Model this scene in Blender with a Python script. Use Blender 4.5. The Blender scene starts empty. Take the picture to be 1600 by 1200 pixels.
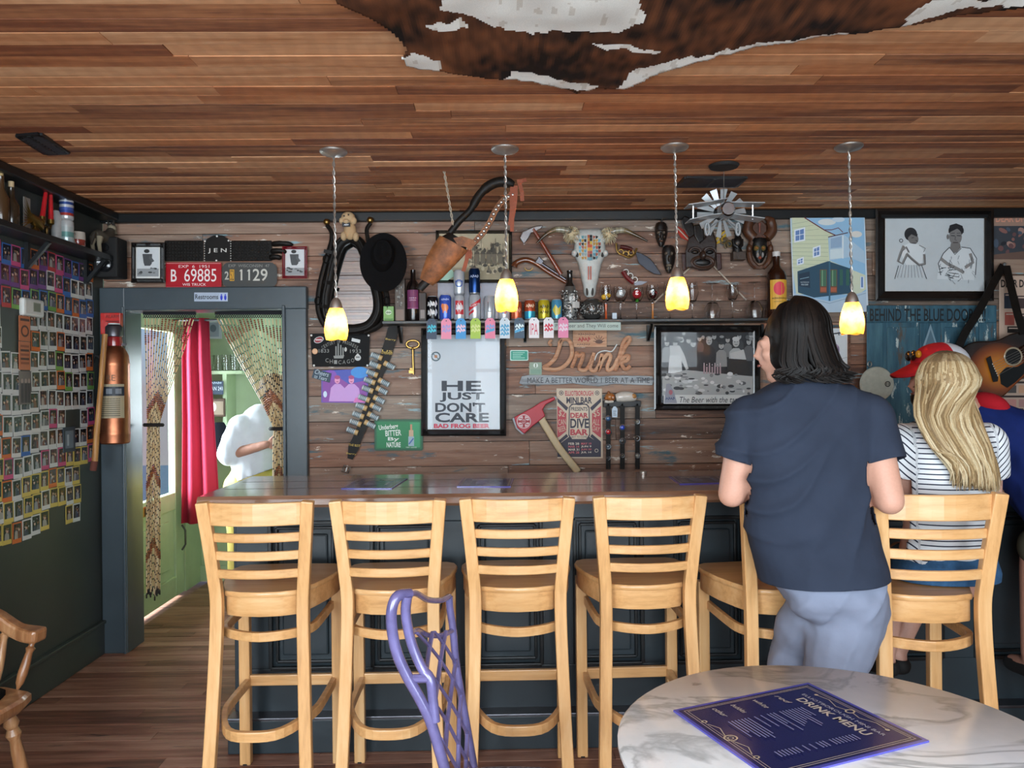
import bpy, bmesh, math, random
from mathutils import Vector, Matrix, noise
random.seed(7)
PI = math.pi
SC = bpy.context.scene
COL = SC.collection
R_ = random.uniform

# ------------------------------------------------------------ camera
HC, FPX = 1.49, 1200.0
YAW, ROLL = math.radians(1.0), 0.010
CAMR = Matrix.Rotation(-YAW, 3, 'Z') @ Matrix.Rotation(PI/2, 3, 'X') @ Matrix.Rotation(-ROLL, 3, 'Z')
cam = bpy.data.cameras.new('camera'); cam.sensor_width = 36.0; cam.lens = FPX/1600*36.0; cam.clip_start = 0.05
camo = bpy.data.objects.new('camera', cam); COL.objects.link(camo)
camo.matrix_world = Matrix.Translation((0, 0, HC)) @ CAMR.to_4x4()
SC.camera = camo
SC.view_settings.view_transform = 'Standard'; SC.view_settings.look = 'None'
SC.view_settings.gamma = 1.0; SC.view_settings.use_curve_mapping = False
SC.view_settings.exposure = 0.30

def ray(px, py): return CAMR @ Vector(((px-800)/FPX, -(py-600)/FPX, -1.0))
def at(px, py, Y):
    d = ray(px, py); return Vector((0, 0, HC)) + d*(Y/d.y)
def onz(px, py, z):
    d = ray(px, py); return Vector((0, 0, HC)) + d*((z-HC)/d.z)
def onx(px, py, X):
    d = ray(px, py); return Vector((0, 0, HC)) + d*(X/d.x)
YW = 4.40                      # back wall
XL, XR = -2.24, 3.9            # left and right walls
YF = -0.7                      # storefront wall behind the viewer
ZC = at(800, 331, YW).z        # ceiling
S = YW/FPX                     # metres per photo pixel on the back wall
def P(px, py, off=0.0): return at(px, py, YW-off)

# ------------------------------------------------------------ world and large lights
world = bpy.data.worlds.new('sky'); SC.world = world; world.use_nodes = True
wn = world.node_tree.nodes; wl = world.node_tree.links
bg = wn['Background']; sky = wn.new('ShaderNodeTexSky'); sky.sky_type = 'HOSEK_WILKIE'
sky.sun_direction = (0.2, 0.3, 0.9); sky.turbidity = 4.0
wl.new(sky.outputs[0], bg.inputs[0]); bg.inputs[1].default_value = 2.2

def area(name, loc, rot, sx, sy, power, color):
    l = bpy.data.lights.new(name, 'AREA'); l.shape = 'RECTANGLE'; l.size = sx; l.size_y = sy
    l.energy = power; l.color = color
    o = bpy.data.objects.new(name, l); COL.objects.link(o); o.location = loc; o.rotation_euler = rot
    return o
DAY = (0.90, 0.96, 1.0)
WINS = [(-1.45, 1.35), (0.35, 1.35), (2.0, 1.05)]       # storefront windows: centre x, width
for i, (wx, ww) in enumerate(WINS):
    area('daylight', (wx, YF-0.28, 1.45), (PI/2, 0, 0), ww, 1.9, (120, 108, 66)[i], DAY)
area('daylight_hall', (XL-0.75, 5.25, 1.35), (PI/2, 0, -PI/2), 1.0, 1.5, 200, (0.88, 0.97, 1.0))
area('daylight_hall', (-1.45, 6.3, 1.45), (-PI/2, 0, 0), 0.5, 0.7, 30, (0.9, 0.98, 1.0))

# ------------------------------------------------------------ colours and materials
def C(h):
    if not isinstance(h, str): return tuple(h)
    h = h.lstrip('#')
    return tuple((x/12.92 if x <= 0.04045 else ((x+0.055)/1.055)**2.4) for x in (int(h[i:i+2], 16)/255 for i in (0, 2, 4)))
MATS = {}
def nodes_of(name):
    m = bpy.data.materials.new(name); m.use_nodes = True; MATS[name] = m
    n = m.node_tree.nodes; return m, n, m.node_tree.links, n['Principled BSDF']
def ramp(n, stops, interp='LINEAR'):
    r = n.new('ShaderNodeValToRGB'); e = r.color_ramp; e.interpolation = interp
    while len(e.elements) > 1: e.elements.remove(e.elements[-1])
    for i, (p, c) in enumerate(stops):
        el = e.elements[0] if i == 0 else e.elements.new(p)
        el.position = p; el.color = (*C(c), 1)
    return r
def mixc(n, l, fac, a, b, typ='MIX'):
    m = n.new('ShaderNodeMix'); m.data_type = 'RGBA'; m.blend_type = typ
    for k, v in ((0, fac), (6, a), (7, b)):
        if hasattr(v, 'links'): l.new(v, m.inputs[k])
        elif k == 0: m.inputs[0].default_value = v
        else: m.inputs[k].default_value = (*C(v), 1)
    return m.outputs[2]
def noisen(n, l, vec, scale, detail=4, rough=.6):
    t = n.new('ShaderNodeTexNoise'); t.inputs['Scale'].default_value = scale
    t.inputs['Detail'].default_value = detail; t.inputs['Roughness'].default_value = rough
    if vec is not None: l.new(vec, t.inputs['Vector'])
    return t.outputs[0]
def mapping(n, l, vec, sc=(1, 1, 1)):
    m = n.new('ShaderNodeMapping'); l.new(vec, m.inputs[0]); m.inputs['Scale'].default_value = sc
    return m.outputs[0]
def bump(n, l, b, h, strength=.3, dist=.004):
    u = n.new('ShaderNodeBump'); u.inputs['Strength'].default_value = strength; u.inputs['Distance'].default_value = dist
    l.new(h, u.inputs['Height']); l.new(u.outputs[0], b.inputs['Normal'])
def plain(name, col, rough=.5, metal=0., var=.12, scale=14, bmp=.05, spec=.5, coat=0., trans=0.):
    m, n, l, b = nodes_of(name); tc = n.new('ShaderNodeTexCoord').outputs['Object']
    f = noisen(n, l, tc, scale)
    c = C(col)
    lo = tuple(x*(1-var) for x in c); hi = tuple(min(1, x*(1+var)) for x in c)
    r = ramp(n, [(.3, lo), (.7, hi)]); l.new(f, r.inputs[0]); l.new(r.outputs[0], b.inputs['Base Color'])
    b.inputs['Roughness'].default_value = rough; b.inputs['Metallic'].default_value = metal
    b.inputs['Specular IOR Level'].default_value = spec; b.inputs['Coat Weight'].default_value = coat
    b.inputs['Coat Roughness'].default_value = .08
    if trans: b.inputs['Transmission Weight'].default_value = trans; b.inputs['IOR'].default_value = 1.45
    if bmp: bump(n, l, b, noisen(n, l, tc, scale*8), bmp)
    return m
def vcol(name, rough=.5, metal=0., spec=.5, bmp=.04, scale=60, coat=0., var=.1):
    m, n, l, b = nodes_of(name); a = n.new('ShaderNodeVertexColor'); a.layer_name = 'Col'
    tc = n.new('ShaderNodeTexCoord').outputs['Object']
    f = noisen(n, l, tc, scale); r = ramp(n, [(.3, (1-var,)*3), (.7, (1, 1, 1))]); l.new(f, r.inputs[0])
    l.new(mixc(n, l, 1.0, a.outputs[0], r.outputs[0], 'MULTIPLY'), b.inputs['Base Color'])
    b.inputs['Roughness'].default_value = rough; b.inputs['Metallic'].default_value = metal
    b.inputs['Specular IOR Level'].default_value = spec; b.inputs['Coat Weight'].default_value = coat
    b.inputs['Coat Roughness'].default_value = .05
    if bmp: bump(n, l, b, f, bmp)
    return m
def wood(name, cols, axis=0, stretch=14, scale=3, rough=.5, bmp=.25, rnd=.35, flecks=(), coat=0., saw=0, spec=.4, alt=None):
    """grained timber; every object gets its own tone and its own piece of grain"""
    m, n, l, b = nodes_of(name); tc = n.new('ShaderNodeTexCoord').outputs['Object']
    oi = n.new('ShaderNodeObjectInfo').outputs['Random']
    off = n.new('ShaderNodeVectorMath'); off.operation = 'SCALE'; off.inputs[0].default_value = (37, 91, 53); l.new(oi, off.inputs['Scale'])
    ad = n.new('ShaderNodeVectorMath'); l.new(tc, ad.inputs[0]); l.new(off.outputs[0], ad.inputs[1])
    s = [stretch]*3; s[axis] = 1
    v = mapping(n, l, ad.outputs[0], s)
    f = noisen(n, l, v, scale, 6, .65)
    big = noisen(n, l, mapping(n, l, ad.outputs[0], [3 if k != axis else 1 for k in range(3)]), 1.3, 3)
    r = ramp(n, [(.22, cols[0]), (.5, cols[1]), (.78, cols[2])]); 
    mx = n.new('ShaderNodeMath'); mx.operation = 'ADD'; l.new(f, mx.inputs[0])
    sb = n.new('ShaderNodeMath'); sb.operation = 'MULTIPLY_ADD'; l.new(oi, sb.inputs[0]); sb.inputs[1].default_value = rnd; sb.inputs[2].default_value = -rnd/2-.12
    bs = n.new('ShaderNodeMath'); bs.operation = 'MULTIPLY_ADD'; l.new(big, bs.inputs[0]); bs.inputs[1].default_value = .3; l.new(sb.outputs[0], bs.inputs[2])
    l.new(bs.outputs[0], mx.inputs[1]); l.new(mx.outputs[0], r.inputs[0])
    col = r.outputs[0]; h = f
    if alt:      # some boards come from other timber
        ra = ramp(n, [(.22, alt[0]), (.5, alt[1]), (.78, alt[2])]); l.new(mx.outputs[0], ra.inputs[0])
        fq = n.new('ShaderNodeMath'); fq.operation = 'MULTIPLY'; fq.inputs[1].default_value = 13.7; l.new(oi, fq.inputs[0])
        f2 = n.new('ShaderNodeMath'); f2.operation = 'FRACT'; l.new(fq.outputs[0], f2.inputs[0])
        f3 = n.new('ShaderNodeMath'); f3.operation = 'MULTIPLY_ADD'; l.new(big, f3.inputs[0]); f3.inputs[1].default_value = 1.2; f3.inputs[2].default_value = -.6
        f4 = n.new('ShaderNodeMath'); f4.operation = 'ADD'; f4.use_clamp = True; l.new(f2.outputs[0], f4.inputs[0]); l.new(f3.outputs[0], f4.inputs[1])
        col = mixc(n, l, f4.outputs[0], col, ra.outputs[0])
    for (fc, lo, hi, fs, fst) in flecks:
        s2 = [fst]*3; s2[axis] = 1
        t = noisen(n, l, mapping(n, l, ad.outputs[0], s2), fs, 6, .7)
        rr = ramp(n, [(lo, (0, 0, 0)), (hi, (1, 1, 1))]); l.new(t, rr.inputs[0])
        col = mixc(n, l, rr.outputs[0], col, fc)
    if saw:
        w = n.new('ShaderNodeTexWave'); w.bands_direction = 'XYZ'[axis]; w.inputs['Scale'].default_value = saw
        w.inputs['Distortion'].default_value = 6; w.inputs['Detail'].default_value = 3; l.new(ad.outputs[0], w.inputs[0])
        rr = ramp(n, [(.2, (.72, .7, .68)), (.75, (1, 1, 1))]); l.new(w.outputs[1], rr.inputs[0])
        col = mixc(n, l, .28, col, mixc(n, l, 1.0, col, rr.outputs[0], 'MULTIPLY'))
    l.new(col, b.inputs['Base Color']); b.inputs['Roughness'].default_value = rough
    b.inputs['Coat Weight'].default_value = coat; b.inputs['Coat Roughness'].default_value = .12
    b.inputs['Specular IOR Level'].default_value = spec
    bump(n, l, b, h, bmp)
    return m
def glassm(name, col=(1, 1, 1), rough=.0, ior=1.45, alpha=None):
    m, n, l, b = nodes_of(name)
    tc = n.new('ShaderNodeTexCoord').outputs['Object']; f = noisen(n, l, tc, 9)
    r = ramp(n, [(.3, tuple(x*.96 for x in C(col))), (.7, col)]); l.new(f, r.inputs[0]); l.new(r.outputs[0], b.inputs['Base Color'])
    b.inputs['Roughness'].default_value = rough
    if alpha is None: b.inputs['Transmission Weight'].default_value = 1; b.inputs['IOR'].default_value = ior
    else:
        b.inputs['Alpha'].default_value = alpha; b.inputs['Specular IOR Level'].default_value = .8
    return m

wood('ceiling_wood', ['#7a442a', '#ab6a42', '#c28457'], 0, 14, 2.0, .6, .25, .6, saw=5, flecks=[('#4a2a1b', .68, .76, 3, 22)], alt=['#6e4330', '#b47c54', '#d2a27a'])
wood('wall_wood', ['#4e3227', '#8a5f49', '#a67e66'], 0, 16, 2.6, .6, .4, .42, alt=['#463a33', '#776559', '#988778'],
     flecks=[('#46616a', .58, .66, 1.7, 5), ('#8fa9ae', .62, .66, 3.0, 9), ('#d3c8ba', .635, .66, 7, 3.5), ('#241a16', .69, .73, 3.0, 26)])
wood('floor_wood', ['#4d3026', '#835846', '#a67d6a'], 0, 12, 2.6, .42, .25, .34, flecks=[('#262223', .60, .68, 2.5, 12), ('#8d8a8c', .70, .74, 3, 14)])
wood('bar_wood', ['#5e4030', '#8f6a54', '#b08d76'], 0, 11, 2.4, .22, .08, .1, coat=.8, flecks=[('#2b1712', .62, .72, 2, 5)])
wood('beech', ['#b58450', '#d6a36b', '#e2b884'], 2, 16, 2.5, .34, .04, .14, coat=.25)
wood('beech_x', ['#b58450', '#d6a36b', '#e2b884'], 0, 16, 2.5, .34, .04, .14, coat=.25)
wood('maple_old', ['#6a3f24', '#9c6b45', '#c39a70'], 2, 10, 3, .35, .05, .1, coat=.4)
wood('oak_handle', ['#6b3f1f', '#a5733f', '#c99a60'], 2, 14, 4, .5, .1, .1)
wood('sign_wood', ['#8a5a3d', '#b98564', '#d3a988'], 0, 10, 6, .6, .15, .1)
wood('frame_black', ['#0b0a0a', '#171413', '#241d1a'], 0, 10, 3, .25, .06, .1, coat=.3)
plain('wall_dark', '#363b38', .45, var=.15, scale=2.5, bmp=.06)
plain('trim_blue', '#3d474d', .32, var=.1, scale=4, bmp=.04)
plain('bar_paint', '#2c353a', .36, var=.16, scale=3, bmp=.05)
plain('black_paint', '#121517', .35, bmp=.05)
plain('black_matte', '#141313', .8, bmp=.1)
plain('black_leather', '#16120f', .5, var=.3, scale=30, bmp=.2, spec=.22)
plain('black_iron', '#0e0e0e', .4, .3, bmp=.05)
plain('felt', '#100f10', .95, var=.2, scale=80, bmp=.1, spec=.15)
plain('white_paint', '#d8d8d4', .4, bmp=.03)
plain('green_paint', '#a3b692', .4, var=.1, scale=4)
plain('nickel', '#b9b3ac', .4, .9, bmp=.02)
plain('chrome', '#d6d9dd', .12, 1., bmp=0)
plain('steel_dark', '#6a6a70', .35, .9)
plain('brass', '#a08048', .38, 1.)
plain('copper', '#9a6044', .36, .9, var=.3, scale=8)
plain('purple_metal', '#6f6999', .25, .15, var=.2, scale=20, coat=.6)
plain('mirror', '#e8e8e8', .015, 1., var=0.01, bmp=0)
vcol('paint'); vcol('gloss', .18, coat=.4, bmp=0); vcol('matte', .85, bmp=.1); vcol('metalv', .3, .85); vcol('print', .55, bmp=0, var=.03); vcol('print_gloss', .22, bmp=0, var=.03, coat=.15)
vcol('cloth', .9, bmp=.25, scale=400, var=.18, spec=.2); vcol('can', .25, .35, bmp=0, var=.05)
vcol('bone', .65, bmp=.25, scale=40, var=.2); vcol('skin', .5, bmp=.06, scale=160, var=.08, spec=.4); vcol('carved', .45, bmp=.5, scale=35, var=.4)
glassm('clear_glass')
def sheet(name, tint, rough, ior=1.45):
    m, n, l, b = nodes_of(name); n.remove(b)
    tr = n.new('ShaderNodeBsdfTransparent'); gl = n.new('ShaderNodeBsdfGlossy'); fz = n.new('ShaderNodeFresnel'); mx = n.new('ShaderNodeMixShader'); fz.inputs[0].default_value = ior
    tc = n.new('ShaderNodeTexCoord').outputs['Object']; r = ramp(n, [(.3, tuple(x*.97 for x in tint)), (.7, tint)]); l.new(noisen(n, l, tc, 5), r.inputs[0]); l.new(r.outputs[0], tr.inputs[0])
    gl.inputs['Roughness'].default_value = rough; ge = n.new('ShaderNodeNewGeometry'); fm = n.new('ShaderNodeMath'); fm.operation = 'SUBTRACT'; fm.use_clamp = True; l.new(fz.outputs[0], fm.inputs[0]); l.new(ge.outputs['Backfacing'], fm.inputs[1]); l.new(fm.outputs[0], mx.inputs[0]); l.new(tr.outputs[0], mx.inputs[1]); l.new(gl.outputs[0], mx.inputs[2]); l.new(mx.outputs[0], n['Material Output'].inputs[0])
sheet('pane_glass', (.95, .98, 1), .0); sheet('picture_glass', (1, 1, 1), .02, 1.28)
m, n, l, b = nodes_of('marble')
tc = n.new('ShaderNodeTexCoord').outputs['Object']; ns = noisen(n, l, tc, 3.2, 8, .62)
mp = n.new('ShaderNodeTexNoise'); l.new(mapping(n, l, tc, (2.4, 4.5, 1)), mp.inputs[0]); mp.inputs['Scale'].default_value = 1.3; mp.inputs['Detail'].default_value = 9; mp.inputs['Distortion'].default_value = .9
r1 = ramp(n, [(.445, (0, 0, 0)), (.5, (1, 1, 1)), (.535, (0, 0, 0))]); l.new(mp.outputs[0], r1.inputs[0])
r2 = ramp(n, [(.35, '#dfe6e9'), (.65, '#f6f8fa')]); l.new(ns, r2.inputs[0])
mm = n.new('ShaderNodeMath'); mm.operation = 'MULTIPLY'; l.new(r1.outputs[0], mm.inputs[0]); l.new(ns, mm.inputs[1])
l.new(mixc(n, l, mm.outputs[0], r2.outputs[0], '#5f6b70'), b.inputs['Base Color']); b.inputs['Roughness'].default_value = .2

# ------------------------------------------------------------ mesh builder
class MB:
    def __init__(s, col='#888888'): s.v = []; s.f = []; s.c = []; s.sm = []; s.col = C(col)
    def add(s, vs, fs, col=None, sm=False):
        k = len(s.v); s.v += [Vector(v) for v in vs]; c = C(col) if col is not None else s.col
        for f in fs: s.f.append([i+k for i in f]); s.c.append(c); s.sm.append(sm)
        return s
    def box(s, c, size, rot=None, col=None):
        c = Vector(c); x, y, z = (q/2 for q in size)
        vs = [Vector((a*x, b*y, d*z)) for a in (-1, 1) for b in (-1, 1) for d in (-1, 1)]
        if rot is not None: vs = [rot @ v for v in vs]
        return s.add([c+v for v in vs], [(0, 1, 3, 2), (4, 6, 7, 5), (0, 4, 5, 1), (2, 3, 7, 6), (0, 2, 6, 4), (1, 5, 7, 3)], col)
    def loft(s, rings, col=None, cap=True, close=True, sm=True, cols=None):
        n = len(rings[0]); vs = [p for r in rings for p in r]; k0 = len(s.v)
        s.v += [Vector(v) for v in vs]
        for i in range(len(rings)-1):
            cc = C(cols[i]) if cols else (C(col) if col is not None else s.col)
            for j in range(n if close else n-1):
                j2 = (j+1) % n
                s.f.append([k0+i*n+j, k0+i*n+j2, k0+(i+1)*n+j2, k0+(i+1)*n+j]); s.c.append(cc); s.sm.append(sm)
        if cap:
            for i, rev in ((0, True), (len(rings)-1, False)):
                f = [k0+i*n+j for j in range(n)]
                s.f.append(f[::-1] if rev else f); s.c.append(C(cols[min(i, len(cols)-1)]) if cols else (C(col) if col is not None else s.col)); s.sm.append(False)
        return s
    def tube(s, pts, r, n=8, col=None, cap=True, flat=1.0, up=None, close=False, sm=True, cols=None):
        """round (or, with flat<1, strap-like) bar along a path"""
        pts = [Vector(p) for p in pts]; m = len(pts)
        rs = r if isinstance(r, (list, tuple)) else [r]*m
        rings = []; prev = Vector(up) if up is not None else None
        for i, p in enumerate(pts):
            a = pts[(i-1) % m] if (i > 0 or close) else p; bq = pts[(i+1) % m] if (i < m-1 or close) else p
            t = (bq-a).normalized() if (bq-a).length > 1e-9 else Vector((0, 0, 1))
            if prev is None: prev = Vector((0, 0, 1)) if abs(t.z) < .9 else Vector((0, 1, 0))
            u = prev - t*prev.dot(t)
            if u.length < 1e-5: u = t.orthogonal()
            u.normalize(); w = t.cross(u)
            if up is None: prev = u
            rings.append([p + u*(math.cos(2*PI*(k+.5)/n)*rs[i]*flat) + w*(math.sin(2*PI*(k+.5)/n)*rs[i]) for k in range(n)])
        if close: rings.append(rings[0]); cap = False
        return s.loft(rings, col, cap, True, sm, cols)
    def bar(s, pts, w, h, up=(0, 0, 1), col=None, sm=False):
        """rectangular section: w across, h along 'up'"""
        pts = [Vector(p) for p in pts]; rings = []; up = Vector(up)
        for i, p in enumerate(pts):
            t = (pts[min(i+1, len(pts)-1)]-pts[max(i-1, 0)]).normalized()
            u = (up - t*up.dot(t)).normalized(); x = t.cross(u)
            ww = w[i] if isinstance(w, (list, tuple)) else w; hh = h[i] if isinstance(h, (list, tuple)) else h
            rings.append([p+x*(a*ww/2)+u*(b_*hh/2) for a, b_ in ((-1, -1), (1, -1), (1, 1), (-1, 1))])
        return s.loft(rings, col, True, True, sm)
    def lathe(s, prof, o=(0, 0, 0), n=16, M=None, col=None, cols=None, cap=True):
        o = Vector(o); rings = []
        for r, z in prof:
            ring = [Vector((r*math.cos(2*PI*k/n), r*math.sin(2*PI*k/n), z)) for k in range(n)]
            if M is not None: ring = [M @ v for v in ring]
            rings.append([o+v for v in ring])
        return s.loft(rings, col, cap, True, True, cols)
    def ell(s, c, rad, n=12, m=8, rot=None, col=None):
        c = Vector(c); rad = (rad,)*3 if not hasattr(rad, '__len__') else rad
        rings = []
        for i in range(m+1):
            t = -PI/2+PI*i/m; cr = max(math.cos(t), 1e-3)
            ring = [Vector((rad[0]*cr*math.cos(2*PI*k/n), rad[1]*cr*math.sin(2*PI*k/n), rad[2]*math.sin(t))) for k in range(n)]
            if rot is not None: ring = [rot @ v for v in ring]
            rings.append([c+v for v in ring])
        return s.loft(rings, col, True)
    def plate(s, poly, f0, f1, col=None, fn=None, edge=None):
        """flat piece cut to an outline: poly in photo pixels of the wall (fn maps to space), f0..f1 depth"""
        fn = fn or P
        a = [fn(x, y, f0) for x, y in poly]; b_ = [fn(x, y, f1) for x, y in poly]; n_ = len(poly)
        k = len(s.v); s.v += a+b_; c = C(col) if col is not None else s.col; e = C(edge) if edge is not None else c
        s.f.append([k+n_+i for i in range(n_)]); s.c.append(c); s.sm.append(False)
        s.f.append([k+i for i in range(n_)][::-1]); s.c.append(e); s.sm.append(False)
        for i in range(n_):
            j = (i+1) % n_; s.f.append([k+i, k+j, k+n_+j, k+n_+i]); s.c.append(e); s.sm.append(False)
        return s
    def build(s, name, mat, parent=None, bevel=0, origin=None, kind=None, seg=2, norm=True, ang=40):
        if parent is not None: o0 = root_loc(parent)
        elif origin is not None: o0 = Vector(origin)
        else:
            xs = [v.x for v in s.v]; ys = [v.y for v in s.v]; zs = [v.z for v in s.v]
            o0 = Vector(((min(xs)+max(xs))/2, (min(ys)+max(ys))/2, min(zs)))
        me = bpy.data.meshes.new(name); me.from_pydata([v-o0 for v in s.v], [], s.f)
        at_ = me.color_attributes.new('Col', 'FLOAT_COLOR', 'CORNER')
        buf = []
        for f, c in zip(s.f, s.c): buf += [c[0], c[1], c[2], 1.0]*len(f)
        at_.data.foreach_set('color', buf)
        me.polygons.foreach_set('use_smooth', s.sm)
        if norm:
            bm = bmesh.new(); bm.from_mesh(me); bmesh.ops.recalc_face_normals(bm, faces=bm.faces); bm.to_mesh(me); bm.free()
        if any(s.sm): me.set_sharp_from_angle(angle=math.radians(ang))
        return mkobj(name, me, mat, parent, o0, bevel, kind, seg)
def mkobj(name, me, mat, parent=None, loc=(0, 0, 0), bevel=0, kind=None, seg=2):
    me.materials.clear(); me.materials.append(MATS[mat])
    o = bpy.data.objects.new(name, me); COL.objects.link(o)
    if parent is not None: o.parent = parent
    else: o.location = loc
    if bevel:
        b_ = o.modifiers.new('bevel', 'BEVEL'); b_.width = bevel; b_.segments = seg; b_.limit_method = 'ANGLE'
    if kind: o['kind'] = kind
    return o
def root_loc(o):
    while o.parent is not None: o = o.parent
    return Vector(o.location)
def tag(o, label, cat, group=None):
    o['label'] = label; o['category'] = cat
    if group: o['group'] = group
    return o
def thing(name, label, cat, loc=(0, 0, 0), group=None):
    o = bpy.data.objects.new(name, None); COL.objects.link(o); o.location = loc; o.empty_display_size = .05
    return tag(o, label, cat, group)
def struct(o, label=None):
    o['kind'] = 'structure'
    if label: o['label'] = label
    return o
def sroot(name, loc=(0, 0, 0)):
    o = bpy.data.objects.new(name, None); COL.objects.link(o); o.location = loc; return struct(o)
def copy_tree(o, parent=None):
    c = o.copy(); COL.objects.link(c); c.parent = parent
    for ch in [x for x in o.children]: copy_tree(ch, c)
    return c
_plank = {}
def plank(name, mat, parent, c, size, key=None):
    """box piece with its own origin; pieces of one size share a mesh"""
    k = (name, mat, tuple(round(q, 3) for q in size))
    if k not in _plank:
        mb = MB(); mb.box((0, 0, 0), k[2]); me = mb.build(name, mat, origin=(0, 0, 0)); _plank[k] = me.data; o = me
    else:
        o = bpy.data.objects.new(name, _plank[k]); COL.objects.link(o)
    o.parent = parent; o.location = Vector(c)-root_loc(parent)
    return o

# ------------------------------------------------------------ lettering and flat print
_tx = {}
def textgeo(s_, shear=0, bold=0, spacing=1.0):
    k = (s_, shear, bold, spacing)
    if k not in _tx:
        cu = bpy.data.curves.new('t', 'FONT'); cu.body = s_; cu.resolution_u = 3; cu.shear = shear; cu.offset = bold; cu.space_character = spacing
        o = bpy.data.objects.new('t', cu); me = o.to_mesh()
        vs = [(v.co.x, v.co.y) for v in me.vertices]; fs = [list(p.vertices) for p in me.polygons]
        o.to_mesh_clear(); bpy.data.objects.remove(o); bpy.data.curves.remove(cu)
        x0 = min(v[0] for v in vs); x1 = max(v[0] for v in vs); y0 = min(v[1] for v in vs); y1 = max(v[1] for v in vs)
        _tx[k] = ([((x-x0)/(x1-x0+1e-9), (y1-y)/(y1-y0+1e-9)) for x, y in vs], fs)
    return _tx[k]
class Art(MB):
    """flat print drawn in photo pixels, each stroke a hair above the last"""
    def __init__(s, fn=None, off=0.0, step=.00012, strip=0):
        MB.__init__(s); s.fn = fn or P; s.o = off; s.step = step; s.strip = strip
    def pt(s, x, y): return s.fn(x, y, s.o)
    def poly(s, pts, col):
        s.o += s.step
        if s.strip:          # on round surfaces print is laid in narrow upright strips
            x0 = min(q[0] for q in pts); x1 = max(q[0] for q in pts); k = max(1, int((x1-x0)/s.strip+.999))
            for i in range(k):
                q = pts
                for lim, sg in ((x0+(x1-x0)*i/k, 1), (x0+(x1-x0)*(i+1)/k, -1)):
                    o = []
                    for a, b_ in zip(q, q[1:]+q[:1]):
                        da, db = (a[0]-lim)*sg, (b_[0]-lim)*sg
                        if da >= -1e-9: o.append(a)
                        if (da > 1e-9 and db < -1e-9) or (da < -1e-9 and db > 1e-9): f = da/(da-db); o.append((a[0]+(b_[0]-a[0])*f, a[1]+(b_[1]-a[1])*f))
                    q = o
                    if len(q) < 3: break
                if len(q) >= 3: s.add([s.pt(x, y) for x, y in q], [list(range(len(q)))], col)
            return s
        return s.add([s.pt(x, y) for x, y in pts], [list(range(len(pts)))], col)
    def rect(s, x0, y0, x1, y1, col): return s.poly([(x0, y0), (x1, y0), (x1, y1), (x0, y1)], col)
    def ellp(s, cx, cy, rx, ry, col, n=18, rot=0):
        c, q = math.cos(rot), math.sin(rot)
        return s.poly([(cx+rx*math.cos(t)*c-ry*math.sin(t)*q, cy+rx*math.cos(t)*q+ry*math.sin(t)*c) for t in (2*PI*i/n for i in range(n))], col)
    def ring(s, cx, cy, r0, r1, col, n=24):
        s.o += s.step
        vs = [s.pt(cx+r*math.cos(2*PI*i/n), cy+r*math.sin(2*PI*i/n)) for r in (r0, r1) for i in range(n)]
        return s.add(vs, [(i, (i+1) % n, n+(i+1) % n, n+i) for i in range(n)], col)
    def line(s, pts, w, col):
        s.o += s.step; vs = []; fs = []
        for i, (x, y) in enumerate(pts):
            a = pts[max(i-1, 0)]; b_ = pts[min(i+1, len(pts)-1)]; dx, dy = b_[0]-a[0], b_[1]-a[1]; L = math.hypot(dx, dy) or 1
            nx, ny = -dy/L*w/2, dx/L*w/2; vs += [s.pt(x+nx, y+ny), s.pt(x-nx, y-ny)]
            if i: fs.append((2*i-2, 2*i-1, 2*i+1, 2*i))
        return s.add(vs, fs, col)
    def text(s, t, x0, y0, x1, y1, col, shear=0, bold=0, rot=0, arc=0, spacing=1.0):
        s.o += s.step; vs, fs = textgeo(t, shear, bold, spacing); cx, cy = (x0+x1)/2, (y0+y1)/2; c, q = math.cos(rot), math.sin(rot); out = []
        for u, v in vs:
            dx = (u-.5)*(x1-x0); dy = (v-.5)*(y1-y0) + arc*((2*u-1)**2)
            out.append(s.pt(cx+dx*c-dy*q, cy+dx*q+dy*c))
        return s.add(out, fs, col)
    def squig(s, x0, y0, x1, y1, col, w=.14, n=5):
        """a row of unreadable lettering"""
        h = y1-y0; pts = []
        for k in range(n*6+1): f = k/(n*6); pts.append((x0+(x1-x0)*(f+.05*math.sin(k*1.05)), y0+h*(.5+.45*math.sin(k*1.05+.4)*(1 if (k//6) % 2 else .6))))
        return s.line(pts, abs(h)*w, col)
    def done(s, name, parent=None, mat='print'): return s.build(name, mat, parent, norm=False)
# ============================================================ THE SETTING
def slab(name, x0, x1, y0, y1, z0, z1, mat, parent=None, bevel=0):
    return MB().box(((x0+x1)/2, (y0+y1)/2, (z0+z1)/2), (x1-x0, y1-y0, z1-z0)).build(name, mat, parent, bevel=bevel)
def rows(parent, name, mat, along, x0, x1, a0, a1, w, t, gap, face, up, jit, lens):
    """courses of boards along X; 'face' is the visible side, boards lie behind it"""
    a = a0; k = 0
    while a < a1-.01:
        ww = w if not callable(w) else w(k)
        x = x0 - R_(0, 1.0); 
        while x < x1-.02:
            L = random.choice(lens); xa, xb = max(x, x0), min(x+L, x1); x += L
            if xb-xa < .05: continue
            j = R_(0, jit); c = (xa+xb)/2
            if along == 'ceil': plank(name, mat, parent, (c, a+ww/2, face+j+t/2), (xb-xa-gap, ww-gap, t))
            elif along == 'floor': plank(name, mat, parent, (c, a+ww/2, face-j-t/2), (xb-xa-gap, ww-gap, t))
        a += ww; k += 1
ceil = struct(slab('ceiling', XL-.1, XR, YF, YW+.15, ZC+.035, ZC+.13, 'ceiling_wood'))
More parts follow.
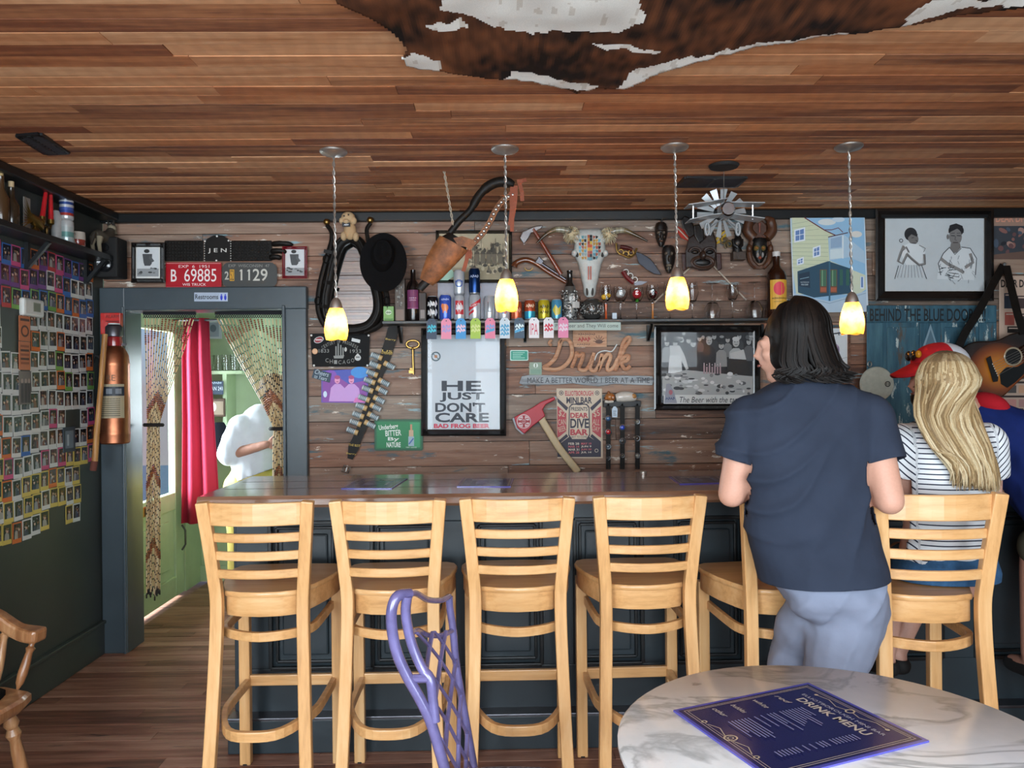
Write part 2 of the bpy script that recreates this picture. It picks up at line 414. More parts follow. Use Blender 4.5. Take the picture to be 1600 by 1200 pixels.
rows(ceil, 'plank', 'ceiling_wood', 'ceil', XL, XR, 1.45, YW, .078, .025, .0025, ZC, 1, .0035, (.6, .9, 1.2, 1.6, 2.1, 2.6))
MB().box(((XL+XR)/2, (YF+1.45)/2, ZC+.018), (XR-XL, 1.45-YF, .03)).build('board_field', 'ceiling_wood', ceil)
floor = struct(slab('floor', -4.0, XR, YF, 7.2, -.14, -.035, 'floor_wood'))
rows(floor, 'plank', 'floor_wood', 'floor', XL, XR, 1.3, YW+.15, .079, .03, .002, 0, 1, .002, (.9, 1.3, 1.8, 2.4))
rows(floor, 'plank', 'floor_wood', 'floor', XL, -.4, YW+.15, 5.95, .079, .03, .002, 0, 1, .002, (.9, 1.3, 1.8))
MB().box(((XL+XR)/2, (YF+1.3)/2, -.0176), (XR-XL, 1.3-YF, .03)).build('board_field', 'floor_wood', floor)
# back wall: backing, then boards course by course around the doorway
XD0, XD1 = P(204, 700).x, P(446, 700).x; ZD = P(330, 485).z
XF0, XF1 = P(168, 700).x, P(482, 600).x; ZF = P(330, 450).z
wb = struct(slab('wall_back', XD1+.012, XR, YW+.03, YW+.15, 0, ZC+.03, 'black_matte'))
slab('lintel', XL, XD1+.012, YW+.03, YW+.14, ZD+.012, ZC+.03, 'black_matte', wb)
slab('pier', XL-.1, XD0-.012, YW+.03, YW+.14, 0, ZD, 'black_matte', wb)
ys = [334, 362, 397, 434, 472, 507, 541, 574, 615, 655, 688, 726, 764, 802, 840, 878, 916, 954, 992, 1010]
for k in range(len(ys)-1):
    z1, z0 = P(900, ys[k]).z, P(900, ys[k+1]).z
    if k == 0: z1 = ZC-.005
    x0 = XL if z1 > ZF else XF1-.03
    x = x0 - R_(0, 2.0)
    if z0 < 0: z0 = 0.0
    while x < XR-.05:
        L = random.choice((1.4, 2.2, 3.0)); xa, xb = max(x, x0), min(x+L, XR); x += L
        if xb-xa < .08: continue
        j = R_(0, .005)
        plank('board', 'wall_wood', wb, ((xa+xb)/2, YW+.014+j, (z0+z1)/2), (xb-xa-.003, .024, z1-z0-.004))
# left wall
wl_ = struct(slab('wall_left', XL-.1, XL, YF, YW, 0, ZC+.03, 'wall_dark'))
bl = struct(slab('baseboard_left', XL, XL+.018, YF, YW-.02, 0, .175, 'wall_dark', bevel=.006))
slab('cap_bead', XL, XL+.028, YF, YW-.02, .172, .19, 'wall_dark', bl, .004)
tr = struct(MB().bar([(XL+.012, YW-.004, .19), (XL+.012, YW-.004, ZD+.05)], .024, .012, (0, 1, 0)).build('trim_1', 'oak_handle'))
struct(slab('trim_2', XL, XR, YW-.035, YW, ZC-.056, ZC, 'black_paint', bevel=.008))
struct(slab('trim_3', XL, XL+.11, YF, YW-.035, ZC-.045, ZC, 'black_paint', bevel=.008))
# other walls of the room, behind the viewer and to the right
struct(slab('wall_right', XR, XR+.1, YF, YW+.15, 0, ZC+.03, 'wall_dark'))
wf = struct(slab('wall_front', XL-.1, XR, YF-.12, YF, 0, .45, 'wall_dark'))
slab('head', XL-.1, XR, YF-.12, YF, 2.42, ZC+.13, 'wall_dark', wf)
ed = [XL-.1]
for wx, ww in WINS: ed += [wx-ww/2, wx+ww/2]
ed.append(XR)
for k in range(0, len(ed), 2): slab('pier', ed[k], ed[k+1], YF-.12, YF, .45, 2.42, 'wall_dark', wf)
for i, (wx, ww) in enumerate(WINS):
    w = struct(slab('window_%d' % (i+1), wx-ww/2, wx+ww/2, YF-.07, YF-.062, .45, 2.42, 'pane_glass'))
    for dx in (-ww/2+.025, 0, ww/2-.025): slab('mullion', wx+dx-.022, wx+dx+.022, YF-.09, YF-.04, .45, 2.42, 'white_paint', w)
    for z in (.47, 1.66, 2.40): slab('glazing_bar', wx-ww/2, wx+ww/2, YF-.088, YF-.042, z-.02, z+.02, 'white_paint', w)
# doorway casing to the hall
dr = sroot('door_1', ((XD0+XD1)/2, YW, 0))
slab('door_jamb', XL+.005, XD0, YW-.055, YW+.15, 0, ZF, 'trim_blue', dr, .006)
slab('door_jamb', XD1, XF1, YW-.04, YW+.15, 0, ZF, 'trim_blue', dr, .006)
slab('door_head', XL+.005, XF1+.004, YW-.05, YW+.15, ZD, ZF, 'trim_blue', dr, .006)
for x in (XD0-.012, XD1+.012): slab('casing_bead', x-.008, x+.008, YW-.065, YW-.04, 0, ZD+.02, 'trim_blue', dr, .004)
# ------------------------------------------------------------ hall seen through the doorway
XH = XL-.06; YH = 5.95
wh = struct(slab('wall_hall', XH-.1, XH, YW+.15, 4.72, 0, 2.5, 'green_paint'))
slab('pier', XH-.1, XH, 5.66, YH+.1, 0, 2.5, 'green_paint', wh); slab('header', XH-.1, XH, 4.72, 5.66, 2.0, 2.5, 'green_paint', wh)
hb = struct(slab('wall_hall_end', XH, -1.68, YH, YH+.1, 0, 2.5, 'green_paint'))
slab('pier', -1.24, -.3, YH, YH+.1, 0, 2.5, 'green_paint', hb); slab('apron', -1.68, -1.24, YH, YH+.1, 0, 1.15, 'green_paint', hb); slab('header', -1.68, -1.24, YH, YH+.1, 1.75, 2.5, 'green_paint', hb)
struct(slab('wall_hall_right', -.4, -.3, YW+.15, YH, 0, 2.5, 'green_paint'))
struct(slab('ceiling_hall', XH-.1, -.3, YW+.15, YH+.1, 2.5, 2.6, 'white_paint'))
struct(slab('street_ground', -16, XH-.12, -4, 16, -.2, -.12, 'white_paint')); struct(slab('street_ground_front', -10, 10, -9, YF-.5, -.2, -.12, 'white_paint'))
gd = sroot('door_2', (XH, 5.19, 0))
for y in (4.79, 5.59): slab('stile', XH-.06, XH-.012, y-.07, y+.07, 0, 2.0, 'green_paint', gd, .004)
for z0, z1 in ((0, .14), (.62, .74), (1.88, 2.0)): slab('rail', XH-.06, XH-.014, 4.86, 5.52, z0, z1, 'green_paint', gd, .004)
slab('lower_panel', XH-.05, XH-.03, 4.86, 5.52, .14, .62, 'green_paint', gd)
slab('raised_field', XH-.035, XH-.02, 4.95, 5.43, .21, .55, 'green_paint', gd, .006)
slab('door_glass', XH-.042, XH-.036, 4.86, 5.52, .74, 1.88, 'pane_glass', gd)
o_ = slab('mail_slot', XH-.014, XH-.002, 5.0, 5.26, .65, .715, 'brass', gd, .004); slab('flap', XH-.004, XH+.002, 5.03, 5.23, .664, .7, 'steel_dark', o_)
MB().tube([(XH+.01, 5.57, .50), (XH+.035, 5.57, .46), (XH+.035, 5.57, .36), (XH+.01, 5.57, .32)], .007).build('pull_handle', 'steel_dark', gd)
struct(slab('baseboard_hall', XH, -.4, YH-.02, YH, 0, .12, 'green_paint'))
w = struct(slab('window_4', -1.68, -1.24, YH+.05, YH+.056, 1.15, 1.75, 'pane_glass'))
for x in (-1.665, -1.46, -1.255): slab('mullion', x-.015, x+.015, YH+.03, YH+.08, 1.15, 1.75, 'green_paint', w)
for z in (1.165, 1.45, 1.735): slab('glazing_bar', -1.68, -1.24, YH+.03, YH+.08, z-.015, z+.015, 'green_paint', w)
slab('window_sill', -1.74, -1.18, YH-.06, YH+.02, 1.12, 1.15, 'white_paint', w)
bd = thing('window_blind', 'white slatted blind lowered over the small hall window', 'blind', (-1.46, YH-.01, 1.76))
for k in range(22): plank('slat', 'white_paint', bd, (-1.46, YH-.012, 1.17+k*.026), (.42, .018, .003))
slab('head_rail', -1.68, -1.24, YH-.03, YH-.003, 1.745, 1.775, 'white_paint', bd)

# ============================================================ CEILING THINGS
# cowhide
out = [(505, -40), (525, -2), (560, 12), (588, 30), (612, 48), (628, 62), (636, 72), (628, 86), (634, 98), (652, 103), (690, 106), (725, 113), (762, 119), (798, 121), (835, 124), (868, 132), (900, 143), (922, 138), (950, 136), (976, 136), (1000, 126), (1035, 110), (1065, 99), (1120, 85), (1200, 66), (1300, 50), (1370, 40), (1440, 32), (1500, 17), (1560, 10), (1640, 2), (1700, -40), (1640, -120), (1500, -190), (1300, -215), (1100, -200), (900, -215), (700, -190), (560, -150), (500, -90)]
hp = [onz(x, y, ZC-.02).xy for x, y in out]
def inpoly(p, poly):
    r = False; j = len(poly)-1
    for i in range(len(poly)):
        a, b_ = poly[i], poly[j]
        if (a.y > p.y) != (b_.y > p.y) and p.x < (b_.x-a.x)*(p.y-a.y)/(b_.y-a.y)+a.x: r = not r
        j = i
    return r
white_px = [[(690, 8), (700, -30), (1000, -40), (1005, 25), (960, 48), (900, 42), (830, 48), (770, 38), (735, 24)], [(667, 34), (720, 26), (730, 40), (690, 44)], [(950, 70), (930, 60), (980, 64), (1035, 72), (1020, 75)],
            [(965, 140), (985, 112), (1030, 95), (1100, 82), (1200, 60), (1330, 44), (1330, 56), (1200, 72), (1100, 92), (1040, 112), (1000, 135)], [(625, 82), (650, 78), (690, 92), (700, 104), (660, 108), (632, 104)],
            [(785, 122), (800, 108), (850, 114), (905, 128), (940, 132), (935, 142), (880, 136)], [(1440, 5), (1460, -10), (1700, -10), (1700, 6), (1500, 2), (1420, 34), (1400, 40)]]
wps = [[onz(x, y, ZC-.02).xy for x, y in q] for q in white_px]
g = .0075; xs = [p.x for p in hp]; ysx = [p.y for p in hp]; idx = {}; hv = []; hf = []; hc = []
nx, ny = int((max(xs)-min(xs))/g)+1, int((max(ysx)-min(ysx))/g)+1
def hvert(i, j):
    if (i, j) not in idx:
        x, y = min(xs)+i*g, min(ysx)+j*g
        idx[(i, j)] = len(hv); hv.append((x, y, ZC-.018-.012*noise.noise(Vector((x*2.2, y*2.2, 3)))-.01*noise.noise(Vector((x*7, y*7, 8)))-.012))
    return idx[(i, j)]
for i in range(nx):
    for j in range(ny):
        c = Vector((min(xs)+(i+.5)*g, min(ysx)+(j+.5)*g)); n1 = noise.noise(Vector((c.x*9, c.y*9, 0))); n2 = noise.noise(Vector((c.x*40, c.y*14, 5)))
        cj = c + Vector((n1*.02+n2*.012, n2*.02))
        if not inpoly(c + Vector((n2*.006, n2*.008)), hp): continue
        hf.append([hvert(i, j), hvert(i+1, j), hvert(i+1, j+1), hvert(i, j+1)])
        if any(inpoly(cj, q) for q in wps): col = C('#e6e2da') if n2 < .35 else C('#d2cabf')
        else:
            t = noise.noise(Vector((c.x*3.1, c.y*4, 1)))*.6+n2*.45+n1*.25
            a, b_ = C('#1a100d'), C('#7d4a2c'); t = max(0, min(1, .36+t)); col = tuple(p*(1-t)+q*t for p, q in zip(a, b_))
        hc.append(col)
mb = MB(); mb.v = [Vector(v) for v in hv]; mb.f = hf; mb.c = hc; mb.sm = [True]*len(hf)
hide = mb.build('cowhide', 'cloth', norm=False); tag(hide, 'brown and white cowhide spread flat across the plank ceiling', 'cowhide')
sd = hide.modifiers.new('thick', 'SOLIDIFY'); sd.thickness = .006; sd.offset = 1
# vents
def vent(px, label):
    q = [onz(x, y, ZC-.001) for x, y in px]; c = sum(q, Vector())/4
    t = thing('ceiling_vent', label, 'vent', c)
    u = (q[1]-q[0]); v = (q[3]-q[0])
    mb = MB()
    for a, b_ in ((0, 1), (1, 2), (2, 3), (3, 0)): mb.bar([q[a], q[b_]], .02, .012)
    mb.build('frame', 'black_paint', t)
    MB().add([p+Vector((0, 0, .0)) for p in q], [(0, 1, 2, 3)]).build('backing', 'black_matte', t)
    for k in range(1, 9):
        f = k/9; MB().bar([q[0]+v*f-Vector((0, 0, .004)), q[1]+v*f-Vector((0, 0, .004))], .018, .003, (0, .5, 1)).build('louvre', 'steel_dark', t)
    MB().bar([q[0]+u*.5-Vector((0, 0, .006)), q[3]+u*.5-Vector((0, 0, .006))], .012, .004).build('divider', 'black_paint', t)
vent([(28, 212), (62, 209), (106, 238), (72, 240)], 'black louvred vent in the ceiling above the left wall shelf')
vent([(1072, 277), (1165, 277), (1150, 291), (1058, 291)], 'dark louvred vent in the ceiling behind the hanging aeroplane')
c = onz(1131, 258, ZC); tag(MB().lathe([(.0, -.012), (.062, -.012), (.068, -.004), (.068, 0)], c, 24).build('ceiling_rose', 'black_matte'), 'round black cap plate on the ceiling above the aeroplane', 'cap')
# pendants
m, n, l, b = nodes_of('amber_shade')
for q in list(n):
    if q.type == 'BSDF_PRINCIPLED': n.remove(q)
tc = n.new('ShaderNodeTexCoord').outputs['Object']; r = ramp(n, [(.3, '#ffae33'), (.7, '#ffcf70')]); l.new(noisen(n, l, tc, 18), r.inputs[0])
t1 = n.new('ShaderNodeBsdfTranslucent'); t2 = n.new('ShaderNodeBsdfPrincipled'); t2.inputs['Roughness'].default_value = .25; mx = n.new('ShaderNodeMixShader'); mx.inputs[0].default_value = .25
l.new(r.outputs[0], t1.inputs[0]); l.new(r.outputs[0], t2.inputs['Base Color']); l.new(t1.outputs[0], mx.inputs[1]); l.new(t2.outputs[0], mx.inputs[2])
l.new(mx.outputs[0], n['Material Output'].inputs[0])
m, n, l, b = nodes_of('bulb'); b.inputs['Base Color'].default_value = (1, .8, .5, 1); b.inputs['Emission Color'].default_value = (1, .72, .38, 1); b.inputs['Emission Strength'].default_value = 9
where = ['left end of the bar, before the horse collar', 'middle of the bar, before the cans', 'bar in front of the brass knuckle knife', 'bar in front of the house painting']
for i, (cx, cy, sx, st) in enumerate([(521, 236, 525, 468), (789, 232, 791, 423), (1054, 229, 1058, 420), (1326, 228, 1331, 459)]):
    c = onz(cx, cy, ZC); e = at(sx, st, c.y)
    t = thing('pendant_lamp', 'amber glass pendant lamp over the '+where[i], 'lamp', c, 'pendant lamps over the bar')
    MB().lathe([(.058, 0), (.058, -.006), (.05, -.014), (.02, -.02), (.006, -.026)], c, 24).build('canopy', 'nickel', t)
    mb = MB(); N = 90
    for ph in (0, PI):
        mb.tube([c.lerp(e, k/N)+Vector((.0045*math.cos(k*.62+ph)*(1 if k % 9 else .4), .0045*math.sin(k*.62+ph), -.02*(1-k/N))) for k in range(N+1)], .0022, 5)
    mb.tube([c.lerp(e, k/6)+Vector((0, 0, -.02*(1-k/6))) for k in range(7)], .0018, 5)
    mb.build('cord', 'nickel', t)
    for k in range(4): pass
    MB().lathe([(.006, .008), (.014, .002), (.022, -.012), (.027, -.03), (.028, -.038)], e, 20).build('socket_cap', 'nickel', t)
    prof = [(.027, -.036), (.033, -.05), (.041, -.075), (.047, -.105), (.049, -.128), (.047, -.15), (.043, -.164)]
    mb = MB(); rings = []
    for r_, z in prof: rings.append([e+Vector((r_*math.cos(a), r_*math.sin(a), z-(.008*abs(math.sin(a*2)) if z < -.16 else 0))) for a in (2*PI*k/32 for k in range(32))])
    mb.loft(rings, cap=False); sh = mb.build('shade', 'amber_shade', t, norm=False)
    MB().ell(e+Vector((0, 0, -.135)), (.016, .016, .024)).build('bulb', 'bulb', t)
    li = bpy.data.lights.new('lamp_light', 'POINT'); li.energy = 2.6; li.color = (1, .73, .40); li.shadow_soft_size = .02
    lo = bpy.data.objects.new('lamp_light', li); COL.objects.link(lo); lo.parent = t; lo.location = e+Vector((0, 0, -.10))-c

# ============================================================ BAR
ZB = 1.07; YB0, YB1 = 2.95, 3.62
XB = at(307, 770, YB0).x
top = MB()
prof = [(YB0+.012, ZB-.046), (YB0, ZB-.034), (YB0, ZB-.012), (YB0+.012, ZB), (YB1, ZB), (YB1, ZB-.046)]
top.loft([[Vector((x, y+(0 if i else .0), z)) for y, z in prof] for i, x in enumerate((XB, XB+.6, XB+1.4, 1.2, 2.2, XR-.02))], sm=False)
bt = top.build('bar_worktop', 'bar_wood'); tag(bt, 'long varnished dark wooden bar top with rounded front edge', 'bar top')
for k, y in enumerate((3.17, 3.40)): MB().box(((XB+XR)/2, y, ZB+.0002), (XR-XB-.05, .003, .0006)).build('joint', 'black_matte', bt)
XBB = at(370, 900, 3.2).x
bar = thing('bar_counter', 'dark blue panelled bar counter with plinth behind the stools', 'bar counter', ((XBB+XR)/2, 3.4, 0))
slab('carcass', XBB, XR-.02, 3.215, 3.58, 0, ZB-.046, 'bar_paint', bar)
zt, zb = .925, .322; pw = at(529, 900, 3.2).x-at(423, 900, 3.2).x; x = at(423, 900, 3.2).x; pitch = at(582, 900, 3.2).x-x
slab('top_rail', XBB, XR-.03, 3.19, 3.216, zt, ZB-.046, 'bar_paint', bar, .003); slab('bottom_rail', XBB, XR-.03, 3.19, 3.216, .12, zb, 'bar_paint', bar, .003)
xs0 = XBB
while x < XR-.3:
    slab('stile', xs0, x, 3.19, 3.216, zb, zt, 'bar_paint', bar, .003)
    pn = slab('panel', x+.045, x+pw-.045, 3.2, 3.217, zb+.05, zt-.05, 'bar_paint', bar, .008)
    for inset, wd, yy in ((0, .016, 3.184), (.024, .012, 3.199)):
        mb = MB(); q = [Vector((x+inset, yy+.008, zb+inset)), Vector((x+pw-inset, yy+.008, zb+inset)), Vector((x+pw-inset, yy+.008, zt-inset)), Vector((x+inset, yy+.008, zt-inset))]
        for a in range(4): mb.bar([q[a], q[(a+1) % 4]], wd, .018, (0, 1, 0))
        mb.build('moulding', 'black_paint', pn, .003)
    xs0 = x+pw; x += pitch
slab('plinth', XBB-.02, XR-.03, 3.13, 3.22, 0, .135, 'bar_paint', bar, .004)
slab('plinth_cap', XBB-.02, XR-.03, 3.122, 3.2, .135, .148, 'steel_dark', bar, .003)
slab('end_stile', XBB-.012, XBB+.002, 3.2, 3.57, .14, ZB-.046, 'bar_paint', bar, .003)
def flatmenu(name, label, quad, z, thick, grp=None, full=False, mat='print_gloss'):
    q = [onz(x, y, z) for x, y in quad]     # far-left, far-right, near-right, near-left in reading order
    t = thing(name, label, 'menu', sum(q, Vector())/4, grp)
    def fn(u, v, off):
        p = q[0].lerp(q[1], u).lerp(q[3].lerp(q[2], u), v); return Vector((p.x, p.y, z+off))
    e = MB('#4a48a8'); e.plate([(0, 0), (1, 0), (1, 1), (0, 1)], 0, thick, '#5a58b8', fn); e.build('sleeve', 'gloss', t)
    a = Art(fn, thick+.0002, .00006); a.rect(.025, .02, .975, .98, '#232357')
    for k in (.045, .062):
        for x0, y0, x1, y1 in ((k, k, 1-k, k+.004), (k, 1-k-.004, 1-k, 1-k), (k, k, k+.005, 1-k), (1-k-.005, k, 1-k, 1-k)): a.rect(x0, y0, x1, y1, '#c9b79a')
    a.text('ELLIOTBOROUGH MINI BAR', .15, .15, .85, .175, '#c9c4c4'); a.text('DRINK MENU', .2, .2, .8, .26, '#d8cbb8', bold=.02)
    if full:
        for s_ in (-1, 1):
            a.line([(.5+s_*.02, .1), (.5+s_*.1, .12), (.5+s_*.2, .085), (.5+s_*.3, .1)], .006, '#c9b79a'); a.ellp(.5+s_*.3, .1, .015, .012, '#c9b79a'); a.line([(.5+s_*.04, .93), (.5+s_*.14, .9), (.5+s_*.22, .93)], .006, '#c9b79a'); a.ring(.5+s_*.26, .93, .01, .018, '#c9b79a')
        a.ring(.5, .1, .02, .03, '#c9b79a'); a.ring(.5, .92, .03, .04, '#c9b79a'); a.ring(.5, .92, .012, .018, '#c9b79a')
    heads = [('red', .31), ('white', .47), ('bubbles', .63), ('other', .76)]
    for hname, v in heads: a.text(hname, .1, v, .24, v+.035, '#d8cbb8', shear=.4)
    for v in [.31+.022*k for k in range(24)]:
        if random.random() < .8:
            L = R_(.12, .3); a.rect(.32, v, .32+L, v+.008, '#8f90b8'); a.rect(.76, v, .83, v+.008, '#8f90b8')
    a.done('print', t, mat); return t
flatmenu('drink_menu', 'blue drink menu lying on the bar below the green tin sign', [(563, 748), (637, 748), (612, 764), (533, 764)], ZB+.0005, .003, 'drink menus')
flatmenu('drink_menu', 'blue drink menu lying on the bar below the frog beer poster', [(724, 748), (803, 748), (798, 761), (714, 761)], ZB+.0005, .003, 'drink menus')
flatmenu('drink_menu', 'blue drink menu lying on the bar behind the fourth stool', [(1045, 745), (1120, 744), (1138, 755), (1062, 757)], ZB+.0005, .003, 'drink menus')

# ============================================================ BAR STOOLS
def spl(pts, n=6):
    """smooth curve through points"""
    pts = [Vector(p) for p in pts]; o = []
    for i in range(len(pts)-1):
        p0, p1, p2, p3 = pts[max(i-1, 0)], pts[i], pts[i+1], pts[min(i+2, len(pts)-1)]
        for k in range(n):
            t = k/n; o.append(.5*((2*p1)+(p2-p0)*t+(2*p0-5*p1+4*p2-p3)*t*t+(3*p1-p0-3*p2+p3)*t**3))
    return o+[pts[-1]]
def make_stool():
    t = thing('bar_stool', '', 'bar stool', (0, 0, 0), 'beech bar stools along the bar')
    for s_ in (-1, 1):
        MB().bar(spl([(s_*.172, -.27, 0), (s_*.158, -.232, .35), (s_*.148, -.205, .70), (s_*.155, -.213, .85), (s_*.178, -.25, 1.10)]), .042, .03, (0, 1, 0)).build('back_leg', 'beech', t, .004)
        MB().bar([(s_*.182, .185, 0), (s_*.182, .185, .72)], .042, .036, (0, 1, 0)).build('front_leg', 'beech', t, .004)
    def arc(y0, bow, hw, z, n=10): return [(-hw+2*hw*k/n, y0-bow*(1-(2*k/n-1)**2), z) for k in range(n+1)]
    MB().bar(arc(-.232, .038, .172, 1.058), .018, .078).build('crest_rail', 'beech_x', t, .004)
    for z, hw, y0 in ((.976, .163, -.222), (.913, .158, -.215), (.85, .154, -.211)): MB().bar(arc(y0, .034, hw, z), .016, .031).build('back_slat', 'beech_x', t, .005)
    h = [(-.128, -.185), (-.07, -.208), (0, -.216), (.07, -.208), (.128, -.185), (.135, -.17), (.165, -.10), (.195, 0), (.211, .10), (.212, .15), (.2, .19), (.17, .212), (0, .222), (-.17, .212), (-.2, .19), (-.212, .15), (-.211, .10), (-.195, 0), (-.165, -.10), (-.135, -.17)]
    def ring(k, z, dish=0): return [Vector((x*k, y*k, z)) for x, y in h]
    sb = MB(); sb.loft([ring(.985, .762), ring(1, .767), ring(1, .776), ring(.985, .781)]); 
    sb.build('seat', 'beech_x', t)
    MB().loft([ring(.955, .695), ring(.965, .70), ring(.965, .762)], sm=True).build('apron', 'beech_x', t, ang=50)
    def u_path(z, back, hw): return spl([(-hw, .185, z), (-hw, .0, z), (-hw*.93, -.12, z), (-.09, back+.03, z), (0, back, z), (.09, back+.03, z), (hw*.93, -.12, z), (hw, 0, z), (hw, .185, z)], 4)
    MB().bar(u_path(.628, -.212, .163), .018, .032).build('ring_stretcher', 'beech_x', t, .003)
    MB().bar(u_path(.325, -.30, .168), .02, .034).build('foot_ring', 'beech_x', t, .003)
    MB().bar([(-.17, .185, .33), (.17, .185, .33)], .02, .042).build('front_stretcher', 'beech_x', t, .003)
    for s_ in (-1, 1): MB().lathe([(.0, 0), (.02, 0), (.02, .006), (0, .006)], (s_*.182, .185, -.0), 10).build('glide', 'black_matte', t)
    return t
st0 = make_stool()
spots = [(403, 2.87, 0, 'leftmost beech bar stool at the end of the bar near the hall door'), (608, 2.87, 0, 'beech bar stool behind the purple metal chair'),
         (808, 2.88, 0, 'third beech bar stool from the left, right of the purple chair'), (1009, 2.89, 2, 'beech bar stool just left of the man in the navy shirt'),
         (1234, 2.80, 4, 'beech bar stool half hidden behind the man in the navy shirt'), (1468, 2.61, -4, 'beech bar stool the blonde woman in stripes sits on')]
for i, (px, Y, a, lab) in enumerate(spots):
    o = st0 if i == 0 else copy_tree(st0)
    p = at(px, 800, Y-.22); o.location = (p.x, Y, 0); o.rotation_euler.z = math.radians(a); o['label'] = lab
    if i == 5: o.scale = (1.03, 1.0, 1.035)

# ============================================================ ROUND TABLE, MENU, CHAIRS
ZT = .742; TX, TY, TR = .70, 1.56, .46
t = thing('round_table', 'round white marble cafe table in the right foreground', 'table', (TX, TY, 0))
MB().lathe([(TR-.012, ZT-.022), (TR, ZT-.014), (TR, ZT-.006), (TR-.008, ZT)], (TX, TY, 0), 72).build('table_top', 'marble', t)
MB().lathe([(.03, ZT-.022), (.12, ZT-.03), (.03, ZT-.05), (.028, .10), (.05, .06), (.05, .05)], (TX, TY, 0), 20).build('pedestal', 'black_iron', t)
for k in range(4):
    a = PI/4+k*PI/2; d = Vector((math.cos(a), math.sin(a), 0)); MB().bar([Vector((TX, TY, .07))+d*.03, Vector((TX, TY, .05))+d*.2, Vector((TX, TY, .012))+d*.34], .045, .03).build('foot', 'black_iron', t, .006)
flatmenu('drink_menu', 'large blue drink menu lying on the marble table', [(1263, 1069), (1452, 1160), (1207, 1222), (1052, 1112)], ZT+.0005, .004, None, True)

# purple ornamental metal chair
def pc(px, py, f): return at(px, py, 1.97+.36*f)          # f: 0 near side of the back, 1 far side
ch = thing('metal_chair', 'lavender purple cast metal chair with lattice back beside the marble table', 'chair', (-.10, 2.1, 0))
near = [pc(*q) for q in ((640, 928, .12), (622, 931, .03), (613, 948, 0), (612, 978, 0), (620, 1020, 0), (637, 1058, 0), (655, 1090, 0), (672, 1125, 0), (686, 1170, 0), (697, 1210, 0), (702, 1235, 0))]
MB().tube(spl(near, 4), .0145, 10).build('near_post', 'purple_metal', ch)
MB().tube(spl([pc(636, 932, .06), pc(634, 960, .06), pc(643, 1005, .06), pc(660, 1045, .05), pc(672, 1060, .03), pc(676, 1090, .02), pc(680, 1128, .0)], 4), [.0135]*25, 10).build('inner_post', 'purple_metal', ch)
MB().tube(spl([pc(640, 1060, 0), pc(656, 1060, .02), pc(674, 1060, .03)], 4), .011, 8).build('collar', 'purple_metal', ch)
far = [pc(*q) for q in ((702, 932, 1), (703, 950, 1), (708, 985, 1), (712, 1030, 1), (719, 1075, 1), (727, 1120, 1), (735, 1165, 1), (742, 1205, 1))]
MB().tube(spl(far, 4), .0115, 10).build('far_post', 'purple_metal', ch)
MB().tube(spl([pc(634, 929, .08), pc(650, 927, .25), pc(668, 937, .55), pc(688, 938, .8), pc(702, 932, 1)], 5), .0085, 10).build('top_rail', 'purple_metal', ch)
MB().tube(spl([pc(642, 992, .05), pc(652, 985, .25), pc(668, 992, .5), pc(688, 993, .75), pc(708, 985, 1)], 5), .0075, 8).build('cross_rail', 'purple_metal', ch)
def back(u, v):            # u across near..far, v down from the cross rail
    a = [pc(645, 990, .05), pc(668, 1058, .03), pc(684, 1130, 0), pc(702, 1225, 0)]; b_ = [pc(708, 985, 1), pc(717, 1055, 1), pc(728, 1125, 1), pc(742, 1205, 1)]
    k = min(int(v*3), 2); f = v*3-k
    return a[k].lerp(a[k+1], f).lerp(b_[k].lerp(b_[k+1], f), u)
for u0, v0, u1, v1 in ((.1, 0, 1, .5), (.5, 0, 1, .28), (0, .25, 1, .78), (0, .5, .9, 1), (0, .75, .45, 1), (.45, 0, .0, .3), (.8, 0, 0, .55), (1, .2, .1, .8), (1, .45, .3, 1), (1, .72, .6, 1)):
    MB().tube([back(u0+(u1-u0)*k/8, v0+(v1-v0)*k/8) for k in range(9)], .0065, 6, flat=.6).build('lattice_bar', 'purple_metal', ch)
a = near[-1]; b_ = far[-1]; d = (b_-a).normalized(); f = Vector((d.y, -d.x, 0)).normalized(); c = (a+b_)/2; c.z = .40
seat = [c+d*(math.cos(q)*.2)+f*(.19+math.sin(q)*.21) for q in (2*PI*k/24 for k in range(24))]
MB().loft([[p+Vector((0, 0, -.012)) for p in seat], [p+Vector((0, 0, .006)) for p in seat]]).build('seat', 'purple_metal', ch)
for s_, q in ((-1, 0), (1, 0), (-1, 1), (1, 1)):
    s0 = c+d*(s_*.15)+f*(.05+.28*q); MB().tube(spl([s0, s0+Vector((0, 0, -.2))+d*s_*.02, s0+d*s_*.05+f*(.06*(1 if q else -1))+Vector((0, 0, -.388))], 4), .011, 8).build('leg', 'purple_metal', ch)

# wooden captain's chair at the left edge
fr = at(48, 1112, 2.5); O = Vector((fr.x-.33, 2.5, 0))
t = thing('captains_chair', 'turned maple captain\'s chair cut by the left edge, below the photo wall', 'chair', O)
def cc(x, y, z): return O+Vector((x, y, z))
seat = [(.23, -.17), (.245, -.1), (.235, 0), (.245, .1), (.23, .17), (.12, .215), (-.05, .225), (-.17, .2), (-.23, .1), (-.235, 0), (-.23, -.1), (-.17, -.2), (-.05, -.225), (.12, -.215)]
MB().loft([[cc(x*.95, y*.95, .405) for x, y in seat], [cc(x, y, .42) for x, y in seat], [cc(x, y, .442) for x, y in seat], [cc(x*.96, y*.96, .452) for x, y in seat]]).build('seat', 'maple_old', t)
MB().loft([[cc(x*.8-.02, y*.8, z) for x, y in seat] for z in (.452, .47)]+[[cc(x*.72-.02, y*.72, .485) for x, y in seat]]).build('cushion', 'felt', t)
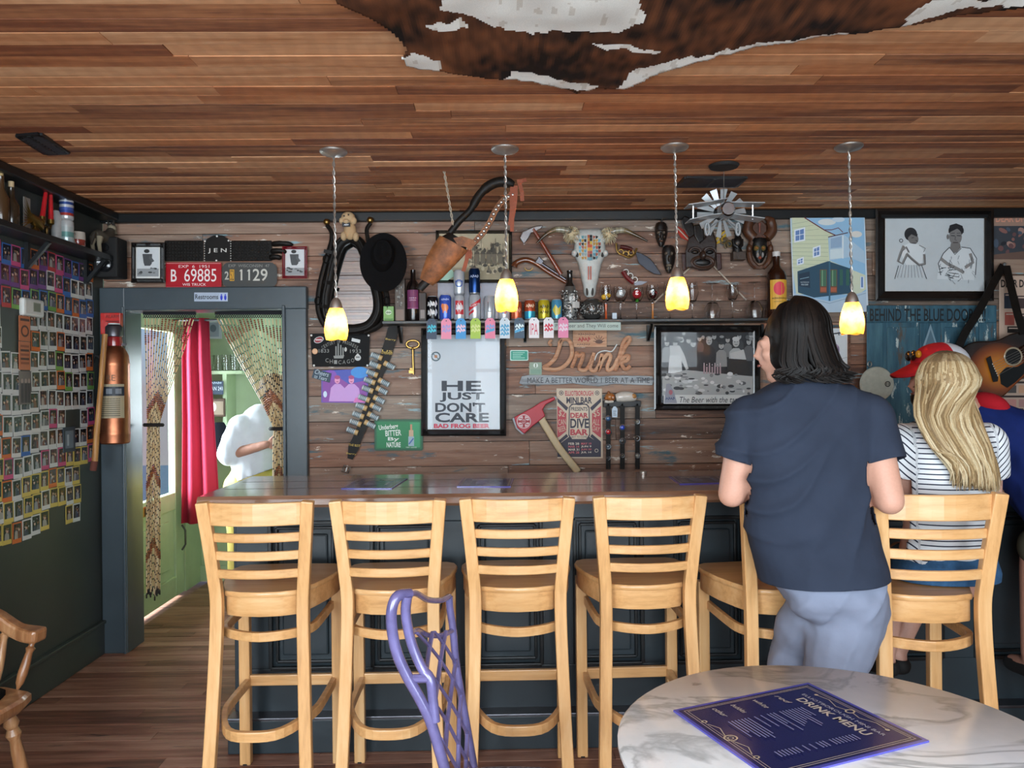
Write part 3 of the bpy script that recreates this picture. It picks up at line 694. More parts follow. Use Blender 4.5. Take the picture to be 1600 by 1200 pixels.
for s_ in (-1, 1):
    MB().bar(spl([cc(-.22, s_*.06, .80), cc(-.2, s_*.16, .785), cc(-.08, s_*.235, .75), cc(.05, s_*.25, .69), cc(.14, s_*.245, .635), cc(.228, s_*.235, .62)], 5), [.05]*21+[.06, .068, .072, .07, .06], .046).build('arm', 'maple_old', t, .01)
MB().bar(spl([cc(-.17, -.2, .76), cc(-.235, -.1, .81), cc(-.25, 0, .815), cc(-.235, .1, .81), cc(-.17, .2, .78)], 5), .035, .075).build('back_rail', 'maple_old', t, .012)
tp = [(.3, 0), (.45, .05), (.8, .12), (1, .3), (.95, .5), (.7, .75), (.9, .8), (1, .83), (.6, .87), (.55, 1)]
for k, (x, y) in enumerate([(.18, -.2), (.09, -.21), (-.02, -.205), (-.12, -.18), (-.2, -.1), (-.22, 0), (-.2, .1), (-.12, .18), (-.02, .205), (.09, .21), (.18, .2)]):
    p0, p1 = cc(x*.95, y*.95, .45), cc(x*1.1, y*1.18, (.605 if x > .15 else .66 if x > .05 else .72) if abs(y) > .19 else .76)
    MB().tube([p0.lerp(p1, v) for _, v in tp], [.016*r_ for r_, _ in tp], 10).build('spindle', 'maple_old', t)
lp = [(.6, 0), (.75, .05), (.9, .1), (1.25, .16), (.85, .2), (1.25, .25), (.85, .3), (1.0, .4), (1.1, .6), (.8, .9), (.7, 1)]
for sx, sy in ((1, 1), (1, -1), (-1, 1), (-1, -1)):
    p0, p1 = cc(sx*.16, sy*.15, .41), cc(sx*.21, sy*.2, 0)
    MB().tube([p0.lerp(p1, v) for _, v in lp], [.02*r_ for r_, _ in lp], 10).build('leg', 'maple_old', t)
for sy in (-1, 1): MB().tube([cc(-.19, sy*.178, .17), cc(0, sy*.178, .17), cc(.19, sy*.178, .17)], [.01, .016, .01], 8).build('stretcher', 'maple_old', t)
# ============================================================ THINGS ON THE BACK WALL
def octo(x0, y0, x1, y1, r=3, n=4):
    o = []
    for cx, cy, a0 in ((x1-r, y0+r, -PI/2), (x1-r, y1-r, 0), (x0+r, y1-r, PI/2), (x0+r, y0+r, PI)):
        o += [(cx+r*math.cos(a0+PI/2*k/n), cy+r*math.sin(a0+PI/2*k/n)) for k in range(n+1)]
    return o
def base(x0, x1, y1, off=0.0): return P((x0+x1)/2, y1, off)
def framed(name, label, x0, y0, x1, y1, bw, d, mat, art, glass=True, cat='picture', outcol=None, mat2='#e8e6e0'):
    t = thing(name, label, cat, base(x0, x1, y1))
    def rg(i, off): return [P(x0+i, y0+i, off), P(x1-i, y0+i, off), P(x1-i, y1-i, off), P(x0+i, y1-i, off)]
    MB(outcol or '#141110').loft([rg(0, 0), rg(0, d), rg(bw*.25, d*1.05), rg(bw*.8, d*.5), rg(bw, d*.45), rg(bw, 0)], cap=False, sm=False).build('frame', mat, t)
    a = Art(None, d*.25); a.rect(x0+bw*.9, y0+bw*.9, x1-bw*.9, y1-bw*.9, mat2); art(a); a.done('print', t)
    if glass: MB().plate([(x0+bw*.9, y0+bw*.9), (x1-bw*.9, y0+bw*.9), (x1-bw*.9, y1-bw*.9), (x0+bw*.9, y1-bw*.9)], d*.42, d*.44).build('glass', 'picture_glass', t)
    return t
def card(name, label, cat, poly, off, th, col, art=None, mat='print', edge=None, group=None, tm='print'):
    cx = [p[0] for p in poly]; t = thing(name, label, cat, base(min(cx), max(cx), max(p[1] for p in poly)), group)
    MB(col).plate(poly, off, off+th, col, edge=edge).build('board', mat, t)
    if art: a = Art(None, off+th); art(a); a.done('print', t, tm)
    return t
def rq(x0, y0, x1, y1): return [(x0, y0), (x1, y0), (x1, y1), (x0, y1)]

# small framed photo left of the belt
def fig_bw(x, y, w, h):
    def f(a):
        a.rect(x, y, x+w, y+h, '#d9dbdc'); a.rect(x, y+h*.72, x+w, y+h, '#9a9c9d'); a.ellp(x+w*.45, y+h*.1, w*.13, h*.07, '#2c2c2c')
        a.poly([(x+w*.25, y+h*.2), (x+w*.7, y+h*.2), (x+w*.68, y+h*.55), (x+w*.6, y+h*.62), (x+w*.35, y+h*.62), (x+w*.3, y+h*.5)], '#4c4e50')
        a.poly([(x+w*.6, y+h*.25), (x+w*.8, y+h*.45), (x+w*.7, y+h*.5), (x+w*.55, y+h*.35)], '#5a5c5d')
        for k in range(9): a.ellp(x+w*R_(.1, .9), y+h*R_(.7, .92), w*R_(.05, .12), h*.03, random.choice(['#2b2b2b', '#454545', '#777777']), 8)
    return f
framed('small_picture', 'deep black framed photo of a person, left of the red licence plate', 205, 379, 257, 442, 7, .055, 'frame_black', fig_bw(214, 388, 34, 44))
framed('small_picture', 'small photo in a rounded red frame above the doorway corner', 441, 385, 480, 435, 4.5, .03, 'gloss', fig_bw(445, 389, 31, 41), outcol='#7c1420')
# alligator belt with name plaque
t = thing('name_belt', 'black alligator leather belt with an arched plaque reading JEN', 'belt', base(257, 460, 408))
for x0, x1 in ((257, 318), (361, 425)):
    mb = MB('#15130f'); mb.plate(octo(x0, 376, x1, 408, 2), 0, .012, '#131210'); n_ = int((x1-x0)/5)
    for i in range(n_):
        for j in range(6): c = P(x0+3+i*(x1-x0-4)/n_, 379+j*5.2, .012); mb.box(c, (4*S, .008, 4.2*S), None, '#1b1916')
    mb.build('strap', 'black_leather', t, .003)
mb = MB('#0c0b0a'); mb.plate([(319, 378), (324, 373), (333, 368), (340, 367), (348, 368), (356, 373), (361, 378), (361, 408), (319, 408)], .002, .02); mb.build('plaque', 'black_leather', t, .002)
for i, (x0, y0, x1, y1) in enumerate(((425, 377, 458, 386), (424, 389, 448, 397), (422, 399, 440, 406))):
    MB().tube(spl([P(x0, (y0+y1)/2, .012), P((x0+x1)/2, (y0+y1)/2-1, .022), P(x1, (y0+y1)/2+1, .012)], 4), [.012, .016, .016, .016, .014, .015, .015, .012, .004], 8).build('claw', 'black_leather', t)
a = Art(None, .021); a.text('J E N', 325, 388, 354, 396, '#d8d4cc', bold=.01)
for k in range(9): a.ellp(319.5, 377+k*3.8, .9, .9, '#cfcbc4', 6); a.ellp(360.5, 377+k*3.8, .9, .9, '#cfcbc4', 6)
a.ellp(339, 369, 1.6, 1.6, '#e5e2dc', 8); a.ellp(320, 377, 1.4, 1.4, '#e5e2dc', 8); a.ellp(357, 376, 1.4, 1.4, '#e5e2dc', 8); a.ellp(338, 407, 1.4, 1.4, '#e5e2dc', 8); a.done('lettering', t)
# licence plates
def art(a):
    a.text('EXP  6  1951', 279, 414, 327, 418.5, '#e9dfdd'); a.text('B', 267, 421, 276, 440, '#efe6e3', bold=.01); a.text('69885', 288, 420, 338, 440, '#efe6e3'); a.text('WIS TRUCK', 285, 442.5, 322, 446.5, '#efe6e3')
    for x0, y0, x1, y1 in ((260, 411, 345, 412), (260, 448.5, 345, 449.5)): a.rect(x0, y0, x1, y1, '#c98a8a')
card('licence_plate', 'red licence plate reading B 69885 WIS TRUCK over the doorway', 'licence plate', octo(259, 410, 346, 450, 2), .02, .003, '#b3202c', art, 'gloss')
def art(a):
    a.text('EXP  WISCONSIN  47', 357, 413, 421, 417.5, '#8b8b85'); a.text('2', 351, 424, 357.5, 437, '#b9b6ab', bold=.02); a.rect(359, 421, 366, 439, '#d29b23'); a.text('52', 360, 422, 365, 438, '#3a2c10')
    for x in (376, 388): a.rect(x, 421, x+2.6, 438, '#c9c6bb'); a.poly([(x-2, 424), (x, 421), (x+1, 424)], '#c9c6bb')
    a.text('29', 395, 420, 418, 439, '#c9c6bb', bold=.01)
card('licence_plate', 'dark rounded licence plate reading 2 1129 beside the red plate', 'licence plate', octo(347, 410, 433, 449, 11), .018, .003, '#3a3a38', art, 'paint')
def art(a):
    a.text('Restrooms', 305, 460, 341, 467.5, '#151518', bold=.015)
    a.rect(343, 458.5, 355, 469.5, '#b7c3dd')
    for x in (346, 352): a.ellp(x, 460.6, 1.2, 1.2, '#1c2fbf', 8); a.poly([(x-1.6, 462), (x+1.6, 462), (x+1.9, 466), (x+.8, 469), (x-.8, 469), (x-1.9, 466)], '#1c2fbf')
card('restrooms_sign', 'small pale Restrooms sign on the blue door head', 'sign', rq(303.5, 457, 356, 471), .052, .004, '#aab6c8', art)

# ---- horse collar mirror
t = thing('horse_collar', 'black leather horse collar framing a pear shaped mirror', 'horse collar', base(497, 606, 520))
loop = spl([P(*q) for q in ((548, 371, .05), (531, 382, .06), (521, 408, .07), (514, 440, .075), (509, 470, .075), (513, 496, .07), (530, 511, .065), (553, 515, .065), (577, 508, .07), (590, 488, .075), (590, 462, .075), (581, 430, .07), (571, 400, .07), (562, 380, .06), (548, 371, .05))], 4)[:-1]
MB().tube(loop, .03, 10, close=True, up=(0, 1, 0)).build('padded_collar', 'black_leather', t)
MB().tube([p+Vector((0, -.026, 0))+(p-P(552, 450, .07))*.045 for p in loop], .009, 6, close=True, up=(0, 1, 0)).build('piping', 'black_leather', t)
for pts in (((511, 352, .06), (518, 364, .07), (516, 385, .075), (507, 415, .085), (499, 450, .085), (497, 482, .08), (507, 508, .075), (530, 521, .07)), ((579, 349, .06), (573, 360, .07), (578, 385, .075), (592, 420, .085), (603, 455, .085), (605, 485, .08), (594, 508, .075), (570, 520, .07))):
    hm = MB().tube(spl([P(*q) for q in pts], 4), [.012]*8+[.015]*21, 8).build('hame', 'black_leather', t)
    MB().ell(P(pts[0][0]-.5, pts[0][1]-5, .06), .019, 12, 8).build('brass_ball', 'brass', hm)
for x, y in ((510, 405), (497, 470), (604, 470)): MB().tube([P(x+5*math.cos(q), y+6*math.sin(q), .1) for q in (2*PI*k/12 for k in range(12))], .004, 5, close=True).build('ring', 'black_iron', t)
for pts in (((505, 440, .1), (520, 443, .12)), ((500, 478, .1), (516, 480, .12)), ((520, 395, .09), (506, 392, .1))): MB().bar([P(*q) for q in pts], .004, .02).build('strap', 'black_leather', t)
cq = [P(552, 450, .04).lerp(Vector((p.x, YW-.04, p.z)), .93) for p in loop]; zt_ = max(p.z for p in cq); cq = [Vector((p.x, YW-.012-(zt_-p.z)*.085, p.z)) for p in cq]
MB().add(cq+[p+Vector((0, .004, 0)) for p in cq], [list(range(len(cq))), list(range(len(cq), 2*len(cq)))[::-1]]).build('mirror_glass', 'mirror', t)
# plush
t = thing('plush_animal', 'small cream plush animal perched on top of the horse collar', 'plush toy', base(530, 564, 375, .08))
MB('#c9a982').ell(P(544, 341, .09), (.040, .036, .036), 14, 10).ell(P(534, 345, .105), (.016, .016, .018)).ell(P(552, 345, .10), (.02, .018, .022)).ell(P(541, 346, .125), (.018, .016, .014)).build('head', 'cloth', t)
MB('#c2a078').ell(P(547, 361, .09), (.036, .032, .05), 14, 10).build('body', 'cloth', t)
for x, y in ((537, 369), (556, 370)): MB('#c9a982').ell(P(x, y, .10), (.018, .028, .026)).build('leg', 'cloth', t)
for x, y in ((537.5, 337.5), (544.5, 335.5)): MB('#201510').ell(P(x, y, .125), .005, 8, 6).build('eye', 'gloss', t)
MB('#181a20').box(P(541, 351, .128), (.044, .006, .022), None).build('neck_tag', 'paint', t)
a = Art(None, .1315); a.squig(537.5, 349.5, 544.5, 352.5, '#d8dadc', .3, 3); a.done('lettering', t)
# hat
t = thing('cowboy_hat', 'black felt cowboy hat hanging on the horse collar', 'hat', base(562, 636, 455, .1))
def er(cx, cy, rx, ry, off, wob=0, n=40): return [P(cx+rx*math.cos(q), cy+ry*math.sin(q), .03+off+wob*abs(math.cos(q))**2) for q in (2*PI*k/n for k in range(n))]
MB().loft([er(599, 410, 37, 46, .105, .05), er(599, 410, 36, 45, .098, .045), er(599, 408, 29, 37, .09, .025), er(598, 402, 21, 28, .095, .005), er(598, 399, 19, 25, .13), er(598, 396, 17, 22, .185), er(598, 394, 14, 19, .205), er(598, 393, 10, 16, .2), er(598, 392, 4, 12, .178), er(598, 392, 1, 4, .17)], cap=True).build('brim_and_crown', 'felt', t, ang=70)
MB().loft([er(598, 402.5, 21.6, 28.6, .097), er(598, 401.5, 20.6, 27.6, .115)], cap=False).build('hat_band', 'black_leather', t)

# ---- century plaque with stickers
def art(a):
    G = '#8d8d88'
    for k, ch_ in enumerate('CENTURY OF PROGRESS'):
        f = k/18*2-1; x = 531+f*27; y = 534+f*f*9
        if ch_ != ' ': a.text(ch_, x-1.1, y-2.6, x+1.1, y+2.6, G, rot=f*.5)
    a.text('1833', 498, 545.5, 514, 551, G); a.text('1933', 547, 546, 564, 551.5, G)
    for x, y in ((524, 541), (527.5, 537), (531.5, 539), (535, 543)): a.rect(x, y, x+2, 559, G)
    a.poly([(521, 556), (538, 555), (536, 560), (522, 560)], G)
    for k, ch_ in enumerate('CHICAGO'): f = k/6*2-1; x = 531+f*20; y = 566-f*f*3; a.text(ch_, x-2.4, y-3, x+2.4, y+3, G)
    a.ellp(498, 531, 8, 5, '#b9b9b9', 14, -.35); a.ellp(498, 531, 6.5, 4, '#9c2a33', 14, -.35); a.rect(493, 530, 503, 532, '#d8c9c9')
    a.poly([(550, 528), (563, 531), (562, 536), (549, 533)], '#d6d6d3'); a.ellp(492, 549, 4.5, 4.5, '#d9a074'); a.ellp(492, 549, 3.4, 3.4, '#e3b289'); a.ellp(540, 546, 2, 3.5, '#b8b8b2'); a.ellp(559, 559, 5, 4.6, '#c4c4c0'); a.rect(556, 557, 562, 559, '#6b6b6b'); a.poly([(556, 555), (559, 552), (562, 555)], '#c4c4c0')
    for x, y in ((486.5, 524), (576, 524), (490.5, 571), (574, 571)): a.ellp(x, y, 1.7, 1.7, '#d8d8d4', 8)
card('metal_plaque', 'black plaque reading Century of Progress Chicago with stickers', 'sign', [(484.5, 521), (578, 521.5), (576.5, 573), (488, 573)], .012, .006, '#0d0d0e', art, 'matte')
# pink and blue photo print with little sign over its corner
def art(a):
    a.poly([(504, 579), (573, 577), (573, 629), (504, 628)], '#4a57b5')
    a.poly([(504, 596), (530, 590), (545, 600), (573, 594), (573, 629), (504, 628)], '#8b4aa0'); a.ellp(562, 582, 14, 9, '#3f8fd8'); a.ellp(516, 586, 10, 8, '#8552b8')
    for x, s_ in ((527, 1), (549, .95)):
        a.poly([(x-13, 627), (x-10, 606), (x-4, 600), (x+5, 600), (x+12, 607), (x+15, 627)], '#c99ad6'); a.ellp(x, 594, 4.2, 5.6, '#e39ac0'); a.ellp(x, 589.5, 4.6, 3, '#a8487f'); a.ellp(x, 596.5, 2, .8, '#b05a8a')
    a.poly([(555, 622), (570, 618), (574, 624), (573, 629), (552, 629)], '#d977b8'); a.ellp(508, 616, 3, 5, '#d0e0f0')
card('photo_print', 'pink and blue print of two people drinking, below the Chicago plaque', 'photo', [(502, 579), (575, 576), (576, 630), (502, 629)], .004, .002, '#6a55a8', art)
card('little_sign', 'small dark blue Cheers to Years sign on the corner of the pink print', 'sign', [(491, 576), (518, 583.5), (515, 598), (487, 590)], .01, .004, '#2e4352', lambda a: (a.text('Cheers', 492, 579.5, 514, 586.5, '#b7c7d0', rot=.25, shear=.2), a.text('to Years', 491, 587, 511, 593, '#b7c7d0', rot=.25, shear=.2)))
# ---- bandolier
t = thing('cartridge_belt', 'dark leather cartridge belt hung aslant with two rows of cartridges', 'belt', base(536, 620, 742))
ax = spl([P(*q) for q in ((616, 508, .02), (611, 528, .02), (604, 552, .02), (591, 587, .02), (578, 630, .02), (565, 669, .02), (554, 695, .02), (547, 717, .02))], 5)
MB().bar(ax, [.04, .045]+[.062]*12+[.052]*16+[.06]*(len(ax)-34)+[.05, .042, .035, .03], .006, (0, 1, 0)).build('strap', 'black_leather', t)
for x, y, r_ in ((518+23, 733, 1),):
    MB().tube([P(541+6.5*math.cos(q+.35)*1.1, 733+6*math.sin(q+.35), .03) for q in (PI/4+PI/2*k for k in range(4))], .007, 6, close=True).build('buckle', 'nickel', t); MB().bar([P(543, 727, .033), P(540, 738, .033)], .005, .004, (0, 1, 0)).build('buckle_prong', 'nickel', t)
mb = MB(); mb.tube([Vector((-.032, 0, 0)), Vector((.016, 0, 0))], .0155, 10, '#b9c4c6')
for k in range(4): mb.tube([Vector((-.022+k*.009, 0, 0)), Vector((-.018+k*.009, 0, 0))], .0159, 10, '#56666e')
mb.tube([Vector((.016, 0, 0)), Vector((.034, 0, 0))], .0162, 10, '#c9a672'); pro = mb.build('cartridge', 'paint', origin=(0, 0, 0)); pd = pro.data; bpy.data.objects.remove(pro)
for zx, zy, rt in [(547, 262, 0), (537, 325, 0), (515, 385, 0), (497, 440, 0), (482, 500, 0), (457, 565, 0), (437, 625, 0), (415, 685, 0), (395, 740, 0), (372, 800, 0), (640, 328, 1), (600, 450, 1), (585, 508, 1), (565, 575, 1), (541, 630, 1), (522, 693, 1), (500, 753, 1)]:
    o = bpy.data.objects.new('cartridge', pd); COL.objects.link(o); o.parent = t; p = P(470+zx/4.615, 500+zy/4.615, .034)
    o.location = p-t.location; o.rotation_euler = (0, math.radians(22 if not rt else 208), 0)
a = Art(None, .0245); 
for y, s_, x in ((531, 'Barry', 610.5), (549, 'US', 605), (552, 'GOVERNMENT', 604.5), (696, 'THE BEST', 554), (709.5, 'Barry', 549)): w_ = 8 if len(s_) < 6 else 9; a.text(s_, x-w_, y-2, x+w_, y+1.6, '#d8b552', rot=.12)
a.done('lettering', t)
# key
mb = MB(); mb.tube([P(645+10*math.cos(q), 538+6.2*math.sin(q), .02) for q in (2*PI*k/20 for k in range(20))], .0065, 8, close=True); mb.tube([P(645, 544, .02), P(646, 585, .02)], .007, 8); mb.box(P(642, 581, .02), (.022, .012, .018)); mb.box(P(642.5, 576.5, .02), (.014, .012, .008)); mb.ell(P(645, 545, .02), (.012, .01, .008))
tag(mb.build('brass_key', 'brass'), 'large brass skeleton key hanging left of the frog poster', 'key')
# green tin sign
def art(a):
    a.poly(octo(587, 657, 659, 702, 2), '#1e6b45'); a.poly(octo(589, 659, 657, 700, 2), '#23804f'); a.poly([(640, 660), (656, 660), (656, 699), (646, 699)], '#3a9a6a')
    a.text('Underberg', 592, 663, 622, 673, '#dfe7e0', rot=-.1, bold=.02); a.text('BITTER', 602, 672, 627, 681, '#dfe7e0', rot=-.06, bold=.02); a.text('By', 606, 683, 624, 690, '#dfe7e0', bold=.02); a.text('NATURE', 604, 691, 626, 699, '#dfe7e0', bold=.03)
    a.poly([(638, 682), (647, 682), (647, 697), (638, 697)], '#9fb7c4'); a.line([(639, 694), (646, 685)], 2, '#3f66a8'); a.poly([(639, 682), (646, 682), (646, 672), (639, 672)], '#c9a98a'); a.rect(641, 663, 644, 672, '#c98f6f'); a.text('VERY GOOD', 634, 698, 651, 700, '#dfe7e0')
card('tin_sign', 'green tin sign reading Underberg Bitter by Nature', 'sign', octo(585, 655, 661, 704, 3), .008, .006, '#155235', art, 'paint')
# ---- frog beer poster (no mascot)
def art(a):
    a.rect(667, 524, 781, 671, '#c9d0d6')
    a.ring(681, 557, 5.5, 7.5, '#46606a'); a.line([(677, 553), (686, 562)], 1.2, '#46606a'); a.ellp(681, 557, 2.5, 2.5, '#b8805a')
    a.text('HE', 690, 595, 752, 611, '#2a313d', bold=.03); a.text('JUST', 687, 613, 757, 628, '#2a313d', bold=.03); a.text("DON'T", 680, 629, 758, 644, '#2a313d', bold=.03); a.text('CARE', 680, 645, 764, 660, '#2a313d', bold=.03); a.text('BAD FROG BEER', 678, 662, 765, 669, '#d2264a', bold=.04)
framed('framed_poster', 'black framed poster reading He Just Dont Care', 658, 513, 791, 681, 10, .05, 'frame_black', art)
# galvanised panel behind the cans
tag(MB().plate(rq(684, 437, 783, 498), 0, .004).build('galvanised_sheet', 'steel_dark'), 'grey galvanised metal sheet behind the cans on the shelf', 'panel')
# ---- etched town print
def art(a):
    a.rect(684, 363, 797, 439, '#b9ab8c'); a.rect(684, 418, 797, 439, '#a39678'); random.seed(3)
    for k in range(90):
        x = R_(730, 788); y = R_(380, 428); a.ellp(x, y, R_(1, 4), R_(1, 5), random.choice(['#3b352a', '#5b5242', '#7c715c', '#cabd9e']), 7)
    for k in range(14): x = R_(735, 790); a.rect(x, R_(370, 392), x+.8, 415, '#4b4335')
    for k in range(5): x = 742+k*9; a.rect(x, 397+R_(-4, 4), x+7, 412, '#6b614e'); a.poly([(x-1, 397), (x+3.5, 390), (x+8, 397)], '#463e30')
    a.poly([(686, 428), (706, 421), (712, 430), (700, 438), (686, 438)], '#9fc3ad')
framed('framed_print', 'black framed sepia town etching behind the hanging rawhide scabbard', 681, 360, 800, 442, 5, .03, 'frame_black', art)

# ---- shelf with brackets
ZS = P(900, 499, .14).z
XS0, XS1 = P(597, 500, .14).x, P(1215, 500, .14).x
sh = thing('wall_shelf', 'long black plank shelf of cans, bottles and glasses on the back wall', 'shelf', ((XS0+XS1)/2, YW-.075, ZS-.03))
slab('shelf_board', XS0, XS1, YW-.15, YW, ZS-.018, ZS, 'black_paint', sh, .003)
for px in (627, 820, 1012, 1190): 
    x = P(px, 510).x; MB().bar([(x, YW-.008, ZS-.026), (x, YW-.008, ZS-.12)], .016, .014, (0, 1, 0)).bar([(x, YW-.01, ZS-.11), (x, YW-.12, ZS-.03)], .014, .014).build('bracket', 'black_iron', sh)
SF = .075; s2 = (YW-SF)/FPX
def shp(px): q = P(px, 498, SF); return Vector((q.x, q.y, ZS))
def can(px, h, r, bands, label, art=None, z0=0, mat='can', name='beer_can', top='#b9bcc0'):
    c = shp(px)+Vector((0, 0, z0)); H = h
    prof = [(r*.78, 0), (r*.9, .002), (r, .010)]; cols = ['#a9acb0', '#a9acb0']
    zz = .010; tot = sum(b_[0] for b_ in bands)
    for f, cl in bands: zz += (H-.026)*f/tot; prof.append((r, zz)); cols.append(cl)
    prof += [(r*.82, H-.004), (r*.80, H), (r*.74, H-.004)]; cols += [bands[-1][1], top, top]
    t = thing(name, label, 'can', c, 'cans on the wall shelf')
    MB().lathe(prof, c, 20, None, None, cols).build('body', mat, t)
    if art:
        def fn(u, v, off): q = u/r; return c+Vector(((r+off)*math.sin(q), -(r+off)*math.cos(q), v))
        a = Art(fn, .0003, .0001, r*.3); art(a, r, H); a.done('label_print', t, 'print_gloss')
    return t
T = lambda s_, col, z0, z1, w=.8, **k: (lambda a, r, H: a.squig(-r*w, H*z1, r*w, H*z0, col, .22, 4))
def both(*fs): return lambda a, r, H: [f(a, r, H) for f in fs]
can(676, .142, .031, [(1, '#15151a')], 'black can with white script left of the blue can', both(T('WILD', '#d8d8d8', .55, .82, 1, bold=.03), T('ALE', '#cfcfcf', .2, .5, 1, bold=.03)))
can(696, .15, .033, [(1, '#3f5fc8')], 'tall blue can with an orange animal on its label', lambda a, r, H: (a.ellp(0, H*.5, r*.6, H*.14, '#e0824f'), a.ellp(-r*.4, H*.56, r*.3, H*.09, '#e0824f'), a.rect(-r*.4, H*.3, -r*.2, H*.45, '#e0824f'), a.rect(r*.15, H*.3, r*.35, H*.45, '#e0824f'), a.squig(-r*.7, H*.86, r*.7, H*.76, '#c9d4f0')))
can(718, .146, .031, [(1, '#c9cdd2')], 'silver can with red vertical lettering, under a white can', lambda a, r, H: (a.rect(-r*.75, H*.25, r*.85, H*.78, '#c23a40'), a.squig(-r*.6, H*.7, r*.7, H*.35, '#e6e0e0', .1)))
can(718, .14, .031, [(1, '#cfd5db')], 'white can with a blue band stacked on the silver and red can', lambda a, r, H: (a.ring(0, H*.45, r*.5, r*.7, '#4763a8'), a.squig(-r*.8, H*.6, r*.8, H*.48, '#4763a8')), .147)
can(742, .148, .034, [(1, '#c5c9ce')], 'white can with two red diagonal stripes, under a navy can', lambda a, r, H: (a.poly([(-r*1.2, H*.35), (r*1.2, H*.7), (r*1.2, H*.86), (-r*1.2, H*.51)], '#cc2f38'), a.poly([(-r*1.2, H*.2), (-r*.1, H*.33), (-r*.1, H*.43), (-r*1.2, H*.28)], '#cc2f38'), a.text('Red Stripe', -r*.8, H*.64, r*.9, H*.56, '#eeeeee', rot=.35)))
can(742, .148, .032, [(1, '#1c3d74')], 'metallic navy can stacked on the red striped can', T('LITE', '#aebfe0', .62, .74), .149, 'metalv')
can(765, .14, .032, [(1, '#b9bdc2')], 'plain silver can left of the second pendant lamp', lambda a, r, H: (a.rect(-r*.3, H*.35, -r*.15, H*.75, '#50555c'), a.rect(-r*.3, H*.35, r*.3, H*.38, '#50555c'), a.rect(r*.1, H*.4, r*.15, H*.75, '#50555c')))
can(788, .14, .032, [(.5, '#c6cbd2'), (.5, '#d9dce0')], 'white can with a colourful crest half behind the second pendant lamp', lambda a, r, H: (a.ellp(0, H*.4, r*.5, H*.15, '#46619e'), a.ellp(.005, H*.36, r*.3, H*.1, '#c26a3c')))
can(807, .112, .031, [(1, '#c65b38')], 'orange red can just right of the second pendant lamp', T('IPA', '#e0a080', .4, .65))
can(828, .118, .031, [(.45, '#2a93bd'), (.55, '#a9492b')], 'can with rust red top half and bright blue bottom half', T('PALE', '#dcb89a', .6, .8))
can(850, .118, .033, [(1, '#c9b62a')], 'yellow can left of the light blue can', both(T('BITTER', '#57501c', .55, .75), T('GOLD', '#57501c', .3, .48)))
can(870, .118, .031, [(1, '#55a3cc')], 'light blue and yellow can left of the patterned bottle', lambda a, r, H: (a.poly([(-r*.9, H*.5), (-r*.3, H*.75), (r*.2, H*.55), (r*.8, H*.7), (r*.6, H*.3), (-r*.3, H*.2)], '#cfc04a')))
def boxed(px, w, h, d, col, label, cat, name, art=None, mat='paint'):
    c = shp(px); t = thing(name, label, cat, c)
    MB(col).box(c+Vector((0, 0, h/2)), (w, d, h)).build('body', mat, t, .002)
    if art: a = Art(lambda u, v, off: c+Vector((u, -d/2-off, v)), .0005); art(a, w, h); a.done('label_print', t)
    return t
boxed(608, .058, .086, .04, '#7fae62', 'small green carton at the left end of the shelf', 'box', 'small_carton', lambda a, w, h: (a.ellp(0, h*.6, w*.3, h*.16, '#cfe0c0'), a.squig(-w*.25, h*.68, w*.25, h*.52, '#2f5a2a'), a.rect(-w*.4, h*.1, w*.4, h*.2, '#5c8a46')))
boxed(626, .055, .24, .05, '#574a40', 'tall weathered wooden block beside the green carton', 'block', 'wooden_block', lambda a, w, h: (a.rect(-w*.4, .0, w*.4, h*.28, '#8a7468'), [a.ellp(R_(-.4, .4)*w, R_(.35, .95)*h, R_(.002, .006), R_(.003, .009), random.choice(['#8d8d86', '#332b26', '#706a62']), 7) for _ in range(26)]))
boxed(661, .04, .16, .05, '#30221d', 'narrow dark box between the wine bottle and the black can', 'box', 'dark_box', lambda a, w, h: a.rect(-w*.3, h*.1, w*.3, h*.4, '#8d8580'))
boxed(960, .026, .04, .02, '#c7d3de', 'tiny white card box on the shelf between the painted glasses', 'box', 'tiny_box')
def bottle(px, prof, cols, label, art, r, mat='gloss', name='wine_bottle', parts=()):
    c = shp(px); t = thing(name, label, 'bottle', c); MB().lathe(prof, c, 24, None, None, cols).build('glass_body', mat, t)
    a = Art(lambda u, v, off: c+Vector(((r+off)*math.sin(u/r), -(r+off)*math.cos(u/r), v)), .0004, .0001, r*.3); art(a); a.done('label_print', t); return t
D_ = '#17100f'
bottle(646, [(.036, 0), (.038, .005), (.038, .19), (.03, .215), (.015, .235), (.014, .285), (.015, .29), (.012, .29)], [D_]*7, 'dark wine bottle with a purple label, under the scabbard tip', lambda a: (a.rect(-.034, .07, .034, .175, '#7a3560'), a.rect(-.02, .128, .024, .132, '#d8c0d0'), a.squig(-.02, .125, .02, .112, '#cfa8c0'), a.rect(-.034, .07, .034, .075, '#a05a85')), .038)
t = bottle(891, [(.037, 0), (.039, .006), (.039, .13), (.04, .15), (.03, .19), (.016, .215), (.0155, .27), (.017, .272), (.017, .28), (.012, .28)], ['#8c8c88']*3+['#55524e', '#1c1a18', '#1c1a18', '#141312', '#141312', '#141312'], 'bottle covered in black and white scribbled pattern, black neck', lambda a: ([a.ellp(R_(-.055, .055), R_(.005, .165), R_(.001, .005), R_(.002, .008), random.choice(['#141414', '#141414', '#d9d9d5', '#2c2c2c']), 6, R_(0, 3)) for _ in range(240)], a.rect(.004, .065, .034, .10, '#c4c4c0'), a.rect(-.006, .105, .014, .128, '#d0d0cc'), a.text('7', 0, .124, .008, .108, '#202020')), .0395, 'gloss', 'patterned_bottle')
c = shp(925); t = thing('patterned_vase', 'round black and white patterned globe vase on the shelf', 'vase', c)
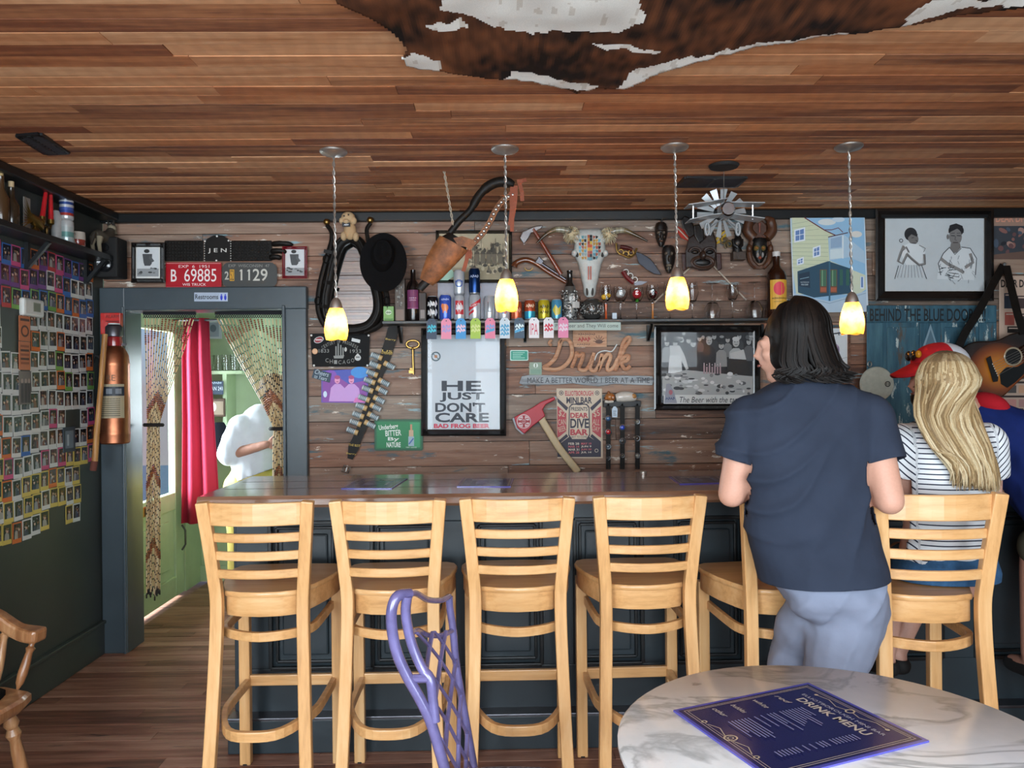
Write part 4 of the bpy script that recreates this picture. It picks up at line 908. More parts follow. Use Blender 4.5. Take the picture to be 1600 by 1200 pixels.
MB('#3a3937').lathe([(.03, 0), (.048, .012), (.062, .04), (.065, .065), (.06, .095), (.04, .115), (.03, .12), (.026, .118)], c, 24).build('globe', 'gloss', t)
mb = MB()
for k in range(420):
    z = R_(-.9, .9); q = R_(PI, 2*PI); rr = math.sqrt(1-z*z); p = Vector((rr*math.cos(q), rr*math.sin(q), z)); p = Vector((p.x*.0657, p.y*.0657, p.z*.058+.062)); mb.box(c+p, (R_(.002, .007), .002, R_(.002, .006)), Matrix.Rotation(R_(0, 3), 3, p.normalized()), random.choice(['#d5d4cf', '#c8c7c2', '#101010', '#101010', '#7d5a50']))
mb.build('mosaic', 'gloss', t)
# ---- glasses
def glass(px, prof, label, fills=(), stem=None, off=SF, group='stemmed glasses on the shelf', flip=False, h=.2):
    c = shp(px); c.y = YW-off; t = thing('wine_glass', label, 'glass', c, group)
    if flip: prof = [(r, h-z) for r, z in prof][::-1]
    MB().lathe(prof, c, 24).build('glass', 'clear_glass', t)
    if stem: MB(stem).lathe([(.011, .004), (.0062, .012), (.0055, .06), (.008, .085), (.0085, .09)], c, 12).build('painted_stem', 'gloss', t)
    mb = MB()
    for (dx, dz, r, cl) in fills: mb.ell(c+Vector((dx, -.012, dz)), r, 12, 8, None, cl)
    if fills: mb.build('filling', 'gloss', t)
    return t
def gp(rb, h0, h1, rt): return [(.034, 0), (.034, .002), (.006, .006), (.0035, .012), (.0035, h0), (rb*.6, h0+.012), (rb, (h0+h1)/2), (rt, h1), (rt-.0016, h1), (rb-.0018, (h0+h1)/2), (rb*.58, h0+.015), (.001, h0+.006)]
glass(947, gp(.034, .1, .20, .026), 'glass with orange stem holding yellow and white shapes', [(-.012, .13, .016, '#d9a72e'), (.012, .138, .014, '#d9a72e'), (0, .125, .012, '#ddddd8'), (0, .15, .009, '#c8c8c4')], '#c4552a')
glass(970, gp(.04, .095, .19, .034), 'clear glass holding a white crumpled ball', [(0, .15, .024, '#c8c8c6'), (.012, .158, .016, '#dcdcd8'), (-.012, .142, .016, '#bfbfbc')])
glass(995, gp(.04, .095, .185, .034), 'glass with green base holding a shiny red ball', [(0, .145, .026, '#c4202c'), (0, .11, .012, '#3f8a34')])
glass(1020, gp(.038, .1, .2, .03), 'glass with orange stem holding red and black shapes', [(0, .14, .02, '#4a1616'), (.012, .15, .013, '#a3322f'), (-.012, .155, .012, '#d0c8c4'), (0, .165, .012, '#251212')], '#b8743a')
glass(1047, gp(.036, .09, .21, .03), 'tall clear glass behind the third pendant lamp')
glass(1082, gp(.036, .09, .21, .028), 'clear upright glass right of the third pendant lamp')
glass(1112, gp(.047, .1, .2, .04), 'clear glass standing upside down below the tiki mask', flip=True, h=.2, off=.09)
glass(1146, gp(.036, .1, .2, .03), 'clear upright glass below the carved statue', off=.06)
glass(1178, gp(.047, .1, .205, .04), 'clear glass standing upside down below the horned mask', flip=True, h=.205, off=.09)
AM = '#2a130a'
t = bottle(1214, [(.052, 0), (.054, .006), (.054, .235), (.05, .26), (.03, .285), (.02, .30), (.019, .36), (.0205, .365), (.0205, .375), (.015, .375)], [AM]*9, 'brown sake bottle with a yellow label and red sun', lambda a: (a.rect(-.056, .05, .056, .215, '#d9a53a'), a.ellp(-.002, .165, .034, .038, '#d63a4c', 28), a.squig(-.045, .118, .045, .105, '#4a3414', .2, 8), a.rect(-.035, .09, .035, .093, '#8a6a2a')), .0545, 'gloss', 'sake_bottle')
MB('#cfc8c4').lathe([(.0215, .352), (.022, .378), (.018, .38)], shp(1214), 16).build('cap', 'paint', t)
# ---- price tags hanging from the shelf edge
tg = [('#31435a', '#3fc3d8', 'Slip', 'dark blue tag with teal script, leftmost on the shelf edge'), ('#e78ba4', '#a99ad0', 'Rosy', 'pink tag with faint lilac script, second on the shelf edge'), ('#3a93cf', '#f0c8d8', 'Pear', 'bright blue tag with pale pink script on the shelf edge'),
      ('#a9c64a', '#d6e08f', 'Fruit', 'lime green tag hanging from the shelf edge'), ('#e4849f', '#7da0d8', 'Sour', 'pink tag with a blue band of script below the silver can'), ('#cfdbe2', '#4fa5cf', 'HIGH NOON', 'pale tag with light blue capitals on the shelf edge'),
      ('#3c5468', '#dff0f0', 'Seltz', 'slate tag with white and blue script on the shelf edge'), ('#e6e2e4', '#d0405a', 'IPA', 'white tag reading IPA in red outline letters'), ('#e9e4e6', '#d8304a', 'WHITE', 'white tag with dense red lettering below the yellow can'), ('#ee8cb0', '#f2dce8', 'SOUR', 'rightmost pink tag with white lettering on the shelf edge')]
for k, (cl, tc_, tx, lab) in enumerate(tg):
    x = 674.4+k*22.85; y = 498-k*.25
    def art(a):
        (a.text(tx, x-6, y+9, x+6, y+27, tc_, bold=.0) if k == 7 else [a.squig(x-6.5, y+9+j*6, x+6.5, y+16+j*6, tc_, .26, 3) for j in range(2 if k != 5 else 3)]); a.ellp(x, y+3.5, 1, 1, '#333333', 8)
        if k in (4, 6): a.poly([(x-7, y+20), (x+7, y+15), (x+7, y+19), (x-7, y+24)], '#4fa5cf')
    card('shelf_tag', lab, 'tag', [(x-4, y), (x+4, y), (x+8, y+5), (x+8, y+32), (x-8, y+32), (x-8, y+5)], .158, .002, cl, art, group='drink tags on the shelf edge')

# ---- rawhide scabbard and yoke (hangs well in front of the wall)
_P = P
def P(px, py, off=0.0): return at(px, py, YW-.66-off)
t = thing('rawhide_scabbard', 'brown rawhide scabbard with curved studded yoke slung from the ceiling', 'scabbard', base(655, 815, 445, .15))
ca = [P(675, 440, .14), P(679, 424, .15), P(688, 405, .16), P(699, 388, .165), P(712, 371, .165)]; 
def cone(p, rr, n=18):
    rings = []; d = (ca[-1]-ca[0]).normalized(); w = Vector((0, -1, 0)); u = d.cross(w).normalized()
    for c_, r in zip(p, rr): rings.append([c_+u*(r*math.cos(q)*(1+.06*math.sin(3*q)))+w*(r*.62*math.sin(q)) for q in (2*PI*k/n for k in range(n))])
    return rings
tip = P(728, 384, .165)
cp = [P(666, 441, .14), P(675, 428, .15), P(685, 412, .16), P(697, 396, .165), P(709, 381, .165)]
plain('rawhide', '#7d4c29', .6, var=.55, scale=22, bmp=.4)
MB().loft(cone(cp, [.034, .05, .062, .070, .074]), cap=True).build('sleeve', 'rawhide', t)
MB().loft(cone([P(655, 452, .14), P(672, 434, .14)], [.019, .021]), cap=True).build('steel_tip', 'black_leather', t)
MB().loft(cone([P(708, 382, .166), P(716, 372, .17)], [.066, .05]), cap=True).build('inner_mouth', 'black_leather', t)
MB('#8a6242').plate([(708, 372), (722, 369), (738, 374), (745, 380), (734, 392), (728, 386), (716, 384)], .2, .215).build('collar_flap', 'rawhide', t)
MB().tube(spl([P(703, 364, .14), P(718, 345, .15), P(735, 328, .15), P(748, 306, .15), P(765, 290, .15), P(785, 284, .15), P(803, 289, .15)], 5), [.016]*12+[.02]*6+[.024]*8+[.026, .024, .022, .018, .014], 10, up=(0, 1, 0)).build('curved_yoke', 'black_leather', t)
st = spl([P(738, 382, .17), P(752, 367, .17), P(764, 350, .17), P(775, 328, .17), P(788, 312, .165), P(806, 303, .16)], 6)
mb = MB().bar(st, .026, .012, (0, 1, 0)).build('studded_strap', 'rawhide', t)
for k in range(0, len(st), 2): MB().ell(st[k]+Vector((0, -.01, 0)), (.008, .006, .008), 8, 6).build('stud', 'nickel', mb)
for k, (x0, y0, x1, y1) in enumerate(((800, 292, 797, 352), (806, 290, 801, 340), (812, 287, 816, 314), (798, 300, 800, 362), (808, 284, 822, 281), (731, 390, 724, 424), (733, 388, 734, 404))):
    MB('#8a4a34').bar([P(x0, y0, .17), P((x0+x1)/2+1.5, (y0+y1)/2, .18), P(x1, y1, .17)], .018, .003, (0, 1, 0)).build('leather_thong', 'matte', t)
q0 = onz(694, 268, ZC); mb = MB('#a39684')
for ph in (0, PI): mb.tube([q0.lerp(P(708, 352, .16), k/30)+Vector((.004*math.cos(k*.9+ph), .004*math.sin(k*.9+ph), 0)) for k in range(31)], .0025, 5)
mb.build('hanging_cord', 'matte', t)
P = _P
# ---- tomahawk, pistol
t = thing('tomahawk', 'tomahawk with red wooden handle and steel head, left of the skull', 'axe', base(813, 880, 430))
MB('#7a3a26').tube([P(833, 358, .062), P(850, 385, .062), P(877, 429, .062)], [.011, .012, .014], 10).build('handle', 'gloss', t)
MB().plate([(812, 372), (816, 362), (829, 356), (838, 353), (848, 352), (846, 357), (837, 362), (830, 364), (826, 372), (819, 382)], .054, .07).build('head', 'chrome', t, .004)
t = thing('flintlock_pistol', 'flintlock pistol with wooden stock mounted below the tomahawk', 'pistol', base(801, 886, 445))
MB('#6a3a22').tube(spl([P(803, 417, .03), P(808, 410, .03), P(822, 406, .03), P(838, 412, .03), P(855, 424, .03), P(884, 441, .03)], 4), [.02, .02, .018, .016, .016, .016, .016, .016, .016, .016, .016, .015, .015, .015, .014, .014, .013, .013, .012, .012, .012], 10).build('stock', 'gloss', t)
MB().tube([P(840, 408, .04), P(884, 437, .036)], [.009, .007], 10).build('barrel', 'steel_dark', t)
MB().plate([(836, 410), (842, 400), (846, 404), (850, 408), (846, 414)], .03, .05).build('lock', 'steel_dark', t, .003)
MB().tube([P(826+6*math.cos(q), 418+5*math.sin(q), .03) for q in (PI*.0+PI*k/8 for k in range(9))], .003, 6).build('trigger_guard', 'brass', t)
# ---- longhorn skull
t = thing('longhorn_skull', 'white longhorn skull with painted forehead and fur at the horns', 'skull', base(832, 1012, 465))
SKX = 921.5
sk = [(358, 16, .03), (361, 21, .05), (368, 23.5, .07), (380, 24, .078), (390, 25, .08), (397, 25.5, .075), (404, 22, .07), (412, 18.5, .068), (425, 15.5, .06), (438, 13, .055), (447, 10.5, .05), (456, 9.8, .045), (461, 8.5, .04), (464.5, 5, .03)]
def skp(y):
    for (a, b_) in zip(sk, sk[1:]):
        if a[0] <= y <= b_[0]: f = (y-a[0])/(b_[0]-a[0]); return a[1]+(b_[1]-a[1])*f, a[2]+(b_[2]-a[2])*f
    return sk[-1][1], sk[-1][2]
rings = []
for y, w_, d in sk: rings.append([P(SKX+w_*math.cos(q), y, d*abs(math.sin(q))**.7+.004 if math.sin(q) > 0 else .004) for q in (2*PI*k/24 for k in range(24))])
mb = MB('#cfd0ca').loft(rings)
for s_ in (-1, 1): mb.ell(P(SKX+s_*24, 396, .045), (.018, .03, .02), 10, 8); mb.ell(P(SKX+s_*21, 372, .05), (.02, .03, .03), 10, 8)
mb.build('cranium', 'bone', t)
def skf(x, y, off): w_, d = skp(y); f = max(-.98, min(.98, (x-SKX)/w_)); q = math.acos(f); return P(x, y, d*abs(math.sin(q))**.7+.004+off)
for s_ in (-1, 1): MB('#2a2622').ell(skf(SKX+s_*19.5, 398, 0), (.009, .008, .014), 10, 8).build('eye_socket', 'bone', t); MB('#3a342f').ell(skf(SKX+s_*4, 455, -.002), (.008, .006, .026), 10, 8).build('nostril', 'bone', t)
a = Art(skf, .0012, .0002)
def tess(pts, col):            # split bands so that print follows the curve of the bone
    a.poly(pts, col)
cols_ = ['#b98a3a', '#a85a4a', '#78b0c4', '#262a2c', '#5a8f9e', '#d0a04a', '#8a9a9a']
random.seed(11)
for s_ in (-1, 1):
    for j in range(7):
        for i in range(3):
            x0 = SKX+s_*(5+i*4.2); y0 = 368+j*5.4; lim = 17-abs(j-3)*1.2
            if (5+i*4.2) < lim: a.poly([(x0, y0), (x0+s_*4, y0+R_(0, 1.5)), (x0+s_*R_(2, 4), y0+4.6), (x0+s_*.4, y0+5)], random.choice(cols_))
for j in range(8): a.rect(SKX-3.4, 367+j*5, SKX-.2, 371.6+j*5, ['#b0583a', '#c98a2a', '#a8402f', '#c9552f', '#d8a02a', '#b0583a', '#a8402f', '#6a8f9a'][j]); a.rect(SKX+.2, 367+j*5, SKX+3.8, 371.6+j*5, ['#23272a', '#23272a', '#d0b04a', '#c9552f', '#d8a02a', '#a8402f', '#23272a', '#5a8f9e'][j])
for x in (-2, 1.6): a.rect(SKX+x-.9, 416, SKX+x+.9, 437, '#b8563f')
a.poly([(SKX-2, 403), (SKX+2, 403), (SKX, 408)], '#5a8f9e'); a.done('painted_pattern', t)
for pts, in (([(896, 365, .06), (884, 360, .075), (868, 359, .08), (852, 367, .085), (838, 381, .09)],), ([(950, 365, .06), (960, 361, .075), (975, 360, .08), (992, 367, .085), (1012, 377, .09)],)):
    p = spl([P(*q) for q in pts], 5); MB().tube(p, [.024*(1-.82*(k/20)**1.3) for k in range(21)], 12, cols=['#6b6558']*4+['#8a8270', '#7a7262', '#989078', '#8a8270', '#a39b82', '#8f8670', '#7a6c50', '#6b5c42', '#6b5c42', '#5a4a32', '#4a3a26', '#4a3a26', '#40301f', '#3a2a1a', '#3a2a1a', '#3a2a1a']).build('horn', 'gloss', t)
for x, y in ((893, 366), (951, 367)):
    mb = MB('#c9b896').ell(P(x, y, .06), (.034, .03, .036), 12, 8)
    for k in range(150):
        d = Vector((R_(-1, 1), R_(-1, .3), R_(-1, 1))).normalized(); c_ = P(x, y, .06); p0 = c_+Vector((d.x*.03, d.y*.028, d.z*.033)); mb.tube([p0, p0+d*.012, p0+d*.02+Vector((0, 0, -.008))], [.0035, .0025, .0006], 3, random.choice(['#c9b896', '#d6c8aa', '#b5a07c']))
    mb.build('fur_tuft', 'cloth', t)
# ---- knives
t = thing('trench_knife', 'steel bowie knife with brass knuckle guard, right of the skull', 'knife', base(962, 1036, 432))
MB().plate([(993, 393), (1003, 396), (1016, 404), (1024, 414), (1034, 430), (1022, 428), (1010, 421), (998, 411)], .02, .03, '#44464d').build('blade', 'metalv', t, .003)
mb = MB().tube(spl([P(*q) for q in ((963, 380, .03), (965, 393, .03), (975, 399, .03), (984, 402, .03), (991, 397, .03), (995, 388, .03))], 4), .006, 7)
for x, y in ((970, 394), (978, 397), (986, 395)): mb.tube([P(x+4*math.cos(q), y+4*math.sin(q), .03) for q in (2*PI*k/10 for k in range(10))], .004, 6, close=True)
mb.build('knuckle_guard', 'brass', t)
MB('#4a1410').tube([P(969, 386, .035), P(978, 387, .035), P(988, 390, .035)], [.012, .013, .011], 8).build('grip', 'gloss', t)
t = thing('folding_knife', 'red handled knuckle knife below the bowie knife', 'knife', base(970, 1012, 446))
MB('#6a1718').tube(spl([P(973, 424, .03), P(980, 434, .03), P(990, 442, .03)], 4), .014, 8).build('grip', 'gloss', t)
mb = MB()
for x, y in ((978, 425), (985, 431), (992, 437)): mb.tube([P(x+4*math.cos(q), y+4*math.sin(q), .035) for q in (2*PI*k/10 for k in range(10))], .0035, 6, close=True)
mb.build('finger_ring', 'nickel', t); MB().plate([(990, 440), (1000, 439), (1012, 440), (1003, 445), (992, 446)], .025, .033).build('blade', 'steel_dark', t)
# ---- carved masks
def face_mask(name, label, cx, y0, y1, hw, d, col, feat, dark='#0c0806'):
    t = thing(name, label, 'mask', base(cx-hw, cx+hw, y1)); H = y1-y0; rings = []
    for f, k in ((0, .45), (.06, .8), (.2, 1), (.45, .98), (.65, .85), (.82, .62), (.94, .4), (1, .2)):
        rings.append([P(cx+hw*k*math.cos(q), y0+H*f, .004+d*(max(0, math.sin(q))**.8)*(.7+.3*k)) for q in (2*PI*j/20 for j in range(20))])
    MB(col).loft(rings).build('face', 'carved', t)
    for nm, dx, dy, rx, ry, cl, rs in feat: MB(cl).ell(P(cx+dx*hw, y0+dy*H, d*rs), (rx*hw*S, d*.35, ry*H*S), 10, 7).build(nm, 'carved', t)
    return t
DK = '#1b1411'
t = face_mask('carved_mask', 'small dark carved mask left of the tiki mask', 1033, 347, 386, 10, .05, DK, [('eye', -.4, .42, .24, .06, '#7d6c5c', 1.0), ('eye', .4, .42, .24, .06, '#7d6c5c', 1.0), ('nose', 0, .55, .16, .16, '#3a2c24', 1.1), ('mouth', 0, .76, .34, .05, '#6a4838', .95), ('brow', 0, .32, .7, .04, '#3a2c24', 1.0), ('cheek', -.4, .6, .2, .08, '#332720', .95), ('cheek', .4, .6, .2, .08, '#332720', .95)])
MB(DK).tube([P(1033, 350, .03), P(1036, 334, .03)], .006, 6).build('crest', 'carved', t)
t = face_mask('carved_mask', 'small dark carved mask with round eyes behind the third pendant cord', 1045, 383, 427, 10.5, .05, '#1e1714', [('eye', -.4, .3, .24, .07, '#6a5a4a', .9), ('eye', .4, .3, .24, .07, '#6a5a4a', .9), ('nose', 0, .48, .16, .12, '#30241c', 1.05), ('mouth', 0, .72, .45, .06, '#7a6a58', .9), ('tooth', .2, .82, .14, .05, '#8d7d68', .8), ('tooth', -.2, .84, .14, .05, '#8d7d68', .8)])
# big tiki mask
def P(px, py, off=0.0): return at(px, py, YW-.02-off)
t = thing('tiki_mask', 'large dark wooden tiki mask with tall leaf crest and crossed arrows', 'mask', base(1070, 1122, 423))
TB = '#2c1a13'
MB(TB).plate([(1071, 392), (1076, 372), (1084, 366), (1094, 378), (1106, 366), (1114, 360), (1120, 378), (1119, 400), (1116, 416), (1106, 423), (1092, 423), (1082, 418), (1072, 420)], .004, .05).build('face', 'carved', t, .008)
MB('#120c0a').plate([(1064, 344), (1069, 337), (1077, 340), (1083, 350), (1087, 362), (1083, 372), (1074, 368), (1067, 356)], .01, .04).build('crest_leaf', 'carved', t, .006)
MB('#170f0c').plate([(1084, 352), (1092, 350), (1100, 360), (1100, 376), (1092, 380), (1085, 368)], .02, .055).build('crest_leaf', 'carved', t, .006)
for x in (1086, 1109): MB('#3a241a').tube([P(x+9*math.cos(q), 394+7*math.sin(q), .055) for q in (PI+PI*k/8 for k in range(9))], .008, 6).build('brow', 'carved', t); MB('#0e0806').ell(P(x, 394, .05), (.022, .014, .012), 10, 7).build('eye', 'carved', t)
MB('#3a241a').loft([[P(1098+4*k, 388, .05), P(1098+5*k, 404, .06)] for k in (-1, 0, 1)], cap=False, close=False).ell(P(1098, 399, .055), (.02, .025, .026), 10, 8).build('nose', 'carved', t)
MB('#41281b').tube([P(1098+17*math.cos(q), 410+9*math.sin(q), .05) for q in (2*PI*k/16 for k in range(16))], .010, 7, close=True).build('lips', 'carved', t); MB('#080505').ell(P(1098, 410, .045), (.05, .012, .022), 12, 7).build('mouth', 'carved', t)
for x in (1069, 1123): MB('#3b1712').plate([(x-4, 396), (x+4, 396), (x+5, 420), (x-2, 424)], .005, .03).build('ear', 'carved', t, .005)
P = _P
for (x0, y0, x1, y1, cl, nm, lab) in ((1056, 354, 1166, 469, '#b03325', 'arrow', 'arrow with red fletching running behind the tiki mask to the lower right'), (1137, 360, 1022, 473, '#c9a32a', 'arrow', 'arrow with yellow fletching running behind the tiki mask to the lower left')):
    t = thing(nm, lab, 'arrow', base(min(x0, x1), max(x0, x1), max(y0, y1))); f = 1 if x1 > x0 else -1; of = (.007 if f > 0 else .017)
    MB('#b5a491').tube([P(x0, y0, of), P(x1, y1, of)], .0048, 7).build('shaft', 'paint', t)
    for k in (-1, 1):
        n_ = Vector((f*.707, 0, .707))*k*.022 if f > 0 else Vector((-.707, 0, .707))*k*.022
        a0, a1, a2 = P(x0+f*2, y0+2, of), P(x0+f*12, y0+13, of), P(x0+f*22, y0+24, of)
        MB(cl).add([a0+n_*.5, a1+n_, a2, a0, a0+n_*.5+Vector((0, -.002, 0)), a1+n_+Vector((0, -.002, 0)), a2+Vector((0, -.002, 0)), a0+Vector((0, -.002, 0))], [(0, 1, 2, 3), (4, 5, 6, 7), (0, 1, 5, 4), (1, 2, 6, 5)]).build('fletching', 'matte', t)
    MB('#6a6a6a').plate([(x1, y1), (x1-f*5, y1-2), (x1-f*2, y1-5)], of-.002, of+.004).build('arrowhead', 'metalv', t)
# statue on a block
t = thing('carved_statue', 'small dark carved figure standing on a wooden block bracket', 'statue', base(1142, 1164, 407))
MB('#3f2c1f').box(P(1153.5, 400.5, .03), (20*S, .06, 13*S)).build('block', 'carved', t, .003)
MB('#130f0d').tube(spl([P(1152, 394, .035), P(1151, 383, .04), P(1153, 374, .04), P(1152, 368, .035)], 4), [.03, .028, .026, .024, .026, .03, .03, .028, .024, .02, .018, .016, .014], 10).ell(P(1153, 364, .04), (.02, .02, .022), 10, 8).tube([P(1146, 374, .05), P(1147, 383, .06), P(1153, 387, .065)], .01, 7).tube([P(1159, 374, .05), P(1159, 383, .06), P(1154, 387, .065)], .01, 7).build('figure', 'carved', t)
for x, y, s_ in ((1132, 375, 1), (1139, 382, -1)): MB('#6a5630').tube([P(x+7*math.cos(q)*k/18, y+7*math.sin(q)*k/18, .02) for k, q in ((j, j*.55*s_) for j in range(4, 20))], .006, 6).build('scroll', 'carved', t)
# horned african mask
t = face_mask('horned_mask', 'carved wooden mask with tall ribbed horns and painted black face', 1187, 371, 411, 12.5, .05, '#1b1917', [('eye', -.42, .42, .34, .11, '#7d6a3a', .9), ('eye', .42, .42, .34, .11, '#7d6a3a', .9), ('eyelid', -.42, .42, .2, .05, '#b0703a', 1.05), ('eyelid', .42, .42, .2, .05, '#b0703a', 1.05), ('nose', 0, .55, .14, .16, '#4a4a48', 1.0), ('cheek', -.3, .68, .2, .12, '#9a9490', .78), ('cheek', .3, .68, .2, .12, '#9a9490', .78), ('mouth', 0, .8, .24, .07, '#a8503a', .85)])
WB = '#5a3520'
for s_ in (-1, 1): MB(WB).tube(spl([P(1187+s_*10, 372, .03), P(1187+s_*19, 360, .03), P(1187+s_*16, 345, .03), P(1187+s_*8, 340, .03)], 4), [.03]*5+[.028]*4+[.02, .016, .012, .008], 10).build('horn', 'carved', t); MB(WB).tube(spl([P(1187+s_*13, 378, .02), P(1187+s_*17, 392, .02), P(1187+s_*14, 408, .02), P(1187+s_*5, 418, .02)], 4), .016, 8).build('frame_rim', 'carved', t); MB(WB).ell(P(1187+s_*16.5, 388, .03), (.016, .02, .025), 10, 7).build('ear', 'carved', t)
MB('#4d2c1b').plate([(1175, 372), (1176, 352), (1183, 344), (1191, 344), (1198, 352), (1199, 372)], .01, .04).build('headdress', 'carved', t, .006); MB('#8a4a3a').plate([(1185, 348), (1189, 348), (1188, 364), (1186, 364)], .04, .05).build('crest_blade', 'carved', t, .003)
MB('#5d3a24').plate([(1172, 404), (1180, 412), (1187, 415), (1194, 412), (1202, 404), (1200, 416), (1190, 421), (1180, 420)], .008, .03).build('beard', 'carved', t, .005)

# ---- hanging aeroplane whirligig
AY = 3.85
def A(px, py, dy=0): return at(px, py, AY+dy)
t = thing('toy_aeroplane', 'silver metal biplane with whirling blades hung from the ceiling', 'toy aeroplane', A(1131, 365))
MB().tube([onz(1131, 262, ZC), A(1131, 330)], .0018, 5).build('wire', 'nickel', t)
MB().tube([A(1131, 278, .0)+Vector((.012*math.cos(q), 0, .012*math.sin(q))) for q in (2*PI*k/10 for k in range(10))], .0016, 5, close=True).build('hook', 'nickel', t)
MB().tube([A(1137, 327, -.07), A(1137, 328, -.05), A(1133, 331, .02), A(1130, 333, .14), A(1128, 334, .2)], [.024, .038, .042, .03, .012], 16).build('fuselage', 'can', t)
mb = MB('#cfd3d6').lathe([(.0, -.006), (.034, -.004), (.036, .008), (.03, .016)], A(1137, 327, -.08), 20, Matrix.Rotation(PI/2, 3, 'X')); mb.build('nose_cap', 'chrome', t)
for pts in (((1072, 323), (1106, 318), (1132, 313)), ((1132, 319), (1160, 319.5), (1190, 320))): MB('#b9bcbe').bar([A(x, y, -.02) for x, y in pts], .10, .004).build('upper_wing', 'can', t)
for pts in (((1074, 346), (1104, 339), (1130, 336)), ((1134, 336), (1160, 340), (1190, 344))): MB('#b0b3b5').bar([A(x, y, -.01) for x, y in pts], .10, .004).build('lower_wing', 'can', t)
for x, y0, y1 in ((1083, 321, 344), (1176, 320, 343)): MB('#a9a9a9').bar([A(x, y0, -.02), A(x, y1, -.01)], .006, .006).build('wing_strut', 'can', t)
for k in range(14):
    q = 2*PI*k/14+.1; c_ = A(1127, 333, .06); d = Vector((math.cos(q), 0, math.sin(q))); w_ = Vector((-math.sin(q), .5, math.cos(q))).normalized()
    p0, p1 = c_+d*.04, c_+d*.125; MB('#c3c6c8').add([p0-w_*.008, p0+w_*.008, p1+w_*.018, p1-w_*.018, p0-w_*.008+Vector((0, .002, 0)), p0+w_*.008+Vector((0, .002, 0)), p1+w_*.018+Vector((0, .002, 0)), p1-w_*.018+Vector((0, .002, 0))], [(0, 1, 2, 3), (7, 6, 5, 4), (0, 1, 5, 4), (1, 2, 6, 5), (2, 3, 7, 6), (3, 0, 4, 7)]).build('blade', 'can', t)
for x in (1105, 1153):
    w = MB('#a9acae').tube([A(x, 358, -.03)+Vector((.016*math.cos(q)*.6, .0, .03*math.sin(q))) for q in (2*PI*k/16 for k in range(16))], .006, 6, close=True).build('wheel', 'can', t)
    MB('#8a8d90').tube([A(x, 358, -.03), A(1131, 340, 0)], .003, 5).build('axle_strut', 'can', t)

# ---- house painting
def art(a):
    a.poly([(1236, 340), (1350, 338), (1354, 486), (1242, 488)], '#8fb9d8'); a.ellp(1292, 347, 14, 5, '#d3d8d8'); a.ellp(1338, 366, 9, 5, '#d8d4cc'); a.ellp(1310, 343, 10, 4, '#c0d2e0')
    a.poly([(1237, 340), (1257, 340), (1289, 360), (1304, 367), (1294, 370), (1296, 407), (1239, 424)], '#c8cfb0'); a.poly([(1239, 424), (1296, 407), (1352, 430), (1353, 452), (1342, 460), (1244, 460)], '#c9d0b8')
    for k in range(12): a.line([(1238, 350+k*6.2), (1294, 340+k*6.2+8+k*.4) if 340+k*6.2+8 > 362 else (1262+k*9, 346+k*6)], .5, '#8fa08a')
    a.line([(1257, 340), (1289, 360), (1306, 368)], 1.6, '#6a2a35'); a.line([(1289, 359), (1300, 359), (1310, 356), (1317, 363)], 1.2, '#6a2a35'); a.line([(1294, 370.5), (1325, 363.5)], 1.4, '#4a2a35')
    a.poly([(1295, 371), (1318, 366), (1350, 392), (1352, 412), (1326, 402), (1296, 407)], '#aac3d6'); a.poly([(1297, 390), (1316, 388), (1316, 403), (1297, 405)], '#c9d8dd'); a.poly([(1298, 373), (1315, 369), (1315, 386), (1298, 388)], '#8fa9c4'); a.rect(1316, 368, 1318, 404, '#d5dfe4')
    for x, y, w_, h in ((1241, 355, 17, 24), (1270, 383, 12, 20), (1245, 401, 11, 14)): a.poly([(x, y+4), (x+w_, y), (x+w_, y+h-3), (x, y+h)], '#dbe3ec'); a.poly([(x+2, y+6), (x+w_-2, y+2.5), (x+w_-2, y+h-5), (x+2, y+h-2.5)], '#5f80b4'); a.line([(x+2, y+h*.55), (x+w_-2, y+h*.45)], 1, '#dbe3ec'); a.line([(x+w_/2, y+3), (x+w_/2, y+h-3)], .8, '#dbe3ec')
    a.poly([(1246, 424), (1294, 408), (1330, 420), (1332, 458), (1272, 465), (1247, 457)], '#22485e'); a.poly([(1248, 428), (1265, 424), (1266, 450), (1248, 447)], '#142f44'); a.line([(1250, 436), (1264, 433)], .8, '#8fb0c0'); a.text('ELLIOTBOROUGH', 1251, 440, 1264, 442, '#c0d0d8'); a.text('MINI BAR', 1252, 443.5, 1263, 446, '#c0d0d8')
    for x in (1281, 1297): a.rect(x, 421, x+11, 458, '#6a4a35'); a.rect(x+1, 422, x+10, 447, '#3f6a52'); a.line([(x+4, 422), (x+4, 447)], 1, '#8ab08a'); a.rect(x+1, 449, x+10, 456, '#a85a3f')
    for x in (1312, 1322): a.rect(x, 421, x+5, 446, '#2f5e52')
    a.rect(1295, 408, 1297.5, 470, '#35607a'); a.rect(1344, 432, 1350, 451, '#dbe3ec'); a.rect(1345.5, 433, 1348.5, 449, '#5f80b4'); a.poly([(1242, 458), (1272, 466), (1297, 471), (1353, 455), (1354, 486), (1242, 488)], '#b3c6d6'); a.line([(1243, 461), (1296, 474), (1353, 458)], 1.2, '#8fa6bc')
card('house_painting', 'canvas painting of a yellow corner house with a dark teal shopfront', 'painting', [(1234.5, 339), (1351, 337), (1357, 487), (1240, 489)], .008, .025, '#c9d6e0', art, 'print', edge='#e4e2dc')
